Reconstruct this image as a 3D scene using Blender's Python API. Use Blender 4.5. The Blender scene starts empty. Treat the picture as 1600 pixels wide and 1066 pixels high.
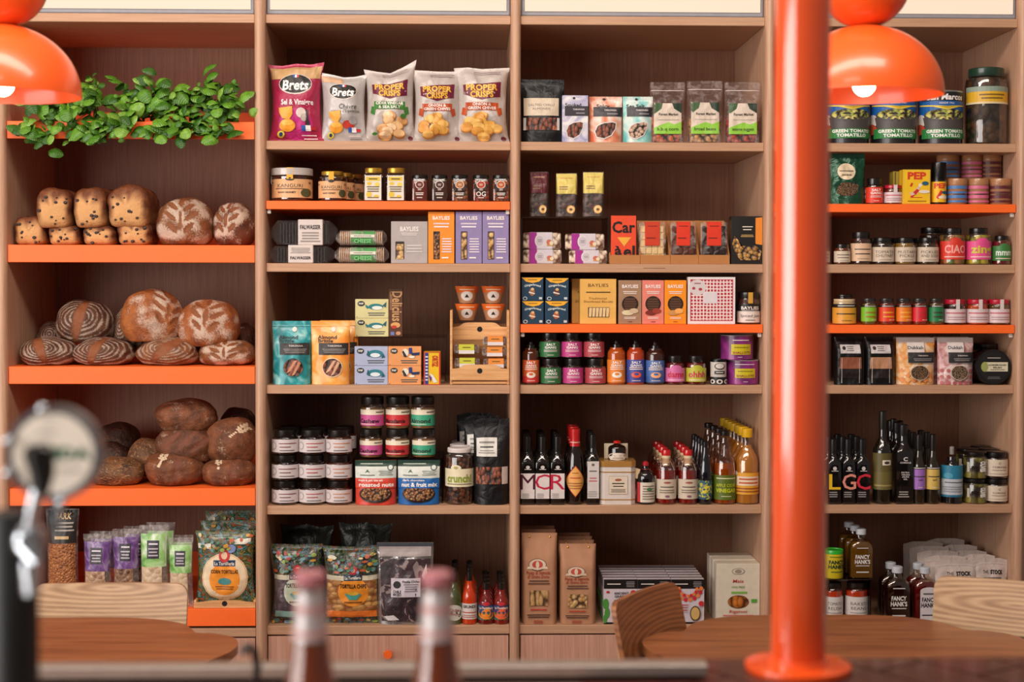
import bpy, bmesh, math, random
from mathutils import Vector, Matrix, noise
PI = math.pi
S = bpy.context.scene
COL = S.collection
rnd = random.Random(7)

# ------------------------------------------------------------------ camera, world, lights, exposure
F, DCAM, HC = 2400.0, 4.8, 1.62
YAW, PIT, ROL = math.radians(-1.454), math.radians(-1.586), math.radians(-0.115)
CR = Matrix.Rotation(YAW, 3, 'Z') @ Matrix.Rotation(PIT, 3, 'X') @ Matrix.Rotation(ROL, 3, 'Y')
cd = bpy.data.cameras.new('camera'); cam = bpy.data.objects.new('camera', cd); COL.objects.link(cam)
cam.matrix_world = Matrix.Translation((0, -DCAM, HC)) @ (CR @ Matrix.Rotation(PI/2, 3, 'X')).to_4x4()
cd.sensor_width = 36; cd.lens = F/1600*36; cd.shift_y = -35.2/1600; cd.clip_start = .05
cd.dof.use_dof = True; cd.dof.focus_distance = 4.79; cd.dof.aperture_fstop = 2.8
S.camera = cam
w = bpy.data.worlds.new('world'); S.world = w; w.use_nodes = True
w.node_tree.nodes['Background'].inputs[0].default_value = (1.0, .84, .74, 1)
w.node_tree.nodes['Background'].inputs[1].default_value = .16
def area(name, loc, target, sx, sy, power, col):
    l = bpy.data.lights.new(name, 'AREA'); l.shape = 'RECTANGLE'; l.size = sx; l.size_y = sy; l.energy = power; l.color = col
    o = bpy.data.objects.new(name, l); COL.objects.link(o); o.location = loc
    o.rotation_euler = (Vector(target)-Vector(loc)).to_track_quat('-Z', 'Y').to_euler(); return o
area('window_daylight', (-4.0, -4.4, 1.7), (0.0, -.4, .8), 4.4, 2.2, 175, (1, .95, .91))
area('bar_fill_added', (-.9, -4.3, 3.3), (-.6, -3.0, 1.1), 1.6, .5, 15, (1, .92, .84))  # added fill that brightens the tap badge, stands for no known lamp
area('ceiling_light', (-.3, -2.35, 3.6), (0.1, 0, .1), 3.6, .7, 104, (1, .90, .80))
S.view_settings.view_transform = 'Standard'; S.view_settings.look = 'None'
S.view_settings.gamma = 1; S.view_settings.use_curve_mapping = False
S.view_settings.exposure = 0.22

# ------------------------------------------------------------------ pixel to place
def ray(px, py): return CR @ Vector(((px-800)/F, 1, -(py-533+35.2)/F))
def hitY(px, py, Y=0):
    d = ray(px, py); t = (Y+DCAM)/d.y; return Vector((d.x*t, Y, HC+d.z*t))
def hitZ(px, py, z):
    d = ray(px, py); t = (z-HC)/d.z; return Vector((d.x*t, -DCAM+d.y*t, z))

# ------------------------------------------------------------------ materials
MC = {}
def s2l(h):
    h = h.lstrip('#'); c = [int(h[i:i+2], 16)/255 for i in (0, 2, 4)]
    return tuple(x/12.92 if x < .04045 else ((x+.055)/1.055)**2.4 for x in c)+(1,)
def newmat(name):
    m = bpy.data.materials.new(name); m.use_nodes = True; n = m.node_tree; return m, n, n.nodes['Principled BSDF']
def nd(n, t, **k):
    x = n.nodes.new(t)
    for a, b in k.items():
        if a in x.inputs: x.inputs[a].default_value = b
        else: setattr(x, a, b)
    return x
def ramp(n, stops, interp='LINEAR'):
    r = n.nodes.new('ShaderNodeValToRGB'); e = r.color_ramp.elements; r.color_ramp.interpolation = interp
    while len(e) < len(stops): e.new(.5)
    for k, (p, c) in enumerate(stops): e[k].position = p; e[k].color = s2l(c) if isinstance(c, str) else c
    return r
def pm(c, rough=.5, coat=0, metal=0, var=.05):
    key = ('pm', c, rough, coat, metal)
    if key in MC: return MC[key]
    m, n, b = newmat('paint_'+c); L = n.links.new
    lin = s2l(c); tc = nd(n, 'ShaderNodeTexCoord'); nz = nd(n, 'ShaderNodeTexNoise', Scale=45.0)
    L(tc.outputs['Object'], nz.inputs['Vector'])
    r = ramp(n, [(.3, tuple(x*(1-var) for x in lin[:3])+(1,)), (.7, tuple(min(1, x*(1+var)) for x in lin[:3])+(1,))])
    L(nz.outputs[0], r.inputs[0]); L(r.outputs[0], b.inputs['Base Color'])
    b.inputs['Roughness'].default_value = rough; b.inputs['Metallic'].default_value = metal
    b.inputs['Coat Weight'].default_value = coat; b.inputs['Coat Roughness'].default_value = .08
    MC[key] = m; return m
def glass(c='ffffff', gl=.10, tint=1.0, rough=.03):
    key = ('gl', c, gl, rough)
    if key in MC: return MC[key]
    m, n, b = newmat('clear_'+c); L = n.links.new; n.nodes.remove(b)
    t = nd(n, 'ShaderNodeBsdfTransparent'); t.inputs[0].default_value = s2l(c)
    g = nd(n, 'ShaderNodeBsdfGlossy'); g.inputs['Roughness'].default_value = rough; g.inputs[0].default_value = (1, 1, 1, 1)
    fr = nd(n, 'ShaderNodeLayerWeight', Blend=.35); mp = nd(n, 'ShaderNodeMapRange'); mp.inputs[3].default_value = gl*.5; mp.inputs[4].default_value = min(1, gl*3.2)
    mx = nd(n, 'ShaderNodeMixShader'); L(fr.outputs['Facing'], mp.inputs[0]); L(mp.outputs[0], mx.inputs[0])
    L(t.outputs[0], mx.inputs[1]); L(g.outputs[0], mx.inputs[2]); L(mx.outputs[0], n.nodes['Material Output'].inputs[0])
    MC[key] = m; return m
def film(c='c8c0ba', op=.25, rough=.15):
    """clear plastic film: part cloudy, part see-through, with crinkled shine"""
    key = ('film', c, op, rough)
    if key in MC: return MC[key]
    m, n, b = newmat('film_'+c); L = n.links.new
    t = nd(n, 'ShaderNodeBsdfTransparent'); mx = nd(n, 'ShaderNodeMixShader')
    b.inputs['Base Color'].default_value = s2l(c); b.inputs['Roughness'].default_value = rough
    nz = nd(n, 'ShaderNodeTexNoise', Scale=38.0, Detail=3.0, Distortion=1.2); tc = nd(n, 'ShaderNodeTexCoord'); L(tc.outputs['Object'], nz.inputs['Vector'])
    bp = nd(n, 'ShaderNodeBump', Strength=.7, Distance=.006); L(nz.outputs[0], bp.inputs['Height']); L(bp.outputs[0], b.inputs['Normal'])
    mp = nd(n, 'ShaderNodeMapRange'); mp.inputs[1].default_value = .45; mp.inputs[2].default_value = .75; mp.inputs[3].default_value = op; mp.inputs[4].default_value = min(1, op+.45)
    L(nz.outputs[0], mp.inputs[0]); L(mp.outputs[0], mx.inputs[0])
    L(t.outputs[0], mx.inputs[1]); L(b.outputs[0], mx.inputs[2]); L(mx.outputs[0], n.nodes['Material Output'].inputs[0])
    MC[key] = m; return m
def foil(c, rough=.33, metal=.35, bump=.5):
    key = ('foil', c, rough, metal, bump)
    if key in MC: return MC[key]
    m, n, b = newmat('foil_'+c); L = n.links.new
    b.inputs['Base Color'].default_value = s2l(c); b.inputs['Roughness'].default_value = rough; b.inputs['Metallic'].default_value = metal
    nz = nd(n, 'ShaderNodeTexNoise', Scale=26.0, Detail=3.0, Distortion=.8); tc = nd(n, 'ShaderNodeTexCoord'); L(tc.outputs['Object'], nz.inputs['Vector'])
    bp = nd(n, 'ShaderNodeBump', Strength=bump, Distance=.01); L(nz.outputs[0], bp.inputs['Height']); L(bp.outputs[0], b.inputs['Normal'])
    MC[key] = m; return m
def chunks(c1, c2, scale=90, c3='1a0c06', rough=.5, asp=(1, 1, 1), coat=.0):
    """small pieces packed together (nuts, seeds, pickles)"""
    key = ('ch', c1, c2, scale, c3, asp)
    if key in MC: return MC[key]
    m, n, b = newmat('pieces_'+c1); L = n.links.new
    tc = nd(n, 'ShaderNodeTexCoord'); mp = nd(n, 'ShaderNodeMapping'); mp.inputs['Scale'].default_value = asp
    L(tc.outputs['Object'], mp.inputs[0])
    v = nd(n, 'ShaderNodeTexVoronoi', Scale=float(scale)); L(mp.outputs[0], v.inputs['Vector'])
    rc = ramp(n, [(.2, c1), (.8, c2)]); L(v.outputs['Color'], rc.inputs[0])
    rd = ramp(n, [(.38, (1, 1, 1, 1)), (.72, (0, 0, 0, 1))]); L(v.outputs['Distance'], rd.inputs[0])
    mx = nd(n, 'ShaderNodeMix', data_type='RGBA'); L(rd.outputs[0], mx.inputs[0]); mx.inputs[6].default_value = s2l(c3); L(rc.outputs[0], mx.inputs[7])
    L(mx.outputs[2], b.inputs['Base Color']); b.inputs['Roughness'].default_value = rough; b.inputs['Coat Weight'].default_value = coat
    bp = nd(n, 'ShaderNodeBump', Strength=.8, Distance=.005); bp.invert = True; L(v.outputs['Distance'], bp.inputs['Height']); L(bp.outputs[0], b.inputs['Normal'])
    MC[key] = m; return m
def wood(name, c1, c2, scale=(1, 1, 1), rough=.5, fine=160, rings=None, coat=0.0):
    """veneer; grain runs along the axis with the smallest scale"""
    if name in MC: return MC[name]
    m, n, b = newmat(name); L = n.links.new
    tc = nd(n, 'ShaderNodeTexCoord'); mp = nd(n, 'ShaderNodeMapping'); mp.inputs['Scale'].default_value = scale
    L(tc.outputs['Object'], mp.inputs[0])
    nz = nd(n, 'ShaderNodeTexNoise', Scale=float(fine), Detail=4.0, Roughness=.65); L(mp.outputs[0], nz.inputs['Vector'])
    if rings:
        mp2 = nd(n, 'ShaderNodeMapping'); mp2.inputs['Scale'].default_value = rings[0]; mp2.inputs['Location'].default_value = rings[1]
        L(tc.outputs['Object'], mp2.inputs[0])
        wv = nd(n, 'ShaderNodeTexWave', wave_type='RINGS', rings_direction='SPHERICAL', Scale=rings[2], Distortion=rings[3], Detail=2.0); wv.inputs['Detail Scale'].default_value = rings[4]
        L(mp2.outputs[0], wv.inputs['Vector'])
        mxf = nd(n, 'ShaderNodeMix', data_type='FLOAT'); mxf.inputs[0].default_value = .70
        L(wv.outputs['Fac'], mxf.inputs[2]); L(nz.outputs[0], mxf.inputs[3]); src = mxf.outputs[0]
    else: src = nz.outputs[0]
    r = ramp(n, [(.28, c2), (.68, c1)]); L(src, r.inputs[0]); L(r.outputs[0], b.inputs['Base Color'])
    b.inputs['Roughness'].default_value = rough; b.inputs['Coat Weight'].default_value = coat; b.inputs['Coat Roughness'].default_value = .25
    bp = nd(n, 'ShaderNodeBump', Strength=.12, Distance=.002); L(src, bp.inputs['Height']); L(bp.outputs[0], b.inputs['Normal'])
    MC[name] = m; return m
def blot(cs, scale=22, rough=.4, coat=.3, seedz=0.0, dist=1.5):
    """busy printed pattern of several colours"""
    key = ('blot', tuple(cs), scale)
    if key in MC: return MC[key]
    m, n, b = newmat('print_'+cs[0]); L = n.links.new
    tc = nd(n, 'ShaderNodeTexCoord'); nz = nd(n, 'ShaderNodeTexNoise', Scale=float(scale), Detail=2.5, Distortion=dist); L(tc.outputs['Object'], nz.inputs['Vector'])
    r = ramp(n, [(.32+.36*k/max(1, len(cs)-1), c) for k, c in enumerate(cs)], 'CONSTANT' if len(cs) > 3 else 'LINEAR'); L(nz.outputs[0], r.inputs[0]); L(r.outputs[0], b.inputs['Base Color'])
    b.inputs['Roughness'].default_value = rough; b.inputs['Coat Weight'].default_value = coat
    MC[key] = m; return m
def emit(name, c, st):
    m, n, b = newmat(name); b.inputs['Base Color'].default_value = s2l('3a3632'); b.inputs['Emission Color'].default_value = s2l(c); b.inputs['Emission Strength'].default_value = st; return m
def crust_mat(c1, c2, flour='d9c4b0', cut='a05a2c', sc=26):
    key = ('crust', c1, c2, flour, cut)
    if key in MC: return MC[key]
    m, n, b = newmat('crust_'+c1); L = n.links.new
    tc = nd(n, 'ShaderNodeTexCoord'); nz = nd(n, 'ShaderNodeTexNoise', Scale=float(sc), Detail=6.0, Roughness=.65); L(tc.outputs['Object'], nz.inputs['Vector'])
    r = ramp(n, [(.3, c2), (.7, c1)]); L(nz.outputs[0], r.inputs[0])
    a = nd(n, 'ShaderNodeAttribute', attribute_name='mask'); sp = nd(n, 'ShaderNodeSeparateColor'); L(a.outputs['Color'], sp.inputs[0])
    nf = nd(n, 'ShaderNodeTexNoise', Scale=190.0, Detail=4.0, Roughness=.7); L(tc.outputs['Object'], nf.inputs['Vector'])
    # flour lies where mask is high and the fine noise lets it
    ad = nd(n, 'ShaderNodeMath', operation='ADD'); L(sp.outputs[0], ad.inputs[0]); L(nf.outputs[0], ad.inputs[1])
    fr = nd(n, 'ShaderNodeMapRange'); fr.inputs[1].default_value = .95; fr.inputs[2].default_value = 1.25; L(ad.outputs[0], fr.inputs[0])
    m1 = nd(n, 'ShaderNodeMix', data_type='RGBA'); m1.inputs[7].default_value = s2l(cut); L(sp.outputs[1], m1.inputs[0]); L(r.outputs[0], m1.inputs[6])
    m2 = nd(n, 'ShaderNodeMix', data_type='RGBA'); m2.inputs[7].default_value = s2l(flour); L(fr.outputs[0], m2.inputs[0]); L(m1.outputs[2], m2.inputs[6])
    L(m2.outputs[2], b.inputs['Base Color']); b.inputs['Roughness'].default_value = .6
    ml = nd(n, 'ShaderNodeMath', operation='MULTIPLY_ADD'); ml.inputs[1].default_value = .35; L(nf.outputs[0], ml.inputs[0]); L(nz.outputs[0], ml.inputs[2])
    bp = nd(n, 'ShaderNodeBump', Strength=.8, Distance=.008); L(ml.outputs[0], bp.inputs['Height']); L(bp.outputs[0], b.inputs['Normal'])
    MC[key] = m; return m

VEN = wood('oak_veneer_shaded', 'a07258', '825842', (1, 1, .03), .55, 150)  # back panel oak, darkened in its colour to stand for shade inside the bays
VENH = wood('oak_edge', 'c49a7a', 'ad8264', (.03, 1, 1), .5, 150)
POST = wood('oak_post', 'c8a084', 'ac8064', (1, 1, .04), .42, 140)
DRW = wood('drawer_veneer', 'd0a08a', 'b58470', (1, 1, .03), .5, 150)
CRATE = wood('crate_pine', 'e2b078', 'bf8450', (.08, 1, 1), .55, 90)
ORG = pm('ff6c22', .5, 0, 0, .02)
SPECIAL = {
 'nutmix': lambda: chunks('c08a52', '6e3a20', 130), 'almond': lambda: chunks('a0583c', '6a3424', 95, asp=(1, 1, .6)),
 'choc': lambda: chunks('4a2a1e', '2c1710', 60), 'seeds': lambda: chunks('a8835c', '5e4636', 330), 'bbq': lambda: chunks('c8602c', '9a3c1c', 75),
 'beans': lambda: chunks('cf9a5e', 'a8703c', 80), 'redbits': lambda: chunks('b83a22', '7e2014', 75), 'olive': lambda: chunks('a8a04a', '5e5a24', 38),
 'muesli': lambda: chunks('7a4628', '3e1e12', 85), 'chips': lambda: chunks('e8bd62', 'c98c38', 42, 'b87830', asp=(1, 1, 1.6)),
 'chipsd': lambda: chunks('d9a860', '9a6236', 42, '8a5428', asp=(1, 1, 1.6)),
 'jungle': lambda: blot(['142a18', '28482a', '6a5c28', '182e1e', '506878', '1a3220', '7a3c20', '1c3422', '665c3a', '142418'], 24),
 'jungle2': lambda: blot(['16321e', '34582c', '8a6c2a', '1e4028', '5c8080', '20442a', '9a4822', '244624', '80744a', '142c1a'], 22),
 'purple': lambda: blot(['4e2a60', '6e4886', 'a890b4'], 22), 'green': lambda: blot(['5a9a3c', '9cc87c', 'dfe6d4'], 16),
 'teal': lambda: blot(['0e6a70', '2a9aa0', 'a8d8d4'], 14), 'tealw': lambda: blot(['e4e4dc', '8ccac4', '4aa8a8'], 12), 'orangew': lambda: blot(['ead8cc', 'd88a68', 'c8502c'], 13),
 'bluew': lambda: blot(['e6e2e2', 'b8b4cc', '8088b0'], 18), 'honeyw': lambda: blot(['ecd8c4', 'e0a860', 'd88038'], 22), 'pinkw': lambda: blot(['e8dcd8', 'c89a98', '984a4c'], 20),
 'orangeb': lambda: blot(['f08a2c', 'f0a84c', 'f4d0a0'], 12), 'pickle': lambda: chunks('c8703c', '6a8a3a', 42), 'yellowp': lambda: chunks('d8c23a', '9aa02c', 40),
 'pasta': lambda: chunks('d8b078', 'a87c48', 60, '503018', asp=(1.4, 1, .5)), 'pasta2': lambda: chunks('e0bc80', 'b88a50', 75, '503018'), 'pastao': lambda: chunks('d8802c', 'a85c1c', 55, '502408', asp=(1, 1, .6)),
 'cracker': lambda: chunks('c8a888', '947058', 70, 'ae8c6e', asp=(1, 1, 1)), 'crackerd': lambda: chunks('9c7860', '5c3c2e', 90, '8a6850'), 'crackers': lambda: chunks('c07c48', '7a4424', 150, '9c6034'),
 'crackerl': lambda: chunks('dcc4a8', 'bea07e', 60, 'cfb495'), 'chili': lambda: blot(['281c22', '3c2a30', '8a7a78', '5a4a4c'], 18), 'red': lambda: pm('c8281c', .4),
 'nougat': lambda: chunks('ead8c4', 'd8c0a8', 60, '5a3420'), 'honeyc': lambda: pm('3a1408', .15, .8), 'darkjam': lambda: pm('2a0c08', .15, .8), 'gold': lambda: pm('c89a3c', .3, 0, .7),
 'silver': lambda: foil('a8a4a4', .25, .8), 'bluechips': lambda: blot(['3a3038', '5a4a52', '8a7c7c'], 16), 'lattice': lambda: lattice_mat(),
 'deepred': lambda: pm('6a0c10', .12, .8), 'wood': lambda: CRATE,
}
def lattice_mat():
    m, n, b = newmat('red_lattice'); L = n.links.new
    tc = nd(n, 'ShaderNodeTexCoord'); w1 = nd(n, 'ShaderNodeTexVoronoi', feature='DISTANCE_TO_EDGE', Scale=95.0); w1.inputs['Randomness'].default_value = 0.12
    L(tc.outputs['Object'], w1.inputs['Vector']); r = ramp(n, [(.10, 'e8dcd8'), (.16, 'b02a3c')], 'CONSTANT'); L(w1.outputs['Distance'], r.inputs[0]); L(r.outputs[0], b.inputs['Base Color']); return m
def mt(c):
    if not isinstance(c, str): return c
    if c in SPECIAL:
        if ('sp', c) not in MC: MC[('sp', c)] = SPECIAL[c]()
        return MC[('sp', c)]
    return pm(c, .42)

# ------------------------------------------------------------------ mesh builder, things and parts
class MB:
    def __init__(s): s.v = []; s.f = []
    def add(s, vs, fs):
        b = len(s.v); s.v += [tuple(v) for v in vs]; s.f += [tuple(i+b for i in f) for f in fs]; return s
    def box(s, x0, x1, y0, y1, z0, z1, c=0.0):
        if c <= 0:
            return s.add([(x, y, z) for z in (z0, z1) for y in (y0, y1) for x in (x0, x1)], [(0, 2, 3, 1), (4, 5, 7, 6), (0, 1, 5, 4), (2, 6, 7, 3), (0, 4, 6, 2), (1, 3, 7, 5)])
        bm = bmesh.new(); bmesh.ops.create_cube(bm, size=1)
        for v in bm.verts: v.co = Vector(((x0+x1)/2+v.co.x*(x1-x0), (y0+y1)/2+v.co.y*(y1-y0), (z0+z1)/2+v.co.z*(z1-z0)))
        bmesh.ops.bevel(bm, geom=bm.edges[:], offset=c, segments=1, affect='EDGES')
        bm.verts.index_update(); s.add([v.co[:] for v in bm.verts], [[v.index for v in f.verts] for f in bm.faces]); bm.free(); return s
    def prism(s, poly, y0, y1):
        """poly in (x, z), counter-clockwise seen from the front (-y)"""
        n = len(poly); vs = [(x, y0, z) for x, z in poly]+[(x, y1, z) for x, z in poly]
        return s.add(vs, [tuple(range(n)), tuple(range(2*n-1, n-1, -1))]+[(i, i+n, (i+1) % n+n, (i+1) % n) for i in range(n)])
    def slab(s, poly, z0, z1):
        n = len(poly); vs = [(x, y, z0) for x, y in poly]+[(x, y, z1) for x, y in poly]
        return s.add(vs, [tuple(range(n-1, -1, -1)), tuple(range(n, 2*n))]+[(i, (i+1) % n, (i+1) % n+n, i+n) for i in range(n)])
    def lathe(s, prof, n=24, cx=0, cy=0, sq=0, dy=1.0):
        """rings of (r, z[, squareness]); closed at both ends"""
        b = len(s.v); k = 0
        for p in prof:
            r, z = p[0], p[1]; q = p[2] if len(p) > 2 else sq
            for i in range(n):
                a = 2*PI*(i+.5)/n; c, d = math.cos(a), math.sin(a); e = 2+q*8
                m = 1/((abs(c)**e+abs(d)**e)**(1/e)) if q > 0 else 1
                s.v.append((cx+r*c*m, cy+r*d*m*dy, z))
        for j in range(len(prof)-1):
            for i in range(n): s.f.append((b+j*n+i, b+j*n+(i+1) % n, b+(j+1)*n+(i+1) % n, b+(j+1)*n+i))
        s.f.append(tuple(b+n-1-i for i in range(n))); s.f.append(tuple(b+(len(prof)-1)*n+i for i in range(n))); return s
    def tube(s, pts, r, n=10):
        rs = r if isinstance(r, (list, tuple)) else [r]*len(pts); b = len(s.v); up = Vector((.13, .31, .94))
        for i, p in enumerate(pts):
            p = Vector(p); d = (Vector(pts[min(i+1, len(pts)-1)])-Vector(pts[max(0, i-1)])).normalized()
            u = d.cross(up); u = u.normalized() if u.length > 1e-4 else Vector((1, 0, 0)); v = d.cross(u)
            for k in range(n): a = 2*PI*k/n; s.v.append(tuple(p+(u*math.cos(a)+v*math.sin(a))*rs[i]))
        for j in range(len(pts)-1):
            for k in range(n): s.f.append((b+j*n+k, b+j*n+(k+1) % n, b+(j+1)*n+(k+1) % n, b+(j+1)*n+k))
        s.f.append(tuple(b+n-1-k for k in range(n))); s.f.append(tuple(b+(len(pts)-1)*n+k for k in range(n))); return s
    def sph(s, c, rx, ry, rz, n=12, m=8):
        b = len(s.v)
        for j in range(m+1):
            t = PI*j/m
            for i in range(n): a = 2*PI*i/n; s.v.append((c[0]+rx*math.sin(t)*math.cos(a), c[1]+ry*math.sin(t)*math.sin(a), c[2]+rz*math.cos(t)))
        for j in range(m):
            for i in range(n): s.f.append((b+j*n+i, b+(j+1)*n+i, b+(j+1)*n+(i+1) % n, b+j*n+(i+1) % n))
        return s
    def mesh(s, name, smooth=True, ang=.6):
        me = bpy.data.meshes.new(name); me.from_pydata(s.v, [], s.f); me.update()
        if smooth:
            me.polygons.foreach_set('use_smooth', [True]*len(me.polygons))
            try: me.set_sharp_from_angle(angle=ang)
            except Exception: pass
        return me
def link(name, me, mat, parent=None, label=None):
    o = bpy.data.objects.new(name, me); COL.objects.link(o)
    if mat is not None:
        me.materials.clear(); me.materials.append(mt(mat))
    if parent is not None: o.parent = parent
    if label: o['label'] = label
    return o
def part(name, mb, mat, parent, label=None, smooth=True, ang=.6): return link(name, mb.mesh(name, smooth, ang), mat, parent, label)
def tag(o, label, cat, group=None):
    o['label'] = label; o['category'] = cat
    if group: o['group'] = group
    return o
def thing(name, label, cat, loc=(0, 0, 0), rz=0, group=None):
    o = bpy.data.objects.new(name, None); COL.objects.link(o); o.empty_display_size = .02
    o.location = loc; o.rotation_euler = (0, 0, rz); return tag(o, label, cat, group)
def struct(name, mb, mat, **k):
    o = part(name, mb, mat, None, **k); o['kind'] = 'structure'; return o
KIDS = {}
def dup(root, loc=None, off=(0, 0, 0), label=None, group=None, rz=None):
    kids = [o for o in root.children]
    r = root.copy(); COL.objects.link(r)
    r.location = loc if loc is not None else root.location+Vector(off)
    if rz is not None: r.rotation_euler = (0, 0, rz)
    if label: r['label'] = label
    if group: r['group'] = group; root['group'] = group
    for c in kids:
        d = c.copy(); COL.objects.link(d); d.parent = r
        for g in c.children:
            e = g.copy(); COL.objects.link(e); e.parent = d
    return r
ORD = ['second', 'third', 'fourth', 'fifth', 'sixth', 'seventh', 'eighth', 'ninth']
def row(root, n, pitch, short, group, dx=0.0):
    """more of the same standing one behind the other towards the back of the shelf"""
    for k in range(n):
        dup(root, off=(dx*(k+1), pitch*(k+1), 0), label='%s, %s from the front of its row' % (short, ORD[k]), group=group)

# ------------------------------------------------------------------ surfaces that print can lie on
class Flat:
    def __init__(s, w, h, y, z0=0.0): s.w, s.h, s.y, s.z0 = w, h, y, z0; s.nu = s.nv = 1; s.gu = s.gv = None
    def pt(s, u, v, o): return ((u-.5)*s.w, s.y-o, s.z0+v*s.h)
class Cyl:
    def __init__(s, R, h, z0=0.0, ry=None): s.R, s.h, s.z0 = R, h, z0; s.w = PI*R; s.nu, s.nv = 16, 1; s.gu = s.gv = None
    def pt(s, u, v, o):
        a = (u-.5)*PI; return ((s.R+o)*math.sin(a), -(s.R+o)*math.cos(a), s.z0+v*s.h)
class Taper:
    def __init__(s, R0, R1, h, z0=0.0): s.R0, s.R1, s.h, s.z0 = R0, R1, h, z0; s.w = PI*(R0+R1)/2; s.nu, s.nv = 16, 2; s.gu = s.gv = None
    def pt(s, u, v, o):
        a = (u-.5)*PI; r = s.R0+(s.R1-s.R0)*v+o; return (r*math.sin(a), -r*math.cos(a), s.z0+v*s.h)
class Bag:
    """front(u, v) -> (x, y, z) sampled on a grid; the print follows the same grid"""
    def __init__(s, fn, w, h, nu=20, nv=26):
        s.w, s.h, s.nu, s.nv = w, h, nu, nv; s.g = [[Vector(fn(i/nu, j/nv)) for i in range(nu+1)] for j in range(nv+1)]
        s.gu = [i/nu for i in range(nu+1)]; s.gv = [j/nv for j in range(nv+1)]
    def pt(s, u, v, o):
        x = min(max(u*s.nu, 0), s.nu-1e-6); y = min(max(v*s.nv, 0), s.nv-1e-6); i, j = int(x), int(y); a, b = x-i, y-j
        g = s.g; p = (g[j][i]*(1-a)+g[j][i+1]*a)*(1-b)+(g[j+1][i]*(1-a)+g[j+1][i+1]*a)*b
        return (p.x, p.y-o, p.z)
def cuts(a, b, grid, n):
    if grid: return [a]+[g for g in grid if a+1e-4 < g < b-1e-4]+[b]
    n = max(1, math.ceil(abs(b-a)*n)); return [a+(b-a)*i/n for i in range(n+1)]
TXT = {}
def textgeo(s, bold):
    k = (s, bold)
    if k in TXT: return TXT[k]
    c = bpy.data.curves.new('t', 'FONT'); c.body = s; c.size = 1; c.offset = bold; c.resolution_u = 2; c.space_character = 1.02
    o = bpy.data.objects.new('t', c); me = bpy.data.meshes.new_from_object(o)
    vs = [(v.co.x, v.co.y) for v in me.vertices]; fs = [tuple(p.vertices) for p in me.polygons]
    bpy.data.objects.remove(o); bpy.data.curves.remove(c); bpy.data.meshes.remove(me)
    if vs:
        x0, x1 = min(v[0] for v in vs), max(v[0] for v in vs); vs = [((x-(x0+x1)/2)/.682, y/.682) for x, y in vs]; wd = (x1-x0)/.682
    else: wd = 1
    TXT[k] = (vs, fs, wd); return TXT[k]
def R(u0, v0, u1, v1, c, name='label_panel'): return ('R', (u0, v0, u1, v1), c, name)
def E(cu, cv, ru, rv, c, name='emblem'): return ('E', (cu, cv, ru, rv), c, name)
def T(s, cu, cv, h, c='1c1614', mw=.9, b=.02, rot=0, name='lettering', sh=0.0, arc=0.0): return ('T', (s, cu, cv, h, mw, b, rot, sh, arc), c, name)
def P(pts, c, name='printed_shape'): return ('P', pts, c, name)
def L(u0, v0, u1, v1, n, c='3a302c', name='fine_print'): return ('L', (u0, v0, u1, v1, n), c, name)
def fine(vs, fs, tol):
    """split long triangles so the print follows a curved surface"""
    vs = list(vs); tri = []
    for f in fs:
        for k in range(1, len(f)-1): tri.append((f[0], f[k], f[k+1]))
    mid = {}
    def m(a, b):
        k = (min(a, b), max(a, b))
        if k not in mid: mid[k] = len(vs); vs.append(((vs[a][0]+vs[b][0])/2, (vs[a][1]+vs[b][1])/2))
        return mid[k]
    ln = lambda a, b: max(abs(vs[a][0]-vs[b][0]), abs(vs[a][1]-vs[b][1]))
    for _ in range(5):
        out = []; ch = False
        for a, b, c in tri:
            s = [ln(a, b) > tol, ln(b, c) > tol, ln(c, a) > tol]; n = sum(s)
            if n == 0: out.append((a, b, c)); continue
            ch = True
            while not s[0] or (n == 2 and s[2]):
                a, b, c = b, c, a; s = s[1:]+s[:1]
            x = m(a, b)
            if n == 1: out += [(a, x, c), (x, b, c)]
            elif n == 2: y = m(b, c); out += [(x, b, y), (a, x, y), (a, y, c)]
            else: y, z = m(b, c), m(c, a); out += [(a, x, z), (x, b, y), (z, y, c), (x, y, z)]
        tri = out
        if not ch: break
    return vs, tri
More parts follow.
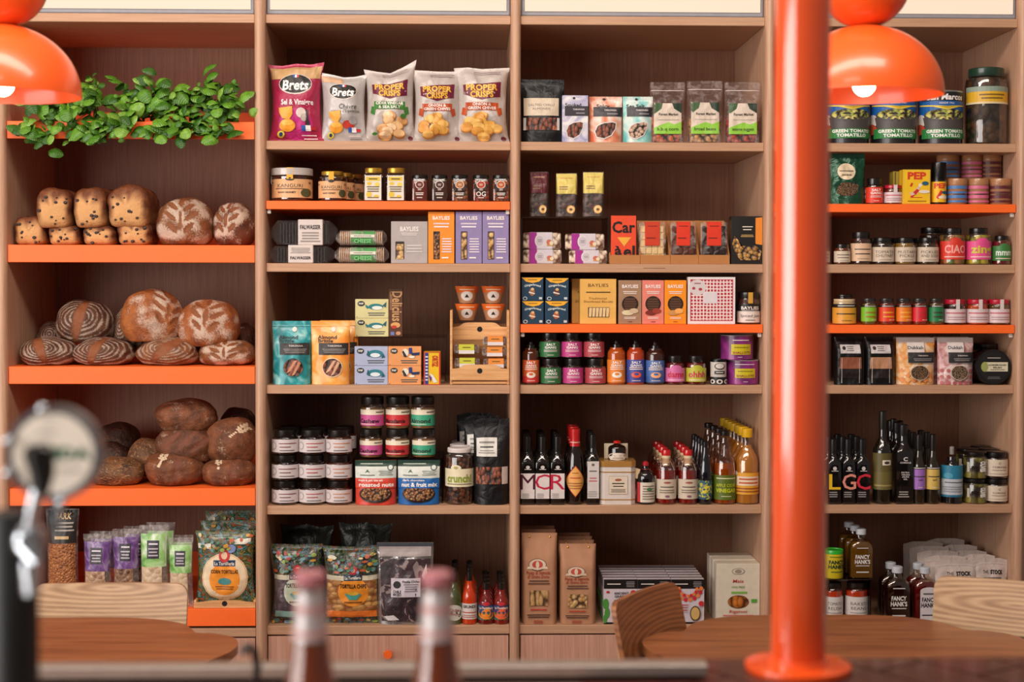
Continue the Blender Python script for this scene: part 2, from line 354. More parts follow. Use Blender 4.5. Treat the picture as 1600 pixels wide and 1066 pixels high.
def decals(parent, sf, items, step=.00022, base=.0005):
    groups = {}; order = 0
    for it in items:
        kind, a, c, name = it; order += 1; off = base+step*order
        vs, fs = [], []
        if kind in 'RL':
            rects = [a] if kind == 'R' else []
            if kind == 'L':
                u0, v0, u1, v1, n = a; r2 = random.Random(int(u0*100+v0*999))
                for k in range(n):
                    vv = v0+(v1-v0)*(k+.5)/n; hh = (v1-v0)/n*.22; sh = (u1-u0)*r2.choice((0, .08, .16)); rects.append((u0+sh*.5, vv-hh, u1-sh*.5, vv+hh))
            for (u0, v0, u1, v1) in rects:
                us = cuts(u0, u1, sf.gu, sf.nu); ws = cuts(v0, v1, sf.gv, sf.nv); b = len(vs)
                vs += [(u, v) for v in ws for u in us]; m = len(us)
                fs += [(b+j*m+i, b+j*m+i+1, b+(j+1)*m+i+1, b+(j+1)*m+i) for j in range(len(ws)-1) for i in range(m-1)]
        elif kind == 'E':
            cu, cv, ru, rv = a; n = 20; rg = 1 if sf.nu == 1 else (2 if sf.gu is None else 5)
            vs = [(cu, cv)]+[(cu+ru*q/rg*math.cos(2*PI*i/n), cv+rv*q/rg*math.sin(2*PI*i/n)) for q in range(1, rg+1) for i in range(n)]
            fs = [(0, 1+i, 1+(i+1) % n) for i in range(n)]
            for q in range(rg-1): fs += [(1+q*n+i, 1+(q+1)*n+i, 1+(q+1)*n+(i+1) % n, 1+q*n+(i+1) % n) for i in range(n)]
        elif kind == 'P':
            vs = list(a); n_ = 0; cu = sum(p[0] for p in a)/len(a); cv = sum(p[1] for p in a)/len(a); n = len(a)
            vs = [(cu, cv)]+vs+[((p[0]+cu)/2, (p[1]+cv)/2) for p in a]
            fs = [(0, 1+n+i, 1+n+(i+1) % n) for i in range(n)]+[(1+n+i, 1+i, 1+(i+1) % n, 1+n+(i+1) % n) for i in range(n)]
        elif kind == 'T':
            s, cu, cv, h, mw, bold, rot, sh, arc = a; mw = min(mw, .60) if isinstance(sf, Cyl) else mw; tv, tf, tw = textgeo(s, bold); H = h*sf.h; ext = sf.w if not rot else sf.h
            sx = min(1.25, mw*ext/(tw*H))*H
            for x, y in tv:
                X = x*sx+sh*(y-.5)*H; Y = (y-.5)*H+arc*(1-(2*x/tw)**2)*H
                if rot: X, Y = (Y, -X) if rot > 0 else (-Y, X)
                vs.append((cu+X/sf.w, cv+Y/sf.h))
            fs = tf; off += step*.5
        if (kind in 'PT' and not isinstance(sf, Flat)) or (kind == 'E' and sf.gu): vs, fs = fine(vs, fs, {'P': .06, 'E': .045, 'T': .08}[kind])
        pts = [sf.pt(u, v, off) for u, v in vs]
        g = groups.setdefault((name, c if isinstance(c, str) else id(c)), [MB(), c]); g[0].add(pts, fs)
    for (name, _), (mb, c) in groups.items():
        me = mb.mesh(name, False); link(name, me, c, parent)

# ------------------------------------------------------------------ the setting
Z = {'T': HC+.8093, 'A': HC+.4185, 'C': HC+.0383, 'D': HC-.342, 'E': HC-.7205, 'F': HC-1.0988}
BAY = [(-1.4409, -.678), (-.6432, .1158), (.1473, .9096), (.942, 1.7066)]
DEP, TH = .54, .027
FLOORM = wood('floor_boards', '8a6a54', '6a4c3a', (1, .05, 1), .5, 60)
struct('floor', MB().box(-4.5, 4.5, -6, 1.2, -.05, 0), FLOORM)
struct('wall_back', MB().box(-4.5, 4.5, .60, .75, 0, 3.7), pm('b8a494', .8))
struct('ceiling', MB().box(-4.5, 4.5, -3.2, .75, 3.7, 3.8), pm('d8ccc0', .8))

# ------------------------------------------------------------------ the shelving unit
unit = thing('shelving_unit', 'tall oak shelving unit with four bays filling the whole back of the picture', 'shelves', (0, 0, 0))
ups = [(-1.476, -1.4409), (-.678, -.6432), (.1158, .1473), (.9096, .942), (1.7066, 1.742)]
for a, b in ups:
    r = (b-a)/2; n = 8; poly = [(a, DEP), (a, 0)]+[((a+b)/2-r*math.cos(PI*k/n), -.020*math.sin(PI*k/n)) for k in range(1, n)]+[(b, 0), (b, DEP)]
    part('upright', MB().slab(poly, .05, 3.1), POST, unit, ang=1.0)
for i, (a, b) in enumerate(BAY):
    for k in ('T', 'A', 'C', 'D', 'E', 'F'):
        if i == 0 and k not in 'TF': continue
        z = Z[k] - (.006 if (i == 0 and k == 'F') else 0)
        part('wooden_shelf', MB().box(a, b, 0, DEP, z-TH, z, .0015), VENH, unit)
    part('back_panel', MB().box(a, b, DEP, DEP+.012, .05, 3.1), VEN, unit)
    lp = part('light_box', MB().box(a+.001, b-.001, .012, .10, Z['T']+.001, Z['T']+.45, .004), pm('8c8c94', .5), unit)
    part('glowing_panel', MB().box(a+.013, b-.013, .006, .011, Z['T']+.016, Z['T']+.435), emit('light_box_glow', 'f8dcc0', .88), lp)
    part('plinth', MB().box(a, b, .03, .06, .0, .09), pm('3a2a22', .7), unit)
    d = part('drawer_front', MB().box(a+.003, b-.003, .002, .02, .10, Z['F']-TH-.005-(.006 if i == 0 else 0), .001), DRW, unit)
    kz = hitY(609, 1021, 0).z; part('knob', MB().lathe([(.004, 0), (.004, .012), (.013, .014), (.0145, .020), (.013, .026)], 20), ORG, d)
    kn = d.children[0]; kn.rotation_euler = (PI/2, 0, 0); kn.location = ((a+b)/2-.001, .002, kz)
_o = part('shelf_edge_print', MB().box(.0, .07, -.0006, 0, 0, .0015), pm('6a4a38'), unit)
_o.location = (hitY(1005, 419, 0).x, 0, hitY(1005, 419.5, 0).z)

# orange steel shelves; pixel row of each top edge
OZ = {}
def oshelf(bay, py, key, tray, label):
    a, b = BAY[bay]; z = hitY(BAY_PX[bay], py, 0).z; OZ[key] = z
    t = thing('steel_shelf', label, 'shelf', ((a+b)/2, 0, z)); w = (b-a)/2-.001
    if tray:
        part('tray_floor', MB().box(-w, w, 0, DEP-.006, -.003, 0), ORG, t)
        part('front_lip', MB().box(-w, w, -.0035, 0, -.054, .0, .001), ORG, t)
        part('back_upstand', MB().box(-w, w, DEP-.006, DEP-.002, -.003, .085), ORG, t)
    else:
        part('shelf_board', MB().box(-w, w, -.006, DEP-.03, -.026, 0, .001), ORG, t)
        for s in (-1, 1):
            part('shelf_peg', MB().box(s*(w-.001)-(.012 if s > 0 else 0), s*(w-.001)+(.012 if s < 0 else 0), .004, .018, -.040, -.0265, .002), pm('d8d0c8', .2, .5), t)
BAY_PX = [205, 607, 1003, 1390]
for py, key, l in ((190, 'O1', 'orange steel tray shelf carrying the basil'), (383, 'O2', 'orange steel tray shelf under the fruit loaves'),
                   (573, 'O3', 'orange steel tray shelf under the floury round loaves'), (763.4, 'O4', 'orange steel tray shelf under the dark wheat-stencilled loaves'),
                   (952, 'O5', 'lowest orange steel tray shelf, under the crackers and corn tortillas')):
    oshelf(0, py, key, True, l)
oshelf(1, 314.5, 'B2', False, 'flat orange steel shelf under the honey jars')
oshelf(2, 507, 'B3', False, 'flat orange steel shelf under the biscuit cartons and the red lattice box')
oshelf(3, 319, 'B4', False, 'flat orange steel shelf under the yellow pepper tin and ringed cans')
oshelf(3, 508, 'B5', False, 'flat orange steel shelf under the row of small curry paste jars')
Z.update(OZ)

# ------------------------------------------------------------------ tables, chairs, lamps
TABLEM = wood('table_ash', 'a0643e', '744228', (.10, 1, 1), .38, 34, coat=.2)
ASH = wood('pale_ash', 'cca884', 'a07c5c', (.10, 1, 1), .42, 60, rings=((1.2, 0, 8.0), (0, 0, -6.2), 3.6, 1.0, .7))
ASH_SHADED = wood('ash_shaded', 'a0663c', '744428', (.10, 1, 1), .42, 60, rings=((2.2, 0, 8.0), (-.2, 0, -5.75), 3.6, 1.2, .7))  # ash with shade put into its colour, for the chair lit from behind
LEGM = wood('chair_leg_ash', 'd8b08c', 'c09068', (1, 1, .05), .45, 90)
def smooth_loop(p, n=6):
    o = []; m = len(p)
    for i in range(m):
        a, b, c, d = (Vector(p[(i+k-1) % m]) for k in range(4))
        for t in range(n):
            t /= n; o.append(tuple(.5*((2*b)+(c-a)*t+(2*a-5*b+4*c-d)*t*t+(3*b-a-3*c+d)*t**3)))
    return o
HALF = [(0, .50), (.13, .50), (.24, .478), (.32, .425), (.352, .37), (.374, .325), (.414, .318), (.468, .28), (.492, .21), (.485, .13), (.455, .06), (.44, 0)]
def table(label, cx, cy, sx, tilt):
    q = HALF; lp = q+[(x, -y) for x, y in q[-2::-1]]+[(-x, -y) for x, y in q[1:]]+[(-x, y) for x, y in q[-2:0:-1]]
    poly = [(x*sx, y) for x, y in smooth_loop(lp)][::-1]
    if sum(poly[i][0]*poly[(i+1) % len(poly)][1]-poly[(i+1) % len(poly)][0]*poly[i][1] for i in range(len(poly))) < 0: poly = poly[::-1]
    t = thing('cafe_table', label, 'table', (cx, cy, 0), tilt)
    inner = [(x*.985, y*.985) for x, y in poly]; m = MB().slab(inner, .714, .72); m.slab(poly, .72, .7405); part('tabletop', m, TABLEM, t, ang=.7)
    part('leg', MB().lathe([(.035, .02), (.03, .05), (.03, .69), (.06, .714)], 24), pm('c85020', .35, .3), t)
    part('base', MB().lathe([(.24, 0), (.24, .012), (.05, .03)], 32), pm('c85020', .35, .3), t)
table('scalloped brown ash cafe table in front of the bread bay', hitY(5, 1000, -1.35).x, -1.35, 1.0, 0)
table('scalloped brown ash cafe table behind the orange pillar', hitY(1340, 1000, -1.35).x, -1.35, .95, 0)
def chair(label, loc, rz, W, zt, zb, m, seatdir=-1):
    t = thing('cafe_chair', label, 'chair', loc, rz)
    n = 14; hw = W/2; r = .03; mb = MB(); fr = []; zs = []
    # rounded outline
    ol = []
    for cx, cz, a0 in ((hw-r, zt-r, 0), (-hw+r, zt-r, 90), (-hw+r*.6, zb+r*.6, 180), (hw-r*.6, zb+r*.6, 270)):
        rr = r if a0 < 180 else r*.6
        for k in range(7): a = math.radians(a0+15*k); ol.append((cx+rr*math.cos(a), cz+rr*math.sin(a)))
    # fill by rows so the panel can curve
    rows = sorted({round(z, 5) for x, z in ol}); N = 12
    def ext(z):
        xs = []
        for i in range(len(ol)):
            (x1, z1), (x2, z2) = ol[i], ol[(i+1) % len(ol)]
            if min(z1, z2)-1e-6 <= z <= max(z1, z2)+1e-6 and abs(z2-z1) > 1e-7: xs.append(x1+(x2-x1)*(z-z1)/(z2-z1))
        return (min(xs), max(xs)) if xs else (-hw+r, hw-r)
    lean = lambda x, z: .16+(z-zb)*.22-(x/hw)**2*.016
    for side in (0, 1):
        for z in rows:
            a, b = ext(z)
            for k in range(N+1): x = a+(b-a)*k/N; mb.v.append((x, lean(x, z)+side*.013, z))
    M = N+1; K = len(rows)
    for side in (0, 1):
        o = side*M*K
        for j in range(K-1):
            for k in range(N):
                f = (o+j*M+k, o+j*M+k+1, o+(j+1)*M+k+1, o+(j+1)*M+k); mb.f.append(f if side == 0 else f[::-1])
    for j in range(K-1):
        for k in (0, N): f = (j*M+k, (j+1)*M+k, (j+1)*M+k+M*K, j*M+k+M*K); mb.f.append(f if k == 0 else f[::-1])
    for k in range(N):
        mb.f.append((k+1, k, k+M*K, k+1+M*K)); j = (K-1)*M; mb.f.append((j+k, j+k+1, j+k+1+M*K, j+k+M*K))
    part('backrest', mb, m, t, ang=.8)
    part('seat', MB().box(-W*.5, W*.5, -.24, .14, .435, .452, .006), m, t)
    for s in (-1, 1):
        part('leg', MB().tube([(s*(hw-.05), .17, .02+.0), (s*(hw-.06), .155, .44), (s*(hw-.07), .185+(zt-zb)*.05, zb+.03)], [.012, .017, .013], 12), LEGM, t)
        part('leg', MB().tube([(s*(hw-.03), -.22, .0), (s*(hw-.05), -.19, .436)], [.012, .017], 12), LEGM, t)
    return t
p = hitY(177, 914, -.62); chair('pale ash chair with wide curved backrest between bread bay and left table', (p.x, -.83, 0), 0, .415, hitY(177, 914, -.66).z, hitY(177, 998, -.66).z, ASH)
pa, pb = hitY(950, 953, -1.20), hitY(1048, 918, -.93)
rz = math.atan2(pb.y-pa.y, pb.x-pa.x); mid = (pa+pb)/2; nrm = Vector((-math.sin(rz), math.cos(rz), 0))
chair('shade-darkened ash chair turned sideways in front of the red and black grain boxes', (mid.x-nrm.x*.195, mid.y-nrm.y*.195, 0), rz, (pb-pa).length+.005, .848, .70, ASH_SHADED)
pa = hitY(1462, 898, -.80); rz = math.radians(-27); L2 = .42
mid = pa+Vector((math.cos(rz), math.sin(rz), 0))*L2/2; nrm = Vector((-math.sin(rz), math.cos(rz), 0))
chair('pale ash chair at the right edge in front of the stock pouches', (mid.x-nrm.x*.19, mid.y-nrm.y*.19, 0), rz, L2, pa.z, pa.z-.135, ASH)

LAMPM = pm('ec5a1e', .30, .3, 0, .01)
def lamp(px, r, label):
    c = hitY(px, 150, -1.3); t = thing('pendant_lamp', label, 'lamp', (c.x, c.y, c.z)); H = .160
    prof = [(r*math.cos(a), H*math.sin(a)) for a in [math.radians(x) for x in range(0, 80, 5)]]+[(.034, H*.985)]
    n = 48; mb = MB()
    ring = prof; inn = [(q[0]-.003, q[1]-.003 if k else 0) for k, q in enumerate(prof)][::-1]
    allr = ring+[(0.004, H*.99), (.004, H*.985-.005)]+inn; b = 0
    for (rr, z) in allr:
        for i in range(n): a = 2*PI*i/n; mb.v.append((rr*math.cos(a), rr*math.sin(a), z))
    K = len(allr)
    for j in range(K):
        for i in range(n): j2 = (j+1) % K; mb.f.append((j*n+i, j*n+(i+1) % n, j2*n+(i+1) % n, j2*n+i))
    part('lower_shade', mb, LAMPM, t)
    part('upper_shade', MB().lathe([(.030, H*.985)]+[(.102*math.sin(a), H*.985-.004+.102-.102*math.cos(a)) for a in [math.radians(x) for x in range(20, 91, 7)]]+[(.098, H+.125), (.02, H+.125)], 48), LAMPM, t)
    part('bulb', MB().sph((0, 0, .026), .026, .026, .027, 24, 14), emit('bulb_glow', 'ffe2c0', 22.0), t)
    part('socket', MB().lathe([(.016, .022), (.02, .05), (.02, .12)], 16), pm('e8d8c8', .4), t)
    part('cord', MB().tube([(0, 0, H+.1), (0, 0, 3.69-c.z)], .004, 8), pm('e8521c', .5), t)
lamp(1350, .179, 'glossy orange double-dome pendant lamp beside the pillar')
lamp(4, .174, 'glossy orange double-dome pendant lamp cut off at the upper left corner')

# ------------------------------------------------------------------ bar in the foreground
ZC = 1.05
tile = pm('482018', .4, .3, 0, .12)
ctr = thing('bar_counter', 'dark brown tiled bar counter along the bottom right', 'counter', (0, 0, 0))
part('counter_body', MB().box(-2.2, 2.2, -3.98, -2.54, 0, ZC-.012), pm('3a1e18', .6), ctr)
part('grout_bed', MB().box(-2.2, 2.2, -4.0, -2.53, ZC-.0119, ZC-.004), pm('8a6a5c', .8), ctr)
cc, sn = math.cos(math.radians(-57)), math.sin(math.radians(-57)); nt = 0
def clipy(poly, yc):
    o = []
    for i in range(len(poly)):
        (x0, y0), (x1, y1) = poly[i], poly[(i+1) % len(poly)]
        if y0 <= yc: o.append((x0, y0))
        if (y0 <= yc) != (y1 <= yc): t = (yc-y0)/(y1-y0); o.append((x0+(x1-x0)*t, yc))
    return o
for i in range(-16, 17):
    for j in range(-22, 23):
        u, v = i*.195+(j % 2)*.0975, j*.099; x, y = .65+u*cc-v*sn, -2.8+u*sn+v*cc
        if not (.15 < x < 1.25 and -3.05 < y < -2.44): continue
        pg = clipy([(x+a*cc-b*sn, y+a*sn+b*cc) for a, b in ((-.095, -.047), (.095, -.047), (.095, .047), (-.095, .047))], -2.533)
        if len(pg) < 3 or max(p[1] for p in pg)-min(p[1] for p in pg) < .004: continue
        part('tile', MB().slab(pg, ZC-.0035, ZC), tile, ctr)
c = hitY(1250, 1050, -2.6); r = (hitY(1293, 500, -2.6).x-hitY(1208, 500, -2.6).x)/2
pl = thing('orange_pillar', 'glossy orange round steel pillar standing on the bar', 'pillar', (hitY(1250.5, 500, -2.6).x, -2.6, ZC))
part('pipe', MB().lathe([(r, .003), (r, 2.6)], 64), pm('ee5418', .22, 1.0, 0, .01), pl)
pl.children[0].data.materials[0].node_tree.nodes['Principled BSDF'].inputs['Coat IOR'].default_value = 1.7
part('flange', MB().lathe([(r*1.93, .0005), (r*1.96, .004), (r*1.93, .009), (r*1.1, .0115), (r*1.02, .02)], 64), pm('f4561a', .2, .5, 0, .01), pl)
steel = pm('b4aca4', .32, 0, .75)
x0, x1 = hitY(-80, 1045, -2.66).x, hitY(1108, 1045, -2.66).x
yb, yf = -2.62, -2.655; zt = hitY(600, 1032, yb).z; zl = hitY(600, 1060, yf).z
rl = thing('bar_ledge', 'long steel-edged black ledge across the bar behind the two bottles', 'ledge', ((x0+x1)/2, yb, ZC)); hw = (x1-x0)/2
part('steel_lip', MB().box(-hw, hw, yf-yb, 0, zl-ZC, zt-ZC, .002), steel, rl)
part('black_body', MB().box(-hw+.004, hw-.012, yf-yb+.006, -.002, .0005, zl-ZC), pm('0c0c0d', .4), rl)
# beer bottles
def beer(px, label):
    Y = -3.2; c = hitY(px, 893, Y); h = c.z-ZC; s = (Y+DCAM)/2400
    t = thing('beer_bottle', label, 'bottle', (c.x, Y, ZC), group='clear beer bottles in front')
    pr = [(25*s, 0)]+[(52*s, .01), (53*s, .03)]+[(53*s, h-300*s), (50*s, h-235*s), (40*s, h-180*s), (33*s, h-140*s), (29*s, h-110*s), (25*s, h-70*s), (22*s, h-26*s)]
    part('glass_body', MB().lathe(pr+[(22*s, h-22*s)], 32), glass('f0e8e4', .09), t)
    part('beer', MB().lathe([(a*.93, b+.002) for a, b in pr if b < h-109*s]+[(26.5*s, h-109*s)], 32), pm('84380c', .15, .3), t)
    part('neck_label', MB().lathe([(29.0*s, h-106*s), (25.6*s, h-72*s), (23*s, h-30*s)], 32), pm('ccc4c4', .35, 0, .35), t)
    for a, b_ in ((-62, -52), (-98, -90)): part('pink_stripe', MB().lathe([((26+(-a-70)*.1)*s+.0006, h+a*s), ((25.6+(-a-72)*.1)*s, h+b_*s)], 32), pm('c8908c', .5), t)
    part('rim', MB().lathe([(23*s, h-22*s), (25*s, h-20*s), (25*s, h-4*s), (20*s, h)], 32), pm('b87078', .4, .1), t)
beer(485, 'clear amber beer bottle with pink rim in front of the tortilla chip bags')
beer(683, 'clear amber beer bottle with pink rim in front of the silver chilli pouch')
bpy.data.objects['beer_bottle']['group'] = 'amber beer bottles on the bar'; bpy.data.objects['beer_bottle.001']['group'] = 'amber beer bottles on the bar'
# tap
Y = -3.3; s = (Y+DCAM)/2400; CH = pm('d0d8e0', .2, 0, 1.0)
tp = hitY(18, 800, Y); tw = thing('beer_tap', 'black beer tap tower with chrome faucet at the left edge', 'beer tap', (tp.x, Y, ZC))
H = tp.z-ZC
part('tower', MB().lathe([(40*s, 0), (40*s, H-.004), (36*s, H), (30*s, H+.001)], 40), pm('040404', .5), tw)
q = lambda px, py, dy=0: tuple(hitY(px, py, Y+dy)-Vector((tp.x, Y, ZC)))
part('faucet', MB().tube([q(20, 850), q(48, 850, -.02), q(50, 850, -.045), q(50, 880, -.052), q(48, 930, -.054)], [14*s, 19*s, 22*s, 17*s, 13*s], 20), CH, tw)
part('collar', MB().sph(q(48, 845, -.03), 27*s, 25*s, 30*s, 20, 12), CH, tw)
part('stem', MB().tube([q(48, 840, -.035), q(52, 800, -.04), q(60, 765, -.042)], [13*s, 11*s, 13*s], 16), CH, tw)
hd = part('tap_handle', MB().tube([q(62, 772, -.042), q(66, 740, -.04), q(60, 705, -.038), q(58, 694, -.038)], [13*s, 19*s, 24*s, 15*s], 20), pm('050505', .3, .3), tw)
bd = hitY(85, 708, Y+.03); bg = thing('tap_badge', 'round cream badge with chrome rim and green lettering on the beer tap', 'badge', tuple(bd))
R0 = 76*s
def disc(r0, y0, y1, n=48): return MB().prism([(r0*math.cos(2*PI*i/n), r0*math.sin(2*PI*i/n)) for i in range(n)][::1], y0, y1)
part('chrome_rim', disc(R0, -.004, .012), pm('9a9aa0', .22, 0, .9), bg)
part('badge_face', disc(R0*.84, -.0045, -.0041), pm('ece0d0', .5), bg)
decals(bg, Flat(2*R0, 2*R0, -.0046, -R0), [T('IDA', .70, .50, .12, '3a6a50', .5, .05), L(.32, .70, .54, .74, 1, '8a8078'), L(.55, .30, .78, .35, 1, '8a8078')], step=.0001)
part('bracket', MB().box(-.004, .004, .0, .01, -R0-.03, -R0+.005), CH, bg)
for px, py in ((66, 639), (12, 690), (12, 740), (96, 785)):
    v = hitY(px, py, Y+.02)-Vector((bd.x, bd.y, bd.z)); part('rim_stud', MB().sph(v, 8*s, .004, 8*s, 12, 8), CH, bg)
k = hitY(397, 1066, -3.0); hk = thing('wire_hook', 'small dark bent wire hook standing on the bar left of the bottles', 'hook', (k.x, -3.0, ZC))
q = lambda px, py: tuple(hitY(px, py, -3.0)-Vector((k.x, -3.0, ZC)))
e = k.z-ZC
part('wire', MB().tube([(0, 0, .002), (0, 0, e*.8), q(402, 1045), q(400, 1025), q(392, 1010), q(384, 1010), q(380, 1022)], .0048, 10), pm('1c1a1a', .3, .3, .5), hk)
part('foot', MB().lathe([(.018, 0), (.018, .004), (.005, .008)], 20), pm('2a2624', .4), hk)

# ------------------------------------------------------------------ builders for goods
TOP = {}
def place(x0, x1, yt, base, Y, dep, rd):
    """left, right and top pixel of the thing's front and what it stands on -> place, width, height"""
    Yp = Y+dep/2 if (rd and dep) else Y
    zb = Z[base] if isinstance(base, str) else (TOP[base.name] if hasattr(base, 'name') else hitY((x0+x1)/2, base, Y).z)
    a, b = hitY(x0, yt+20, Yp), hitY(x1, yt+20, Yp); wd = b.x-a.x
    if rd and not dep: dep = wd; a, b = hitY(x0, yt+20, Y+dep/2), hitY(x1, yt+20, Y+dep/2); wd = b.x-a.x
    h = hitY((x0+x1)/2, yt, Y if not rd else Y+.01).z-zb
    cx = (a.x+b.x)/2
    for l, r in BAY:
        if l-.02 < cx < r+.02:
            lo, hi = l+.0012, r-.0012
            if wd > hi-lo: wd = hi-lo
            cx = min(max(cx, lo+wd/2), hi-wd/2)
    a = Vector((cx-wd/2, 0, 0)); b = Vector((cx+wd/2, 0, 0))
    return Vector(((a.x+b.x)/2, Y, zb+.0006)), wd, h-.0006
def done(t, h): TOP[t.name] = t.location.z+h; return t
def carton(name, label, cat, x0, x1, yt, base, col, dec=(), dep=.05, Y=.012, group=None, side=None, rz=0, bev=.0008):
    p, w_, h = place(x0, x1, yt, base, Y, dep, False); t = thing(name, label, cat, p, rz, group)
    part('carton', MB().box(-w_/2, w_/2, 0, dep, 0, h, bev), col, t, smooth=False)
    sf = Flat(w_, h, 0); decals(t, sf, dec)
    if side is not None: part('side_panel', MB().box(-w_/2-.0006, -w_/2-.0002, .0015, dep-.0015, .0015, h-.0015), side, t)
    return done(t, h)
def bagfn(w_, h, d, kind, seed, tops=None, amp=.0016, flare=0.0):
    def fn(u, v, sgn=-1):
        e = abs(2*u-1)
        if kind == 'pouch': s_ = max(0, 1-(v/.90)**2.2)**.75; nar = 1-.025*s_; z = v*h
        elif kind == 'gusset': s_ = 1.0 if v < .72 else max(.06, 1-(v-.72)/.26); nar = 1; z = v*h
        else: s_ = max(0, min(1, (v-.03)/.94)); s_ = (4*s_*(1-s_))**.62; nar = (1-.10*s_+flare*(2*v-1)**2)/(1+flare); z = v*h
        prof = (1-e**3.2) if kind != 'gusset' else (1-e**14)
        wr = noise.noise(Vector((u*3.1+seed, v*4.3, seed*.7+sgn)))*amp*2.2+noise.noise(Vector((u*9+seed, v*10, sgn+3)))*amp
        Tk = d/2*s_*prof+wr*min(1, (1-e)*6)*min(1, s_*3+.25)
        if kind == 'pillow' and (v < .04 or v > .955): Tk = .0012*math.sin(u*70)*(1 if sgn < 0 else -1)+.0006
        if tops:
            q = u*(len(tops)-1); i = min(int(q), len(tops)-2); tz = tops[i]+(tops[i+1]-tops[i])*(q-i); z *= 1+(tz-1)*max(0, (v-.6)/.4)
        return Vector(((u-.5)*w_*nar, d/2+sgn*(Tk+.0005), z))
    return fn
def bagmesh(fn, nu=20, nv=26):
    mb = MB(); m = nu+1
    for sgn in (-1, 1):
        for j in range(nv+1):
            for i in range(m): mb.v.append(tuple(fn(i/nu, j/nv, sgn)))
    N = m*(nv+1)
    for j in range(nv):
        for i in range(nu):
            f = (j*m+i, j*m+i+1, (j+1)*m+i+1, (j+1)*m+i); mb.f.append(f); mb.f.append(tuple(x+N for x in f[::-1]))
        for i in (0, nu): f = (j*m+i, (j+1)*m+i, (j+1)*m+i+N, j*m+i+N); mb.f.append(f if i == 0 else f[::-1])
    for i in range(nu):
        mb.f.append((i+1, i, i+N, i+1+N)); o = nv*m; mb.f.append((o+i, o+i+1, o+i+1+N, o+i+N))
    return mb
def bag(name, label, cat, x0, x1, yt, base, col, dec=(), dep=.05, Y=.012, kind='pouch', group=None, tops=None, amp=.0016, rz=0, flare=0.0, fill=None, seed=None, back=True):
    p, w_, h = place(x0, x1, yt, base, Y, dep, False); t = thing(name, label, cat, p, rz, group)
    sd = seed if seed is not None else (x0*.37+yt*.11) % 50
    fn = bagfn(w_, h, dep, kind, sd, tops, amp, flare)
    part('bag', bagmesh(fn), col, t, ang=1.2)
    if fill:
        fh, fm = fill; f2 = bagfn(w_*.93, h, dep*.86, kind, sd, None, amp*.5)
        part('contents', bagmesh(lambda u, v, s_=-1: f2(u, .012+v*fh, s_)+Vector((0, dep*.07, 0))), fm, t, ang=1.2)
    decals(t, Bag(lambda u, v: fn(u, v, -1), w_, h), dec, step=.0003, base=.0008)
    return done(t, h)
def lid(mb, r, z0, z1): b = min(.0025, (z1-z0)*.2); return mb.lathe([(r*.985, z0), (r, z0+b*.5), (r, z1-b), (r-b*.6, z1-b*.3), (r-b*1.6, z1), (r-b*2.4, z1-b*.3)], 28)
def jar(name, label, x0, x1, yt, base, content, lidc, dec=(), lf=.20, lr=.90, sq=0, group=None, Y=.012, fillto=.78, cat='jar', neck=.82, tint='f4f0ec', shoulder=.10, extra=None, labelR=0.0):
    p, w_, h = place(x0, x1, yt, base, Y, 0, True); R_ = w_/2; p.y = Y+R_; t = thing(name, label, cat, p, 0, group); lz = 1-lf
    pr = [(.90, 0), (.985, .025), (1, .06), (1, lz-shoulder), (.96, lz-shoulder*.5), (neck, lz-.01), (neck, lz+.03)]
    part('glass_body', MB().lathe([(a*R_, b*h) for a, b in pr], 28 if sq == 0 else 48, sq=sq), glass(tint, .12), t)
    pc = [(a*R_-.0012, max(.0015, b*h)) for a, b in pr if b <= min(fillto, lz-.01)]; pc.append((pc[-1][0], min(fillto, lz-.01)*h))
    part('contents', MB().lathe(pc, 28 if sq == 0 else 48, sq=sq), content, t)
    l = MB(); lid(l, lr*R_, lz*h, h); part('lid', l, pm(lidc, .28, .3) if isinstance(lidc, str) and lidc not in SPECIAL else lidc, t)
    sf = Cyl(R_+.0002, h) if sq < .3 else Flat(2*R_, h, -R_)
    decals(t, sf, dec)
    if extra: extra(t, R_, h)
    return done(t, h)
BP = {
 'sleeve': [(.95, 0), (1, .012), (1, .60), (.95, .65), (.70, .70), (.54, .735), (.50, .80)],
 'slim': [(.95, 0), (1, .012), (1, .64), (.93, .68), (.62, .735), (.48, .77), (.46, .86)],
 'cruet': [(.93, 0), (1, .02), (1, .44), (.97, .50), (.80, .58), (.62, .66), (.50, .72), (.46, .80), (.46, .86)],
 'round': [(.92, 0), (1, .015), (1, .55), (.92, .62), (.62, .70), (.42, .76), (.38, .80), (.38, .90)],
 'wine': [(.94, 0), (1, .012), (1, .56), (.93, .60), (.66, .655), (.44, .70), (.38, .74), (.37, .84)],
 'sauce': [(.92, 0), (1, .015), (1, .48), (.92, .56), (.60, .66), (.44, .74), (.40, .82)],
 'syrup': [(.92, 0), (1, .02), (1, .66), (.90, .74), (.60, .80), (.42, .84), (.42, .90)],
 'flask': [(.94, 0), (1, .02), (1, .60), (.96, .68), (.80, .75), (.45, .80), (.36, .83), (.36, .90)],
 'tall': [(.93, 0), (1, .012), (1, .48), (.92, .58), (.70, .70), (.48, .80), (.40, .86), (.38, .90)],
 'shaker': [(.95, 0), (1, .02), (1, .72), (.92, .78), (.72, .82), (.72, .86)],
}
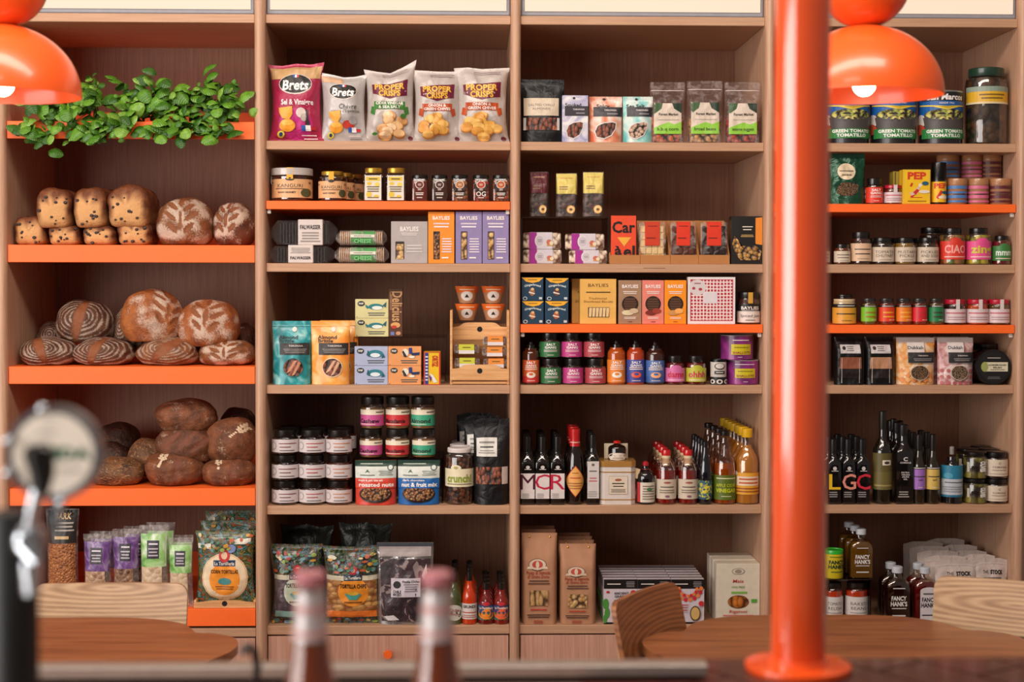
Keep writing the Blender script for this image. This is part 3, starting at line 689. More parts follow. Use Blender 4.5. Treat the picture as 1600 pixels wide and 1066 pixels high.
def bottle(name, label, kind, x0, x1, yt, base, glassc, capc, dec=(), sq=0, cap=(.80, .42), group=None, Y=.012, liquid=None, fillto=.7, cat='bottle', extra=None, dy=1.0):
    p, w_, h = place(x0, x1, yt, base, Y, 0, True); R_ = w_/2; p.y = Y+R_*dy; t = thing(name, label, cat, p, 0, group); pr = BP[kind]
    sqf = lambda b: sq if b < .62 else (sq*.4 if b < .70 else 0)
    gm = glassc if not isinstance(glassc, str) else (glass(glassc, .14) if liquid else pm(glassc, .06, .8))
    part('glass_body' if liquid or 1 else '', MB().lathe([(a*R_, b*h, sqf(b)) for a, b in pr], 28, dy=dy), gm, t)
    if liquid:
        pc = [(a*R_-.0012, max(.0015, b*h), sqf(b)) for a, b in pr if b < fillto]
        for (a0, b0), (a1, b1) in zip(pr, pr[1:]):
            if b0 < fillto <= b1: pc.append(((a0+(a1-a0)*(fillto-b0)/(b1-b0))*R_-.0012, fillto*h, sqf(fillto)))
        part('liquid', MB().lathe(pc, 28, dy=dy), liquid, t)
    if capc:
        l = MB(); lid(l, cap[1]*R_, cap[0]*h, h); part('cap', l, pm(capc, .3, .3), t)
    sf = (Cyl(R_+.0002, h) if dy == 1 else Flat(2*R_, h, -R_*dy)) if sq < .3 else Flat(2*R_, h, -R_*dy)
    decals(t, sf, dec)
    if extra: extra(t, R_, h)
    return done(t, h)
def can(name, label, x0, x1, yt, base, col, dec=(), lidc='b8b4b0', group=None, Y=.012, cat='can', ribs=None, lidf=.03, metal=.6):
    p, w_, h = place(x0, x1, yt, base, Y, 0, True); R_ = w_/2; p.y = Y+R_; t = thing(name, label, cat, p, 0, group); b = .0016
    part('can_body', MB().lathe([(R_*.97, .0), (R_, b), (R_, h*(1-lidf))], 32), col, t)
    part('rim', MB().lathe([(R_*1.01, h*(1-lidf)), (R_*1.015, h-b*.5), (R_*1.0, h), (R_*.95, h-b*.5), (R_*.94, h-b*1.5)], 32), pm(lidc, .3, .2, metal), t)
    decals(t, Cyl(R_+.0002, h), dec)
    return done(t, h)
def riser(label, x0, x1, yt, base, Y, dep, tint='d8d0cc', gl=.12):
    """clear acrylic bridge stand"""
    p, w_, h = place(x0, x1, yt, base, Y, dep, False); t = thing('acrylic_riser', label, 'display stand', p)
    m = glass(tint, gl); k = .004
    part('top_plate', MB().box(-w_/2, w_/2, 0, dep, h-k, h, .0015), m, t)
    for s_ in (-1, 1): part('side_plate', MB().box(s_*w_/2-(k if s_ > 0 else 0), s_*w_/2+(k if s_ < 0 else 0), 0, dep, 0, h-k-.0002), m, t)
    return done(t, h)

# ------------------------------------------------------------------ bread
def slit(x, y, cx, cy, ang, Ln, Wd):
    c, s_ = math.cos(ang), math.sin(ang); dx, dy = x-cx, y-cy; a, b = (dx*c+dy*s_)/Ln, (-dx*s_+dy*c)/Wd
    d = math.sqrt(a*a+b*b); return max(0.0, min(1.0, (1.25-d)/.45))
R_ = math.radians
PATTERN = {
 'leaf': [(0, .62, R_(90), .20, .06), (-.26, .42, R_(135), .22, .07), (.26, .42, R_(45), .22, .07), (-.34, .05, R_(135), .25, .07), (.34, .05, R_(45), .25, .07), (-.26, -.36, R_(130), .22, .07), (.28, -.36, R_(50), .22, .07), (0, -.1, R_(90), .30, .05)],
 'slash': [(0, 0, R_(80), .85, .17)], 'slashr': [(.08, .05, R_(60), .85, .20)], 'slashl': [(-.12, .05, R_(105), .85, .17)],
 'baton': [(-.45, 0, R_(70), .45, .10), (.0, 0, R_(70), .5, .10), (.45, 0, R_(70), .45, .10)], 'none': [],
 'half': [(.22, 0, R_(85), .95, .10)],
}
def loaf(label, x0, x1, y0, y1, Y, dep, kind='round', pat='leaf', flour='top', c=('94582c', '552a12'), yaw=0, pitch=60, roll=0, fl='c8ae9a', cut='8a4e2a', base=None, seed=0, group=None, cat='bread', name='round_loaf', stencil=None, square=2.15):
    """x0..x1, y0..y1 pixels of the outline; Y of the nearest point; the scored face turns up and towards the room"""
    a, b = hitY(x0, (y0+y1)/2, Y+dep*.4), hitY(x1, (y0+y1)/2, Y+dep*.4); w_ = b.x-a.x
    zt = hitY((x0+x1)/2, y0, Y+dep*.4).z; zb = Z[base] if base else hitY((x0+x1)/2, y1, Y+dep*.3).z; h = zt-zb
    t = thing(name, label, cat, ((a.x+b.x)/2, Y+dep/2, zb+.0005), 0, group)
    nu, nv = (128, 96) if flour == 'rings' else (84, 60); mb = MB(); masks = []; P_ = PATTERN[pat]
    axis = Matrix.Rotation(math.radians(yaw), 3, 'Z') @ Matrix.Rotation(math.radians(roll), 3, 'Y') @ Matrix.Rotation(math.radians(90-pitch*.45), 3, 'X')  # local +z = scored face
    inv = axis.transposed()
    for j in range(nv+1):
        th = PI*j/nv
        for i in range(nu):
            ph = 2*PI*i/nu; d = Vector((math.sin(th)*math.cos(ph), math.sin(th)*math.sin(ph), math.cos(th)))
            q = inv @ d; x, y, f = q.x, q.y, q.z
            e = square; m = 1/((abs(d.x)**e+abs(d.y)**e+abs(d.z)**e)**(1/e))
            r = m*(1+.09*noise.noise(d*1.6+Vector((seed, 0, 0)))+.022*noise.noise(d*5+Vector((seed, 5, 0)))+.007*noise.noise(d*14+Vector((seed, 5, 0))))
            ct = 0.0
            if f > .05:
                for s_ in P_: ct = max(ct, slit(x, y, *s_))
            r -= .055*ct*(1-ct*.35); r += .03*ct*(1-ct)*2
            fm = 0.0
            if flour == 'top': fm = .16+.50*max(0, f)**.6+.42*noise.noise(q*2.6+Vector((0, seed, 0)))
            elif flour == 'heavy': fm = .0+.62*max(0, f+.2)**.6+.46*noise.noise(q*2.6+Vector((0, seed, 0)))
            elif flour == 'rings':
                rr = math.sqrt(x*x+y*y*1.2)+.05*noise.noise(q*2.2+Vector((seed, 0, 0))); fm = .50+.26*math.sin(rr*46)+.26*noise.noise(q*3.1+Vector((0, seed, 0)))
                if f < -.2: fm -= .4
            elif flour == 'light': fm = .30+.34*noise.noise(q*3.1+Vector((0, seed, 0)))
            elif flour == 'seed': fm = .38+.55*noise.noise(q*24+Vector((0, seed, 0)))
            if stencil:
                sx, sy, sa, sl = stencil; cc_, ss_ = math.cos(sa), math.sin(sa); dx, dy = x-sx, y-sy; u, v = (dx*cc_+dy*ss_)/sl, (-dx*ss_+dy*cc_)/sl
                hit = 0
                if f > 0:
                    if abs(v) < .05 and -1.2 < u < .2: hit = 1
                    for k in range(4):
                        for sg in (-1, 1):
                            uu, vv = u-(k*.28-.1), v-sg*.20; c2, s2 = math.cos(sg*.75), math.sin(sg*.75); A, B = (uu*c2+vv*s2)/.22, (-uu*s2+vv*c2)/.085
                            if A*A+B*B < 1: hit = 1
                if hit: fm = 1.4; ct = 0
            fm = max(0, min(1.4, fm))*(1-.85*ct)
            pz = d.z*r
            if pz < -.72: pz = -.72-(.72+pz)*-.12
            mb.v.append((d.x*r*w_/2, d.y*r*dep/2, pz)); masks.append((fm, ct, 0, 1))
    zs = [v[2] for v in mb.v]; z0, z1 = min(zs), max(zs); mb.v = [(x, y, (z-z0)/(z1-z0)*h) for x, y, z in mb.v]
    for j in range(nv):
        for i in range(nu): mb.f.append((j*nu+i, (j+1)*nu+i, (j+1)*nu+(i+1) % nu, j*nu+(i+1) % nu))
    if flour == 'rings': fl = 'a89484'
    me = mb.mesh('crust', True, 3.1); at = me.color_attributes.new('mask', 'FLOAT_COLOR', 'POINT')
    at.data.foreach_set('color', [c_ for m_ in masks for c_ in m_])
    link('crust', me, crust_mat(c[0], c[1], fl, cut), t)
    return done(t, h)
def fruitloaf(label, x0, x1, y0, y1, base, seed, Y=.02, group=None, dep=.22, yaw=0):
    a, b = hitY(x0, y1-10, Y), hitY(x1, y1-10, Y); w_ = b.x-a.x; zb = Z[base] if isinstance(base, str) else hitY((x0+x1)/2, y1, Y).z; h = hitY((x0+x1)/2, y0, Y+.03).z-zb
    t = thing('fruit_loaf', label, 'bread', ((a.x+b.x)/2, Y, zb+.0005), yaw, group); n = 40; m = 26
    mb = MB(); msk = []
    for j in range(m+1):
        v = j/m; e = min(1, min(v, 1-v)*7); sc = .86+.14*math.sqrt(1-(1-e)**2); y = v*dep
        yo = -.014*math.sqrt(max(0, 1-(1-min(1, v*7))**2)) if v < .5 else .014*e
        for i in range(n):
            an = 2*PI*i/n; c, s_ = math.cos(an), math.sin(an); ex = 5.5 if s_ < 0 else 2.8
            mm = 1/((abs(c)**ex+abs(s_)**ex)**(1/ex)); top = max(0, s_)
            rx = w_/2*(.90+.10*(.5+.5*s_)+.02*math.sin(an*3)); nz = 1+.09*noise.noise(Vector((c*2+seed, s_*2, v*4)))+.02*noise.noise(Vector((c*7+seed, s_*7, v*14)))
            x, z = c*mm*rx*sc*nz, h*(.48+s_*mm*.5*sc*nz)
            mb.v.append((x, y+yo*0, max(0, z))); msk.append((.0, max(0, min(.75, (.42-z/h)*2+.25*noise.noise(Vector((c*3+seed, s_*3, v*6)))))*(1 if v > .0 else 1), 0, 1))
    for j in range(m):
        for i in range(n): mb.f.append((j*n+i, j*n+(i+1) % n, (j+1)*n+(i+1) % n, (j+1)*n+i))
    # domed ends
    for j, yy, fl_ in ((0, -.012, False), (m, dep+.012, True)):
        b0 = j*n; c0 = len(mb.v); rings = 3
        prev = [b0+i for i in range(n)]
        for k in range(1, rings+1):
            f = 1-k/(rings+.6); cur = []
            for i in range(n):
                x, y, z = mb.v[b0+i]; zc = h*.45; cur.append(len(mb.v)); mb.v.append((x*f, y+(yy-y)*(1-f**2), zc+(z-zc)*f)); zz = (zc+(z-zc)*f)/h; msk.append((.0, max(0, min(1, (.80-zz)*4+.7*noise.noise(Vector((x*40+seed, 1, zz*3))))), 0, 1))
            for i in range(n):
                q = (prev[i], cur[i], cur[(i+1) % n], prev[(i+1) % n]); mb.f.append(q if not fl_ else q[::-1])
            prev = cur
        mb.f.append(tuple(prev) if fl_ else tuple(prev[::-1]))
    me = mb.mesh('crust', True, 3.1); at = me.color_attributes.new('mask', 'FLOAT_COLOR', 'POINT'); at.data.foreach_set('color', [c_ for q in msk for c_ in q])
    link('crust', me, crust_mat('8a4a20', '42180a', 'e0c09a', 'd8a066', 30), t)
    rs = MB(); r2 = random.Random(seed)
    for k in range(11):
        x, z = r2.uniform(-.38, .38)*w_, r2.uniform(.08, .80)*h; rr = r2.uniform(.0028, .0066); ed = max(abs(x)/(w_/2), abs(z/h-.45)*2)
        rs.sph((x, -.012*(1-ed*ed)+.0006, z), rr, .003, rr*.8, 8, 5)
    for k in range(14):
        an = r2.uniform(.2, 2.9); y = r2.uniform(.05, .9)*dep; rr = .005
        rs.sph((math.cos(an)*w_*.47, y, h*(.5+math.sin(an)*.46)), rr, rr, rr*.7, 8, 5)
    o = part('raisins', rs, pm('2a140e', .5), t); o['kind'] = 'stuff'
    return done(t, h)
# ------------------------------------------------------------------ basil
def basil(label, px, py, seed, n, spread, group):
    r2 = random.Random(seed); c = hitY(px, py, .03); t = thing('basil_bunch', label, 'herb', (c.x, .05, Z['O1']+.001), 0, group)
    stems = MB(); heads = []
    for k in range(15):
        a = r2.uniform(-1.2, 1.2); hx = math.sin(a)*spread*r2.uniform(.5, 1); hz = r2.uniform(-.05, .125) if abs(a) < .9 else r2.uniform(-.05, .07)
        hy = -.075 if hz < .0 else r2.uniform(-.06, .02)
        heads.append(Vector((hx, hy, hz))); stems.tube([(r2.uniform(-.02, .02), .04, .004), (hx*.4, 0, max(.02, hz*.7+.03)), tuple(heads[-1])], [.0022, .002, .0012], 6)
    part('stems', stems, pm('6a9a3c', .5), t)
    for k in range(n):
        hd_ = heads[k % len(heads)]; az = r2.uniform(0, 2*PI); el = r2.uniform(-.6, .8); sc = r2.uniform(.65, 1.2)*(.6 if k % 3 == 0 else 1.05)
        o = link('leaf', LEAF[r2.randrange(len(LEAF))], None, t)
        o.location = hd_+Vector((r2.gauss(0, .014), r2.gauss(-.004, .012), r2.gauss(0, .015)))
        d = Vector((math.cos(az)*math.cos(el), -abs(math.sin(az))*.75*math.cos(el), math.sin(el)-.15)); nrm_ = Vector((r2.gauss(0, .4), -.8+r2.gauss(0, .3), .75+r2.gauss(0, .3)))
        yx = d.normalized(); zx = (nrm_-yx*nrm_.dot(yx)).normalized(); xx = yx.cross(zx); o.rotation_euler = Matrix((xx, yx, zx)).transposed().to_euler(); o.scale = (sc, sc, sc)
    return t
def leafmesh(seed, ln=.050, wd=.037):
    r2 = random.Random(seed); mb = MB(); nv, nu = 10, 8; cup = r2.uniform(.35, .6); curl = r2.uniform(.1, .45)
    for j in range(nv+1):
        v = j/nv; hw = wd/2*(max(0, math.sin(PI*min(1, v**.82)))**.62)*(1 if v < .99 else 0)+.0004
        for i in range(nu+1):
            u = 2*i/nu-1; x = u*hw; z = .010*math.sin(v*PI)-cup*wd*.5*(u*u)*math.sin(v*PI)**.5+.0035*(1-abs(u))*0-.0022*math.exp(-(u*6)**2)-curl*ln*v*v*.5+.0009*math.sin(v*22)*abs(u); mb.v.append((x, v*ln, z))
    m = nu+1
    for j in range(nv):
        for i in range(nu): mb.f.append((j*m+i, j*m+i+1, (j+1)*m+i+1, (j+1)*m+i))
    return mb.mesh('leaf', True, 3.1)
def leafmat(c1, c2):
    m, n, b = newmat('basil_'+c1); L_ = n.links.new; tc = nd(n, 'ShaderNodeTexCoord'); nz = nd(n, 'ShaderNodeTexNoise', Scale=60.0, Detail=3.0); L_(tc.outputs['Object'], nz.inputs['Vector'])
    r = ramp(n, [(.3, c2), (.7, c1)]); L_(nz.outputs[0], r.inputs[0]); L_(r.outputs[0], b.inputs['Base Color']); b.inputs['Roughness'].default_value = .38; b.inputs['Subsurface Weight'].default_value = 0
    w1 = nd(n, 'ShaderNodeTexWave', Scale=70.0, bands_direction='Y'); L_(tc.outputs['Object'], w1.inputs['Vector']); bp = nd(n, 'ShaderNodeBump', Strength=.35, Distance=.002); L_(w1.outputs[0], bp.inputs['Height']); L_(bp.outputs[0], b.inputs['Normal']); return m
LEAF = []
for k, (a_, b_) in enumerate((('5a8a24', '3c6c14'), ('74a432', '4e801c'), ('4a7c20', '2e5a12'), ('6c9c2c', '4a7c1c'), ('8cb44a', '628c28'), ('3c6a1c', '244a10'))):
    me = leafmesh(k+3); me.materials.append(leafmat(a_, b_)); LEAF.append(me)

# ================================================================== bay 1: basil and bread
for k, (px, py, n, sp, l) in enumerate(((78, 196, 105, .085, 'leafy basil bunch under the left lamp, leftmost on the top orange shelf'), (148, 190, 100, .075, 'leafy basil bunch drooping over the shelf edge right of the left lamp'),
        (212, 186, 92, .070, 'basil bunch with one tall upright leaf, middle of the top orange shelf'), (272, 182, 100, .075, 'tallest pale green basil bunch right of the middle'),
        (326, 186, 84, .062, 'basil bunch second from the right on the top orange shelf'), (360, 206, 40, .05, 'small basil bunch hanging lowest at the right end'))):
    basil(l, px, py, 11+k, n, sp, 'basil bunches on the top orange shelf')
G = 'raisin fruit loaves'
fr = []
for k, (a, b, c, s_) in enumerate(((20, 72, 337, 1), (73, 125, 351, 2), (126, 180, 352, 3), (182, 236, 344, 4))):
    fr.append(fruitloaf('raisin fruit loaf in the bottom row, %s' % ('leftmost', 'second from left', 'third from left', 'rightmost')[k], a, b, c, 383, 'O2', s_, group=G, Y=.03, yaw=(.0, 0, 0, .05)[k]))
for k, (a, b, c, s_, bt) in enumerate(((54, 112, 293, 5, 356), (111, 167, 292, 6, 356), (166, 232, 289, 7, 355))):
    fruitloaf('raisin fruit loaf on top of the pile, %s' % ('left', 'middle', 'right, largest with darkest crust')[k], a, b, c, bt, bt, s_, group=G, Y=.015, yaw=(.04, -.05, .02)[k])
G = 'floury round loaves'
loaf('round loaf dusted with flour and slashed as a leaf, right of the fruit loaves', 241, 334, 308, 383, .02, .17, pat='leaf', flour='heavy', pitch=35, base='O2', seed=3, group=G)
loaf('floured leaf-slashed round loaf cut off by the upright, right end of the second shelf', 331, 399, 316, 383, .05, .15, pat='leaf', flour='heavy', pitch=45, yaw=-15, base='O2', seed=8, c=('7a3e20', '451e10'), group=G)
G = 'round loaves on the third shelf'
loaf('grey ringed loaf with brown slash, leftmost in the front row of shelf three', 29, 119, 526, 573, .02, .17, pat='slashl', flour='rings', pitch=52, base='O3', seed=1, group=G, c=('6e3c22', '3a1c10'))
loaf('ringed round loaf with brown slash, second in the front row of the third shelf', 114, 208, 527, 573, .02, .17, pat='slash', flour='rings', pitch=48, base='O3', seed=4, yaw=-8, group=G, c=('6e3c22', '3a1c10'))
loaf('pale ringed loaf with slanting brown slash, third in the front row of the third shelf', 214, 313, 527, 573, .02, .18, pat='slashr', flour='rings', pitch=50, base='O3', seed=5, group=G)
loaf('heavily floured loaf at the right end of the front row of the third shelf', 309, 400, 530, 573, .02, .17, pat='leaf', flour='heavy', pitch=40, base='O3', seed=6, group=G)
loaf('dark ringed loaf with brown slash sitting on the two leftmost front loaves', 85, 177, 468, 536, .10, .17, pat='slash', flour='rings', pitch=40, seed=9, group=G, c=('6a3a20', '341a0e'))
loaf('grey ringed loaf mostly hidden at the back left of the third shelf', 56, 110, 502, 556, .22, .14, pat='none', flour='rings', pitch=50, seed=12, group=G, c=('6a3a22', '35190e'))
loaf('grey ringed loaf tucked behind the big golden loaf', 177, 236, 474, 552, .14, .15, pat='none', flour='rings', pitch=30, yaw=-30, seed=13, group=G, c=('7a4a30', '45241a'))
loaf('big golden round loaf with floury leaf slashes, topmost of the third shelf', 186, 284, 451, 535, .035, .17, pat='leaf', flour='top', pitch=52, yaw=38, roll=18, seed=15, group=G, c=('b5692e', '7a3a18'))
loaf('golden round loaf with floury leaf slashes resting on the two rightmost front loaves', 275, 374, 468, 543, .035, .17, pat='leaf', flour='heavy', pitch=58, roll=6, seed=17, group=G, c=('b0622c', '6e3416'))
loaf('dark loaf end at the back right of the third shelf', 362, 400, 505, 556, .20, .13, pat='none', flour='light', pitch=50, seed=19, group=G, c=('5a2c1a', '2e140c'))
G = 'dark loaves on the fourth shelf'
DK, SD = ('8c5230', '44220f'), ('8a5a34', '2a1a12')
loaf('seed-crusted loaf on the fourth shelf just right of the tap badge', 140, 225, 715, 764, .03, .17, pat='none', flour='seed', fl='c89a6c', seed=21, base='O4', group=G, c=SD)
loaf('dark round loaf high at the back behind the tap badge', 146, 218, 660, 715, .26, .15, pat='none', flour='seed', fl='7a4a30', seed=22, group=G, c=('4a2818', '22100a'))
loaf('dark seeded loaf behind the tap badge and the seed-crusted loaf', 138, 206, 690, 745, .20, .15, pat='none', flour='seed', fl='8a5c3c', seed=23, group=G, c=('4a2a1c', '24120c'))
loaf('small seeded loaf between the seed-crusted loaf and the leaning baton', 198, 262, 685, 745, .13, .14, pat='none', flour='seed', fl='b8845a', seed=24, group=G, c=SD)
loaf('dark loaf with a floury wheat stencil left of its fold, front of the fourth shelf', 224, 319, 704, 764, .02, .17, pat='half', flour='light', fl='d8bfa0', seed=25, base='O4', group=G, cut='74402a', c=DK, pitch=42, stencil=(-.28, .42, R_(80), .42))
loaf('dark wheat-stencilled loaf at the right end of the front row, fourth shelf', 314, 402, 713, 764, .02, .17, pat='half', flour='light', fl='d8bfa0', seed=27, base='O4', group=G, cut='74402a', c=DK, pitch=42, stencil=(-.30, .45, R_(95), .36))
loaf('slashed dark baton lying under the topmost baton', 243, 340, 664, 722, .05, .15, pat='baton', flour='light', pitch=45, roll=14, seed=29, group=G, cut='74402a', c=('7a4628', '3a1c10'), name='baton_loaf', square=2.4)
loaf('topmost dark oval loaf of the fourth shelf pile', 243, 338, 623, 675, .06, .15, pat='none', flour='light', pitch=45, roll=8, seed=31, group=G, cut='74402a', c=DK, square=2.3)
loaf('dark round loaf with wheat stencil high at the right of the fourth shelf', 321, 402, 652, 722, .04, .17, pat='none', flour='light', fl='d8bfa0', seed=33, group=G, cut='74402a', c=DK, pitch=38, stencil=(.42, .30, R_(40), .40))
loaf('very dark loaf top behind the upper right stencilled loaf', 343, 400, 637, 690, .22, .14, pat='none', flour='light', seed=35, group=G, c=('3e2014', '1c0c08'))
# crackers and tortillas
CF = lambda: film('c4bcb8', .10)
bag('cracker_pack', 'tall clear pack of golden seeded crackers with black header behind the beer tap', 'crackers', 68, 121, 797, 'O5', CF(), [R(.04, .66, .96, .99, '2a2624', 'header_print'), R(.06, .06, .94, .655, 'crackers', 'cracker_window'), T('BARK', .55, .93, .055, 'd8b888', .5, .03), R(.3, .70, .75, .73, 'c8a878'), L(.3, .77, .9, .88, 3, 'a8a098')], dep=.05, kind='pillow', amp=.001)
tn = [('cracker_pack', 'lilac-topped cracker pack, left of the two purple ones', 127, 173, 836, 'purple', 'cracker', 'a888b8'), ('cracker_pack', 'purple-topped dark cracker pack, right of the two purple ones', 174, 217, 828, 'purple', 'crackerd', 'a888b8'),
      ('cracker_pack', 'green-topped cracker pack, taller one on the left', 216, 262, 822, 'green', 'crackerl', 'a888b8'), ('cracker_pack', 'green-topped cracker pack beside the tortillas', 261, 301, 842, 'green', 'crackerl', 'a888b8')]
for k, (nm, l, a, b, yt, hc, wc, _) in enumerate(tn):
    t = bag(nm, l, 'crackers', a, b, yt, 'O5', CF(), [R(.03, .50, .97, .90, hc, 'header_print'), R(.05, .03, .82, .50, wc, 'cracker_window'), R(.27, .60, .72, .82, '35303a'), L(.32, .755, .68, .80, 1, 'd8d0d8'), L(.32, .62, .68, .74, 3, 'b8b0b8')], dep=.035, kind='pillow', amp=.001, group='soft cracker packs on the lowest orange shelf', rz=(-.05, .03, 0, 0)[k])
    dup(t, off=((.006, .022, .01, -.01)[k], .055, 0), label=l.replace('cracker pack', 'cracker pack showing behind').replace(', ', ' one, ', 1))
    d = t
# corn tortilla pack in a little crate
def crate(label, x0, x1, yt_side, yb, Y, dep, fronts, base):
    """small pine crate: side boards, floor, shaped front boards with a round hole"""
    p, w_, h = place(x0, x1, yt_side, base, Y, dep, False); t = thing('wooden_crate', label, 'crate', p)
    for s_ in (-1, 1): part('side_board', MB().box(s_*w_/2-(.008 if s_ > 0 else 0), s_*w_/2+(.008 if s_ < 0 else 0), 0, dep, 0, h, .001), CRATE, t)
    part('floor_board', MB().box(-w_/2+.008, w_/2-.008, .004, dep, .004, .010), CRATE, t)
    part('back_board', MB().box(-w_/2+.008, w_/2-.008, dep-.006, dep, .012, h*.8), CRATE, t)
    for (v0, v1, yy) in fronts:
        z0, z1 = v0*h, v1*h; c = z1-(z1-z0)*.28; W = w_/2-.001
        poly = [(-W, z0), (W, z0), (W, c), (W*.72, c+.002), (W*.55, z1-.002), (W*.4, z1), (-W*.4, z1), (-W*.55, z1-.002), (-W*.72, c+.002), (-W, c)]
        part('front_board', MB().prism(poly, yy-.007, yy), CRATE, t)
        zc = z0+(z1-z0)*.60; part('hole', MB().prism([(.0085*math.cos(2*PI*i/20), zc+.0085*math.sin(2*PI*i/20)) for i in range(20)], yy-.0074, yy-.0070), pm('120a08', .8), t)
    return done(t, h)
ct = crate('low pine crate holding the corn tortilla packs', 303, 400, 938, 952, .012, .2, [(0.02, 1.0, .0)], 'O5'); 
def bits_(seed, n, v0, v1, cols=('c8903a', 'b8502c', '7a94a8', '8aa04a', 'd8c088', '3a6a4a', '5a8a88')):
    r2 = random.Random(seed); return [E(r2.uniform(.05, .95), r2.uniform(v0, v1), r2.uniform(.02, .045), r2.uniform(.012, .028), cols[r2.randrange(len(cols))], 'print') for _ in range(n)]
def tort(x0, x1, yt, Y, label, front):
    d = [R(.0, .90, 1, 1.0, 'jungle2')]
    d = []
    if front: d = [E(.5, .36, .42, .34, 'd8b890', 'tortilla_window'), E(.5, .36, .39, .315, 'ecd6b4', 'tortilla'), E(.5, .33, .28, .235, 'ee9430', 'round_label'), R(.30, .515, .70, .60, '223a5a', 'name_banner'), T('La Tortilleria', .5, .555, .045, 'e8dcc8', .36), E(.5, .66, .10, .09, 'c03030'), E(.5, .665, .055, .052, 'e8c0a0'),
                   T('CORN TORTILLAS', .5, .44, .05, '3a2010', .5), E(.5, .30, .12, .05, '4a8a8a'), L(.32, .18, .68, .24, 2, '8a4a10'), R(.02, .76, .26, .83, 'dcd8c8', 'sticker'), R(.66, .82, .95, .90, 'dcd8c8', 'sticker'), E(.62, .76, .08, .06, '8090c0')]
    d += bits_(x0, 30, .74, .95)
    return bag('tortilla_pack', label, 'tortillas', x0, x1, yt, 'O5', 'jungle2', d, dep=.05, Y=Y, kind='pillow', group='round tortilla packs', amp=.003)
TOPc = None
t = tort(303, 398, 838, .018, 'busy green tortilla pack with orange round label, in the low pine crate', True); t.location.z += .014
t2 = tort(311, 402, 822, .085, 'busy green tortilla pack standing behind the front one in the low pine crate', False); t2.location.z += .014; t3 = tort(318, 402, 806, .145, 'rearmost green tortilla pack in the low pine crate', False); t3.location.z += .014

# ================================================================== bay 2
# crisps
def brets(x0, x1, yt, label, red, tops):
    d = [R(.02, .80, .98, .955, 'c8a070' if red else 'd8bca4', 'top_band')] if red else [R(.02, .86, .5, .955, 'd0a888', 'top_band')]
    if red: d += [P([(.02, .0), (.98, .0), (.98, .70), (.8, .72), (.5, .60), (.2, .60), (.08, .66)], 'a8224a', 'red_print'), E(.5, .22, .34, .20, 'bc2a78', 'glow_print')]
    d += [E(.5, .725, .335, .135, 'd8ccc4', 'badge_edge'), E(.5, .73, .32, .122, '16120f', 'badge'), T('Brets', .51, .715, .125, 'f4eeea', .52, .03, sh=.15), R(.45, .81, .49, .845, '2a4a9a', 'flag_blue'), R(.49, .81, .53, .845, 'f0f0f0', 'flag_white'), R(.53, .81, .57, .845, 'c82a2a', 'flag_red')]
    if red: d += [T('Sel & Vinaigre', .54, .495, .065, 'f0e4e4', .66, .03), E(.62, .36, .10, .065, 'd8c8c0', 'garlic'), E(.68, .30, .07, .05, 'a89890', 'garlic'), P([(.72, .40), (.76, .40), (.77, .28), (.79, .24), (.79, .14), (.70, .14), (.70, .24), (.72, .28)], '3a2a30', 'bottle_print')]
    else: d += [T('Chèvre', .62, .50, .07, '3a3a3c', .42, .0, sh=.15), T("piment d'Espelette", .55, .435, .045, '4a4444', .68, 0, sh=.1), E(.63, .24, .14, .06, 'c03a30', 'pepper'), E(.74, .30, .10, .06, '9a9696', 'goat_cheese')]
    d += [P([(.16, .42), (.44, .44), (.45, .34), (.38, .27), (.24, .29), (.17, .36)], 'e8a43c', 'crisp'), E(.34, .20, .16, .08, 'e89a30', 'crisp'), E(.34, .235, .12, .035, 'f0b850', 'crisp'), R(.62, .13, .70, .20, '2a5aa8', 'flag_blue'), R(.70, .13, .80, .20, 'f0e8e8', 'flag_white'), R(.80, .14, .90, .18, 'c02a2a', 'flag_red'), E(.22, .09, .07, .045, 'd8c84a', 'seal'), E(.22, .09, .035, .025, '223c6a', 'seal'), L(.60, .06, .90, .09, 1, 'f0e4e4'), L(.62, .02, .92, .05, 1, 'e8c8c8' if red else '6a6464')]
    return bag('crisp_packet', label, 'crisps', x0, x1, yt, 'A', foil('a82c50' if red else 'bcb6b4', .35, .15, .35), d, dep=.075, kind='pillow', tops=tops, amp=.004, flare=.05, group='crisp packets on the top shelf')
brets(417, 505, 97, 'dark pink crisp packet with tan top and black oval badge, leftmost on the top shelf', True, [.98, .97, 1, .99, 1.02])
brets(498, 573, 111, 'silver grey crisp packet with black oval badge, between the pink packet and the white ones', False, [1.0, .97, .93, .94, .98])
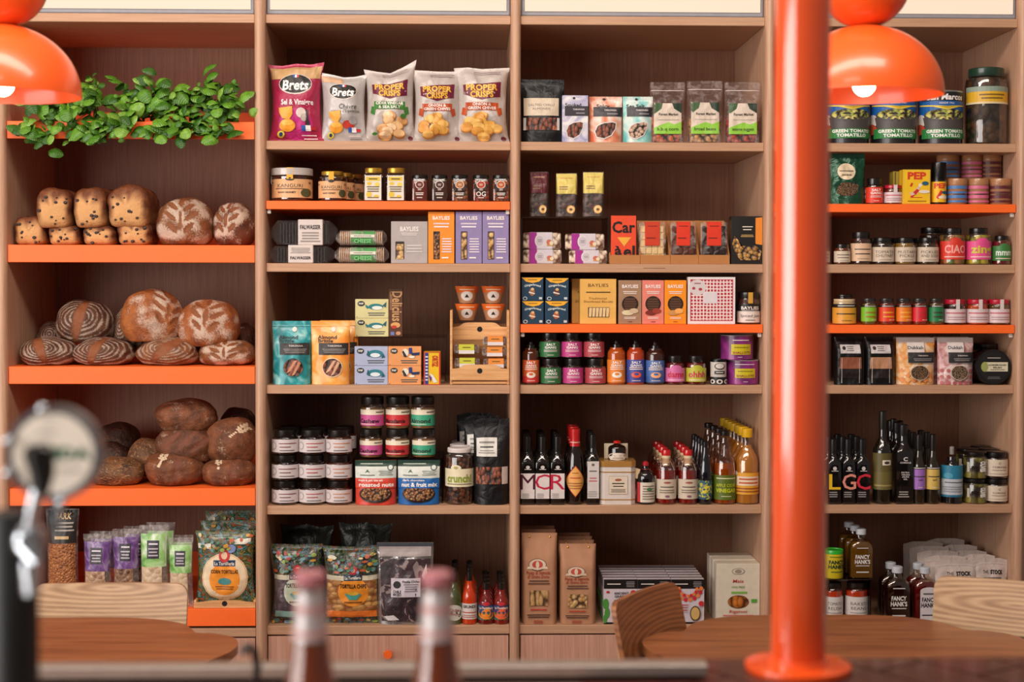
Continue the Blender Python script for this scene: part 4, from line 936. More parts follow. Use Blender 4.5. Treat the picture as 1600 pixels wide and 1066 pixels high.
def proper(x0, x1, yt, label, green, tops, seed):
    c = '3a7a2c' if green else 'b84a1c'
    d = [P([(.12, .76), (.88, .80), (.88, .60), (.70, .585), (.5, .555), (.30, .595), (.13, .63)], '6a1834', 'logo_panel'), T('PROPER', .5, .725, .075, 'e8b440', .64, .04), T('CRISPS', .5, .632, .075, 'e8b440', .48, .04), R(.30, .676, .70, .684, 'c89048'),
         P([(.16, .52), (.84, .52), (.84, .42), (.16, .42)], c, 'flavour_banner'), P([(.10, .46), (.20, .44), (.18, .34), (.08, .37)], c, 'flavour_banner'), P([(.90, .46), (.80, .44), (.84, .34), (.92, .37)], c, 'flavour_banner')]
    d += [T('CIDER VINEGAR' if green else 'ONION &', .5, .497, .035, 'f0e8e0', .6, .03), T('& SEA SALT' if green else 'GREEN CHIVES', .5, .448, .035, 'f0e8e0', .6, .03)]
    r2 = random.Random(seed)
    pos = [(.5+.30*math.cos(a)*q, .20+.13*math.sin(a)*q) for q in (1, .55, .2) for a in [r2.uniform(0, 6.3)+k*1.0 for k in range(6 if q > .3 else 2)]]+[(.5, .34)]
    for k, (u, v) in enumerate(sorted(pos, key=lambda q: -q[1])): d += [E(u, v, .125, .060, ('b8742c', 'a8682c', 'c8883c')[k % 3], 'crisp_shadow'), E(u-.005, v+.008, .115, .050, ('e0a850', 'd89844', 'ecbc68')[k % 3] if not green else ('e4b884', 'd8a068', 'eccaa0')[k % 3], 'crisp')]
    if green: d += [E(.80, .33, .06, .03, '3a7a2c', 'herb'), E(.2, .10, .05, .02, '3a7a2c', 'herb')]
    d += [E(.90, .045, .05, .028, '6a3040', 'seal'), L(.35, .92, .85, .94, 1, '8a6a70')]
    return bag('crisp_packet', label, 'crisps', x0, x1, yt, 'A', foil('c0b6b0', .40, .12, .45), d, dep=.08, kind='pillow', tops=tops, amp=.0055, flare=.05, group='crisp packets on the top shelf', seed=seed)
proper(567, 650, 100, 'white crisp packet with green banner and raised right corner', True, [.95, .92, .90, .98, 1.08], 3)
proper(643, 723, 107, 'white crisp packet with orange banner, middle of the three white ones', False, [1.0, .99, .98, .98, .99], 9)
proper(709, 797, 103, 'white crisp packet with orange banner at the right end of the top shelf', False, [.99, 1.0, .98, .99, 1.0], 17)

# honey
LB = 'd8a878'
def tub(t, R0, h):
    part('tape_seal', MB().box(-.010, .010, -R0*1.03, -R0*1.03+.0006, h*.66, h*1.0), pm('e8a82c', .4), t)
    part('handle', MB().tube([(-R0*1.02, 0, h*.86), (-R0*.98, -R0*.5, h*.55), (-R0*1.0, -R0*.2, h*.45)][:2]+[(R0*0-R0*.9, -R0*.6, h*.5)], .0012, 6), pm('a8a8a8', .3), t)
def honeydec(r): return [R(-.05, .10, 1.05, .66, LB, 'kraft_label'), T('KANGURI', .5, .46, .10, '3a2a20', .5, .0), L(.25, .34, .75, .40, 1, '6a4a34'), T('RAW HONEY', .45, .26, .05, '3a2a20', .3, .03), E(.78, .25, .11, .13, '4a4f30', 'round_seal'), E(.5, .66, .07, .05, '3a2a20', 'emblem'), E(.15, .55, .03, .03, '6a4a34', 'bee'), E(.85, .55, .03, .03, '6a4a34', 'bee')]
jar('honey_tub', 'wide clear honey tub with kraft label and yellow seal, leftmost on the orange shelf', 425, 488, 262, 'B2', 'honeyc', pm('b8b0ac', .2, .3), honeydec(0), lf=.22, lr=1.04, neck=.95, shoulder=.04, extra=tub, cat='honey')
hj = jar('honey_jar', 'honey jar with kraft label, gold lid and yellow seal right of the wide tub', 498, 541, 267, 'B2', 'honeyc', 'gold', honeydec(0), lf=.14, lr=.80, extra=lambda t, R0, h: part('tape_seal', MB().box(-.008, .008, -R0*1.02, -R0*1.02+.0006, h*.62, h*.97), pm('e8a82c', .4), t), cat='honey', group='kraft-labelled honey jars')
for k in range(3): dup(hj, off=(.022+.028*k, .07*(k+1), 0), label='kraft-labelled honey jar in shadow, %s behind the gold-lidded front jar' % ('first', 'second', 'third')[k], group='kraft-labelled honey jars')
for k, (a, b) in enumerate(((568, 600), (603, 635))):
    q = jar('honey_jar', 'square honey jar with yellow and white printed label and gold lid, %s of the pair' % ('left', 'right')[k], a, b, 262, 'B2', 'darkjam', 'gold', [R(.10, .03, .90, .76, 'd8d0c4', 'label_panel'), R(.16, .60, .84, .72, 'd8b83a', 'yellow_print'), E(.32, .52, .12, .05, 'd8b83a', 'yellow_print'), E(.7, .5, .12, .06, 'e0c850', 'yellow_print'), E(.3, .2, .14, .08, 'd8b83a', 'yellow_print'), E(.66, .14, .12, .05, 'd8b83a', 'yellow_print'), L(.25, .63, .75, .69, 1, '3a3028'), L(.2, .26, .8, .46, 3, '6a5a3a'), L(.2, .08, .8, .14, 1, '6a5a3a')], lf=.16, lr=.86, sq=.8, cat='honey', group='square honey jars with yellow labels')
names = (('672418', 'Native', 'Smoke'), ('3e2018', 'Smoke', 'Honey'), ('a8682c', 'The', 'Turmeric'), ('a83a1c', 'The', 'OG'), ('b0581c', 'The', 'Hottest'))
for k, (a, b) in enumerate(((643, 669), (674, 700), (705, 732), (738, 765), (769, 796))):
    c, n1, n2 = names[k]
    jar('spice_jar', ('small brown jar with white hexagon print', 'small dark brown jar with white hexagon print', 'small golden jar with white hexagon print', 'small red jar printed OG under a hexagon', 'small orange jar with white hexagon print')[k]+', %s of five on the orange shelf' % ('first', 'second', 'third', 'fourth', 'fifth')[k], a, b, 273, 'B2',
        chunks(c, '5a2010', 110) if k > 1 else pm(c, .3), '16120f', [E(.5, .62, .26, .15, 'd8ccc4', 'hexagon'), E(.5, .62, .22, .127, c, 'hexagon_inside'), L(.40, .58, .60, .66, 2, 'd8ccc4'), L(.38, .40, .62, .46, 1, 'd8ccc4'), (T('OG', .5, .28, .17, 'e8e0d8', .55, .01) if n2 == 'OG' else L(.24, .22, .76, .34, 2, 'e8e0d8')), L(.3, .1, .7, .18, 1, 'c8bcb4')], lf=.16, lr=.96, sq=.6, neck=.9, cat='jar', group='small hexagon-printed jars')
# shelf C
def tray(x0, x1, y0, y1, label, Y, lx):
    p, w_, h = place(x0, x1, y0, 'C' if y1 > 405 else y1, Y, .06, False); t = thing('cracker_tray', label, 'crackers', p, 0, 'clear trays of dark crackers')
    part('film_wrap', MB().lathe([(.3, -.54), (.7, -.47), (1, -.42), (1, .42), (.7, .48), (.35, .54)], 20, sq=.9), film('8a8482', .06), t)
    o = [c for c in t.children][0]; o.rotation_euler = (0, PI/2, 0); o.scale = (h/2, .032, w_); o.location = (0, .034, h/2)
    m = MB()
    for k in range(16): x = -w_*.37+w_*.74*k/15; m.box(x-.0015, x+.0015, .010, .058, h*.08, h*.88, .0008)
    part('crackers', m, pm('2a2422', .5), t, smooth=False); t['kind'] = 'thing'; del t['kind']
    m = MB().box(-w_*.33, w_*.33, .012, .056, h*.02, h*.07); part('black_tray', m, pm('151313', .3, .4), t)
    part('label_sleeve', MB().box(lx*w_-w_*.20, lx*w_+w_*.20, -.0035, .066, .0, h+.002, .002), pm('cfc2bc', .5), t)
    decals(t, Flat(w_*.40, h, -.0036), [T('FALWASSER', .5+lx/.40, .72 if y1 < 400 else .30, .16, '2a2422', .33/.40, .03), L(.1+lx/.4, .10 if y1 < 400 else .55, .9+lx/.4, .55 if y1 < 400 else .9, 4, '8a8078')])
    return done(t, h)
b1 = tray(421, 519, 384, 412, 'clear tray of dark crackers with pale label, lower of the two', .014, .0)
tray(425, 522, 344, 383.5, 'clear tray of dark crackers with tall pale label, on top of the other', .016, .12)
def roll(x0, x1, y0, y1, label):
    p, w_, h = place(x0, x1, y0, 'C' if y1 > 405 else y1, .014, .05, False); t = thing('cracker_roll', label, 'crackers', p, 0, 'rolls of cheese crackers'); r = h/2
    m = MB(); n = 22
    for k in range(n):
        x = -w_*.40+w_*.80*k/(n-1); mm = MB().lathe([(r*.80, -.0016), (r*.86, 0), (r*.80, .0016)], 18); m.add([(x+v[2], r+v[0], r+v[1]) for v in mm.v], mm.f)
    part('crackers', m, pm('dcb48c', .6), t)
    def cyl(rr, x0_, x1_, nm, c):
        mm = MB().lathe([(rr, x0_), (rr, x1_)], 24); part(nm, MB().add([(v[2], r+v[0], r+v[1]) for v in mm.v], mm.f), c, t)
    cyl(r*.90, -w_*.20, w_*.27, 'green_sleeve', '2a9a3a'); cyl(r*.915, -w_*.205, w_*.275, 'wrap_band', film('c8c0ba', .05))
    mm = MB().lathe([(r*.35, -w_*.5), (r*.6, -w_*.46), (r*.95, -w_*.42), (r*.97, w_*.42), (r*.6, w_*.47), (r*.3, w_*.5)], 18); part('film_wrap', MB().add([(v[2], r+v[0], r+v[1]) for v in mm.v], mm.f), film('d0c8c4', .08), t)
    decals(t, Flat(w_*.47, h, -.001), [R(.57-.5, .52, 1.07, .70, 'dcd8c8', 'white_band'), L(.2, .57, .94, .65, 1, '3a4a3a'), T('CHEESE', .57, .30, .22, '78c47c', .7)])
    return done(t, h)
roll(522, 607, 385, 412, 'roll of cheese crackers in a green sleeve, lower of the two')
roll(524, 604, 359, 384.5, 'roll of cheese crackers in a green sleeve, upper of the two')
GB = 'biscuit cartons with windows'
carton('biscuit_carton', 'squat grey biscuit carton with a small biscuit window', 'biscuits', 611, 668, 346, 'C', 'aaa09e', [T('BAYLIES', .5, .82, .10, 'e4dcd8', .5, .03), L(.28, .66, .72, .74, 2, 'd8d0cc'), R(.12, .10, .36, .52, '2a201c', 'window'), R(.14, .10, .34, .46, 'pasta2', 'biscuits'), L(.42, .24, .86, .46, 3, 'c8c0bc')], dep=.05, group=GB)
for k, (a, b, c, l, wc) in enumerate(((669, 710, 'e88a24', 'tall orange biscuit carton with a striped window', 'choc'), (712, 753, '8a7ca8', 'tall purple biscuit carton beside the orange one', 'pasta2'), (754, 795, '8a7ca8', 'tall purple biscuit carton against the upright', 'pasta2'))):
    carton('biscuit_carton', l, 'biscuits', a, b, 331, 'C', c, [T('BAYLIES', .5, .88, .065, 'f0e4dc', .66, .03), L(.2, .74, .8, .80, 1, 'd8c8d0'), L(.2, .68, .8, .74, 1, 'e8dce0'), R(.20, .08, .44, .62, '2a201c', 'window'), R(.22, .09, .42, .60, wc if k else 'nutmix', 'biscuits'), L(.50, .20, .92, .50, 6, 'e0d4dc'), L(.5, .08, .8, .14, 1, 'f0e4dc')], dep=.055, group=GB)
# shelf D
def brittle(x0, x1, c, bc, label):
    d = [T('Almond', .42, .745, .055, '1e2420', .5, .03), T('Brittle', .38, .69, .05, '1e2420', .42, .03), R(.20, .47, .97, .655, '2e2a2a', 'dark_band'), T('TARONGA', .62, .61, .025, 'd8ccc4', .4, .02), L(.3, .49, .9, .57, 3, '8a8480'), E(.56, .27, .27, .155, bc[0], 'window_edge'), E(.56, .27, .25, .14, 'almond', 'brittle_window'),
         P([(.38, .18), (.50, .22), (.66, .38), (.58, .38)], bc[1], 'brittle_piece'), P([(.52, .14), (.60, .16), (.76, .34), (.70, .37)], bc[1], 'brittle_piece'), E(.58, .87, .06, .04, 'e0d4c8', 'round_sticker'), R(.02, .925, .98, .935, bc[2], 'zip_line')]
    return bag('brittle_pouch', label, 'sweets', x0, x1, 502, 'D', c, d, dep=.05, kind='pouch', group='almond brittle pouches')
p = brittle(424, 485, 'teal', ('1e7a80', 'c08464', '7ac0c0'), 'teal almond brittle pouch at the left end of the shelf')
p = brittle(485, 546, 'orangeb', ('e8c8a8', 'd0a080', 'f8c880'), 'orange almond brittle pouch beside the teal one')
dup(p, off=(.022, .06, 0), label='orange almond brittle pouch half hidden behind the front orange one')
rs1 = riser('long clear acrylic bridge carrying the yellow fish tins', 552, 697, 526.5, 'D', .085, .22, gl=.16)
def tin(x0, x1, yt, base, col, kind, label, Y):
    d = [E(.18, .76, .11, .14, '1e2a2a', 'brand_oval'), T('FMF', .18, .76, .10, 'e8e4d8', .14, .03), L(.36, .10, .92, .32, 2, '4a5050'), E(.05, .06, .015, .02, '3a3a3a', 'dot')]
    if kind == 'fish': d += [E(.62, .60, .22, .16, '2a7a80', 'fish'), E(.66, .54, .16, .10, 'e4e8dc', 'fish_belly'), P([(.30, .72), (.40, .62), (.44, .54), (.36, .50), (.32, .56)], '2a7a80', 'fish_tail'), P([(.82, .66), (.94, .86), (.92, .56)], '1e5a68', 'fish_head')]
    if kind == 'curl': d += [E(.62, .62, .24, .20, '2a7a88', 'fish'), E(.62, .55, .15, .11, 'dce4e8', 'fish_belly'), P([(.40, .82), (.36, .56), (.44, .46), (.48, .60)], '1e5a68', 'fish_tail'), P([(.80, .40), (.86, .64), (.92, .44)], '1e5a68', 'fish_head')]
    if kind == 'mussel': d += [E(.52, .68, .10, .20, 'e4dcc8', 'mussel'), P([(.62, .92), (.72, .94), (.74, .60), (.64, .62)], '263a7a', 'shell'), P([(.70, .66), (.96, .70), (.94, .56), (.72, .52)], '1e2e5a', 'shell'), P([(.42, .72), (.48, .46), (.58, .46), (.46, .80)], '2a2a30', 'shell'), E(.72, .46, .09, .07, 'e8e0cc', 'mussel')]
    return carton('fish_tin_carton', label, 'tinned fish', x0, x1, yt, base, col, d, dep=.03, Y=Y, group='small printed cartons of tinned seafood')
q = tin(555, 607, 497.5, rs1, 'd4cc94', 'fish', 'pale yellow carton with a whale-like fish, lower one on the acrylic bridge', .09)
tin(555, 607, 467.5, q, 'd4cc94', 'fish', 'pale yellow carton with a whale-like fish, upper one on the acrylic bridge', .09)
carton('biscuit_carton', 'narrow upright brown carton with sideways gold lettering beside the yellow ones', 'sweets', 607, 629, 451, rs1, '583420', [T('Delicius', .62, .63, .20, 'c89a68', .62, .02, rot=1), T('Cantuccini', .22, .75, .07, 'c89a68', .38, 0, rot=1), E(.5, .24, .34, .06, 'd8a060', 'fruit'), E(.4, .20, .2, .035, 'b83a2c', 'fruit'), R(.15, .03, .42, .10, '6a7ab0'), E(.7, .07, .18, .04, 'c8906a', 'fruit')], dep=.04, Y=.088)
for k, (a, b, c, kd, nm) in enumerate(((554, 606, 'a8b0cc', 'curl', 'pale blue carton with a curled fish'), (606.5, 658, 'e0985e', 'mussel', 'peach carton with mussels'))):
    q = tin(a, b, 572, 'D', c, kd, nm+', lower of its pair', .014); tin(a, b, 541.5, q, c, kd, nm+', upper of its pair', .015)
carton('fish_tin_carton', 'upright yellow carton with red edges, blue stripe and sideways lettering', 'tinned fish', 662, 688, 550, 'D', 'e4b81c', [R(0, 0, 1, .02, 'c82a2a'), R(0, .98, 1, 1, 'c82a2a'), R(.0, 0, .06, 1, 'c82a2a'), R(.92, 0, 1, 1, 'c82a2a'), R(.08, .02, .28, .97, '2a3a8a', 'blue_stripe'), T('ORTIZ', .68, .72, .16, 'c02a24', .34, .04, rot=1), P([(.34, .36), (.56, .30), (.84, .08), (.6, .06)], 'e0dcd8', 'fish'), P([(.30, .30), (.5, .22), (.4, .08)], '6a2a7a', 'fish_fin'), L(.1, .1, .26, .9, 8, 'd8d4e0')], dep=.06)
cr = crate('pine display crate with two scooped front boards holding wrapped bars', 704, 797, 485, 602, .02, .16, [(.06, .27, .0), (.60, .83, .055)], 'D')
part('lower_rail', MB().box(-.085, .085, .0, .006, .002, .010), CRATE, cr)
for (x, y, c, l, i) in ((712, 568, 'c4c43c', 'lime-labelled clear wrapped bar, bottom left in the crate', 0), (711, 547, 'c4c43c', 'lime-labelled clear wrapped bar, top left in the crate', 1), (757, 569, 'e08a3c', 'orange-labelled clear wrapped bar, bottom right in the crate', 2), (755, 551, 'e08a3c', 'orange-labelled clear wrapped bar, middle right in the crate', 3), (756, 534, 'e08a3c', 'orange-labelled clear wrapped bar, top right in the crate', 4)):
    Yb = .030+.0*i; a = hitY(x, y+7, Yb); b = hitY(x+36, y-9, Yb); w_, h = b.x-a.x, b.z-a.z; t = thing('wrapped_bar', l, 'sweets', ((a.x+b.x)/2, Yb, a.z+.001), 0, 'clear wrapped nut bars in the pine crate'); h -= .002
    part('nut_bar', MB().box(-w_*.48, w_*.48, .004, .030, .002, h-.002, .003), 'muesli', t)
    part('film_wrap', MB().box(-w_*.55, w_*.55, .0028, .0312, .001, h-.001, .003), film('d0c8c4', .08), t)
    part('paper_band', MB().box(-w_*.34, w_*.34, .0, .0325, .0, h, .001), c, t)
    decals(t, Flat(w_*.68, h, 0), [R(.0, .05, 1, .40, 'dcd4d4', 'white_band'), L(.2, .60, .8, .80, 1, '6a5a20')])
def cup(x0, x1, yt, base, label, Y=.075):
    p, w_, h = place(x0, x1, yt, base, Y, 0, True); R0 = w_/2; p.y = Y+R0; t = thing('candle_cup', label, 'cup', p, 0, 'tapered cups stacked on the pine crate')
    part('glass_cup', MB().lathe([(R0*.60, 0), (R0*.97, h*.93), (R0*.97, h*.97)], 28), pm('5a3a28', .2, .4), t)
    part('black_lid', MB().lathe([(R0*.62, h*.90), (R0*.62, h)], 24), pm('161312', .4), t)
    sf = Taper(R0*.61, R0*1.0, h); decals(t, sf, [R(0, .0, 1, .60, 'b8805a', 'kraft_sleeve'), R(-.0, .60, 1.0, .97, 'e06a24', 'orange_band'), E(.5, .40, .21, .28, 'dcd0c8', 'round_label'), P([(.42, .32), (.58, .32), (.5, .52)], '2a2220', 'boat_print'), L(.25, .72, .75, .84, 1, 'f0d0b0')])
    return done(t, h)
for k, (a, b) in enumerate(((711, 748), (752, 789))):
    q = cup(a, b, 474, 501, 'tapered kraft and orange cup, lower %s of four' % ('left', 'right')[k]); cup(a, b, 446.5, q, 'tapered kraft and orange cup, upper %s of four' % ('left', 'right')[k])
# shelf E
JL = [R(-.1, .10, 1.1, .62, 'cfc4c4', 'label_panel'), E(.22, .36, .10, .16, '9a9090', 'crest'), E(.22, .36, .08, .13, 'cfc4c4', 'crest_inside')]
cols = [(425, 467), (467.5, 509), (509.5, 550)]; nm = ('left', 'middle', 'right'); prev = [None]*3
for r_, (yt, l) in enumerate(((751.5, 'bottom'), (711, 'middle'), (672, 'top'))):
    for k, (a, b) in enumerate(cols):
        c = ('7a3a3a', 'a83a3a', 'c07a50')[k]
        q = jar('jam_jar', 'white-labelled dark jam jar, %s row, %s of three' % (l, nm[k]), a, b, yt, prev[k] or 'E', pm(('1a0808', '220a08', '4a1c0a')[k], .1, .8), '14100e', JL+[L(.38, .42, .82, .50, 1, c), L(.40, .28, .66, .36, 1, c), L(.4, .14, .75, .22, 1, '6a6060')], lf=.28, lr=.86, neck=.84, group='dark jam jars stacked three high', cat='jam')
        prev[k] = q
        if r_ == 2 and k < 3: dup(q, off=(.006, .10, 0), label='jam jar in shadow behind the top row, %s one' % nm[k])
rs2 = riser('smoky clear acrylic bridge over the two nut pouches', 551, 692, 716.5, 'E', .05, .20, 'b0a8a4', .10)
for k, (c, n_, xs) in enumerate((('c4508c', 'Cashew', ((562.5, 597), (564, 600))), ('c82e34', 'Macadamia', ((603, 639), (603, 640))), ('3aa07c', 'Almond', ((644.5, 680), (642.5, 679))))):
    pv = rs2
    for r_, (yt, l) in enumerate(((670.5, 'lower'), (620, 'upper'))):
        a, b = xs[r_]
        pv = jar('nut_butter_jar', '%s nut butter jar with %s label, %s of its stack' % (n_.lower(), ('pink', 'red', 'green')[k], l), a, b, yt, pv, pm('8a6438', .3, .5), '171412', [R(-.15, .10, 1.15, .60, c, 'colour_label'), R(-.15, .44, 1.15, .60, 'e8dcc4', 'cream_band'), T(n_, .42, .25, .12, '2a1418', .62, .03), L(.6, .48, .9, .56, 1, '5a4a40'), L(.1, .13, .6, .17, 1, 'e8dcc4')], lf=.25, lr=.98, neck=.9, fillto=.66, group='nut butter jars stacked on the acrylic bridge', Y=.055, cat='nut butter')
def nutpouch(x0, x1, c1, c2, s1, s2, label):
    return bag('nut_pouch', label, 'nuts', x0, x1, 720.5, 'E', c1, [R(.0, .86, 1, 1, '1e3a2e', 'dark_band'), R(.0, .60, 1, .86, 'd0d4cc', 'pale_band'), R(0, .0, 1, .02, c2), L(.08, .90, .72, .94, 1, 'c8d0c0'), E(.86, .84, .08, .07, '2a3a34', 'seal'), E(.86, .84, .055, .05, 'd0d4cc', 'seal_inside'), P([(.24, .72), (.30, .80), (.36, .72), (.30, .75)], '2a5a3a', 'leaf_mark'), L(.12, .65, .48, .69, 1, '4a5a50'), L(.58, .66, .92, .78, 3, '8a9088'),
        E(.5, .25, .40, .20, '241612', 'bowl'), E(.5, .27, .37, .17, 'nutmix', 'nuts_print'), R(.0, .38, 1, .60, c1, 'flavour_band'), T(s1, .38, .56, .045, 'f0e8e0', .6), T(s2, .52, .46, .085, 'f4ece4', .86, .03)], dep=.05, Y=.012, kind='pouch', group='coloured nut pouches under the bridge')
nutpouch(554, 619, 'd0402c', 'c83a28', 'maple & pink lake salt', 'roasted nuts', 'red and white roasted nuts pouch under the acrylic bridge')
p = nutpouch(621, 687, '1e62a8', '1c5890', 'dark chocolate', 'nut & fruit mix', 'blue and white nut and fruit mix pouch under the acrylic bridge')
cj = jar('muesli_jar', 'tall clear jar of brown muesli with crunch! label and white lid', 696, 740, 701, 'E', 'muesli', pm('dcd0cc', .4), [R(-.1, .32, 1.1, .64, 'e4d8b8', 'cream_label'), E(.42, .66, .12, .05, 'e4d8b8', 'label_tab'), T('crunch!', .5, .47, .13, '8a9a2c', .86, .04), L(.2, .345, .8, .39, 1, '8a8060'), E(.42, .66, .05, .025, 'a8a060', 'leaf_mark')], lf=.08, lr=.86, neck=.84, fillto=.86, cat='muesli', group='tall muesli jars with white lids')
dup(cj, off=(.006, .10, 0), label='tall clear muesli jar standing behind the one in front', group='tall muesli jars with white lids')
dup(cj, off=(.010, .20, 0), label='rearmost tall clear muesli jar behind the other two', group='tall muesli jars with white lids')
BLK = foil('0f0e10', .42, .2, .5)
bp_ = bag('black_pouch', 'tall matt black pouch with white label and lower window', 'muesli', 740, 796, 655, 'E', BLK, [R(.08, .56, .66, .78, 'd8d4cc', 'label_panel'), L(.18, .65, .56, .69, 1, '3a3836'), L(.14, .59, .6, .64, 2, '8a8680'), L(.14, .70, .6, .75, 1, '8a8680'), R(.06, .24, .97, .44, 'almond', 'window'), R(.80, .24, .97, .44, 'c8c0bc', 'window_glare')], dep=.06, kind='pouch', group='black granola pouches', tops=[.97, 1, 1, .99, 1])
dup(bp_, off=(-.03, .10, .0), label='black pouch leaning in shadow behind the front black pouch', group='black granola pouches')
dup(bp_, off=(-.055, .20, .0), label='rearmost black pouch at the back near the upright', group='black granola pouches')
# shelf F
def bits(seed, n, v0, v1, cols=('c8903a', 'b8502c', '7a94a8', '8aa04a', 'd8c088', '3a6a4a', 'a83a34', '5a8a88')):
    r2 = random.Random(seed); return [E(r2.uniform(.05, .95), r2.uniform(v0, v1), r2.uniform(.025, .06), r2.uniform(.012, .028), cols[r2.randrange(len(cols))], 'print') for _ in range(n)]
def tchips(x0, x1, yt, label, oc, win, lc, t2, tops):
    d = [R(.0, .60, 1, .955, 'jungle', 'busy_print'), R(0, .0, 1, .14, 'jungle', 'busy_print_foot'), R(.03, .12, .97, .60, win, 'chips_window'), R(.02, .57, .98, .63, 'cfc6ae', 'cream_band'), R(.06, .09, .94, .17, lc, 'lower_band'), E(.53, .42, .29, .185, oc, 'round_label'), R(.36, .57, .70, .645, '1c3448', 'name_banner'), T('La Tortilleria', .53, .607, .035, 'e4dccc', .3), E(.53, .70, .085, .055, 'b8303a', 'scarf'), E(.53, .70, .04, .03, 'd8a080', 'face'),
         T(t2, .53, .50, .05, '2a1c18', .5, .03), E(.53, .385, .15, .03, '4a9a90', 'bowl'), P([(.38, .39), (.68, .39), (.60, .32), (.46, .32)], '4a9a90', 'bowl'), E(.53, .405, .11, .025, 'd8a83a', 'chips'), L(.33, .27, .73, .31, 1, '7a4a20'), E(.15, .86, .08, .03, 'd8d0b8', 'sticker')]+bits(x0, 34, .67, .93)+bits(x0+1, 8, .03, .08)
    return bag('tortilla_chip_bag', label, 'tortilla chips', x0, x1, yt, 'F', 'jungle', d, dep=.07, kind='pillow', tops=tops, amp=.004, flare=.02, group='tortilla chip bags')
tchips(421, 503, 853, 'tortilla chip bag with pale green round label, leftmost on the bottom shelf', 'c4cdb8', 'bluechips', '8ab0a8', 'TORTILLA CHIPS', [1, 1, .99, 1, 1])
tchips(502, 596, 855, 'tortilla chip bag with orange round label on the bottom shelf', 'e8902c', 'chipsd', 'e0762c', 'TORTILLA CHIPS', [1.0, .985, .98, .99, 1.01])
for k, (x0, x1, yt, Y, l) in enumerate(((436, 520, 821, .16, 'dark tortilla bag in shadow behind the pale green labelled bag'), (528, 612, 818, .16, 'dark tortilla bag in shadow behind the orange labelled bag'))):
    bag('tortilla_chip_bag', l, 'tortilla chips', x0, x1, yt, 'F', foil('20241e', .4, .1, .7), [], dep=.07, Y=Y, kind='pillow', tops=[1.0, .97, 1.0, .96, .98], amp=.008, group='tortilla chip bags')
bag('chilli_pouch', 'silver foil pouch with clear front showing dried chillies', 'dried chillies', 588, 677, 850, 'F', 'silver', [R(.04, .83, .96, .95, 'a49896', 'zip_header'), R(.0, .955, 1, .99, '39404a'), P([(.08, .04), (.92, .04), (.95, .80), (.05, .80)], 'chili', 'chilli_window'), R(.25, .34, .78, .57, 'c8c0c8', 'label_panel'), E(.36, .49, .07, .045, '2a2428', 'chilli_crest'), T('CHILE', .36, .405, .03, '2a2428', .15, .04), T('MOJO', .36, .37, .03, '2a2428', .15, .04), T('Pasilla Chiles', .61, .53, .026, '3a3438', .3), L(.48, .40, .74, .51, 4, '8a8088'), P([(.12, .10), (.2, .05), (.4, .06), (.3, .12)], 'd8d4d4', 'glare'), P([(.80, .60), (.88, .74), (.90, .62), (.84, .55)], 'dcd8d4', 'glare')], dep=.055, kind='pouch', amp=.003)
hs = [('sauce_bottle', 'green hot sauce bottle with oval white label', 698, 722, 893, pm('3a4a1e', .12, .7), '141210', [E(.5, .22, .42, .15, 'd0ccc0', 'oval_label'), T('Chile', .5, .27, .05, '8a2a2a', .5), T('Mojo', .5, .20, .05, '8a2a2a', .5)], (.60, .42)),
      ('sauce_bottle', 'orange hot sauce bottle with white lettered label', 722, 745, 894, pm('c03a14', .12, .7), '141210', [R(-.1, .10, 1.1, .40, 'd4c8c4', 'label_panel'), T('GRUNDS', .5, .34, .05, '1c1614', .8, .04), L(.15, .21, .85, .25, 1, 'b83a2c'), L(.15, .12, .85, .19, 2, 'b86a60')], (.62, .40)),
      ('sauce_bottle', 'red sauce bottle with orange and blue label', 747, 772, 911, pm('6a1410', .12, .7), '141210', [R(-.1, .10, 1.1, .45, 'jungle2', 'busy_print'), R(.12, .28, .88, .46, '2a4a7a', 'name_banner'), E(.5, .27, .34, .15, 'e8862c', 'round_label'), T('La Tortilleria', .5, .40, .05, 'e8dccc', .6), E(.5, .50, .14, .05, 'c0303a', 'scarf')], (.84, .46)),
      ('sauce_bottle', 'red sauce bottle with coral label beside the upright', 773, 797, 911, pm('7a1a12', .12, .7), '141210', [R(-.1, .10, 1.1, .45, 'jungle2', 'busy_print'), R(.12, .28, .88, .46, '2a3a6a', 'name_banner'), E(.5, .27, .34, .15, 'e0603a', 'round_label'), T('La Tortilleria', .5, .40, .05, 'e8dccc', .6), E(.5, .50, .14, .05, 'c0303a', 'scarf')], (.84, .46))]
for n_, l, a, b, yt, c, cc, d, cp in hs:
    q = bottle(n_, l, 'sauce', a, b, yt, 'F', c, cc, d, cap=cp, group='rows of small hot sauce bottles'); row(q, 3, .062, l, 'rows of small hot sauce bottles')

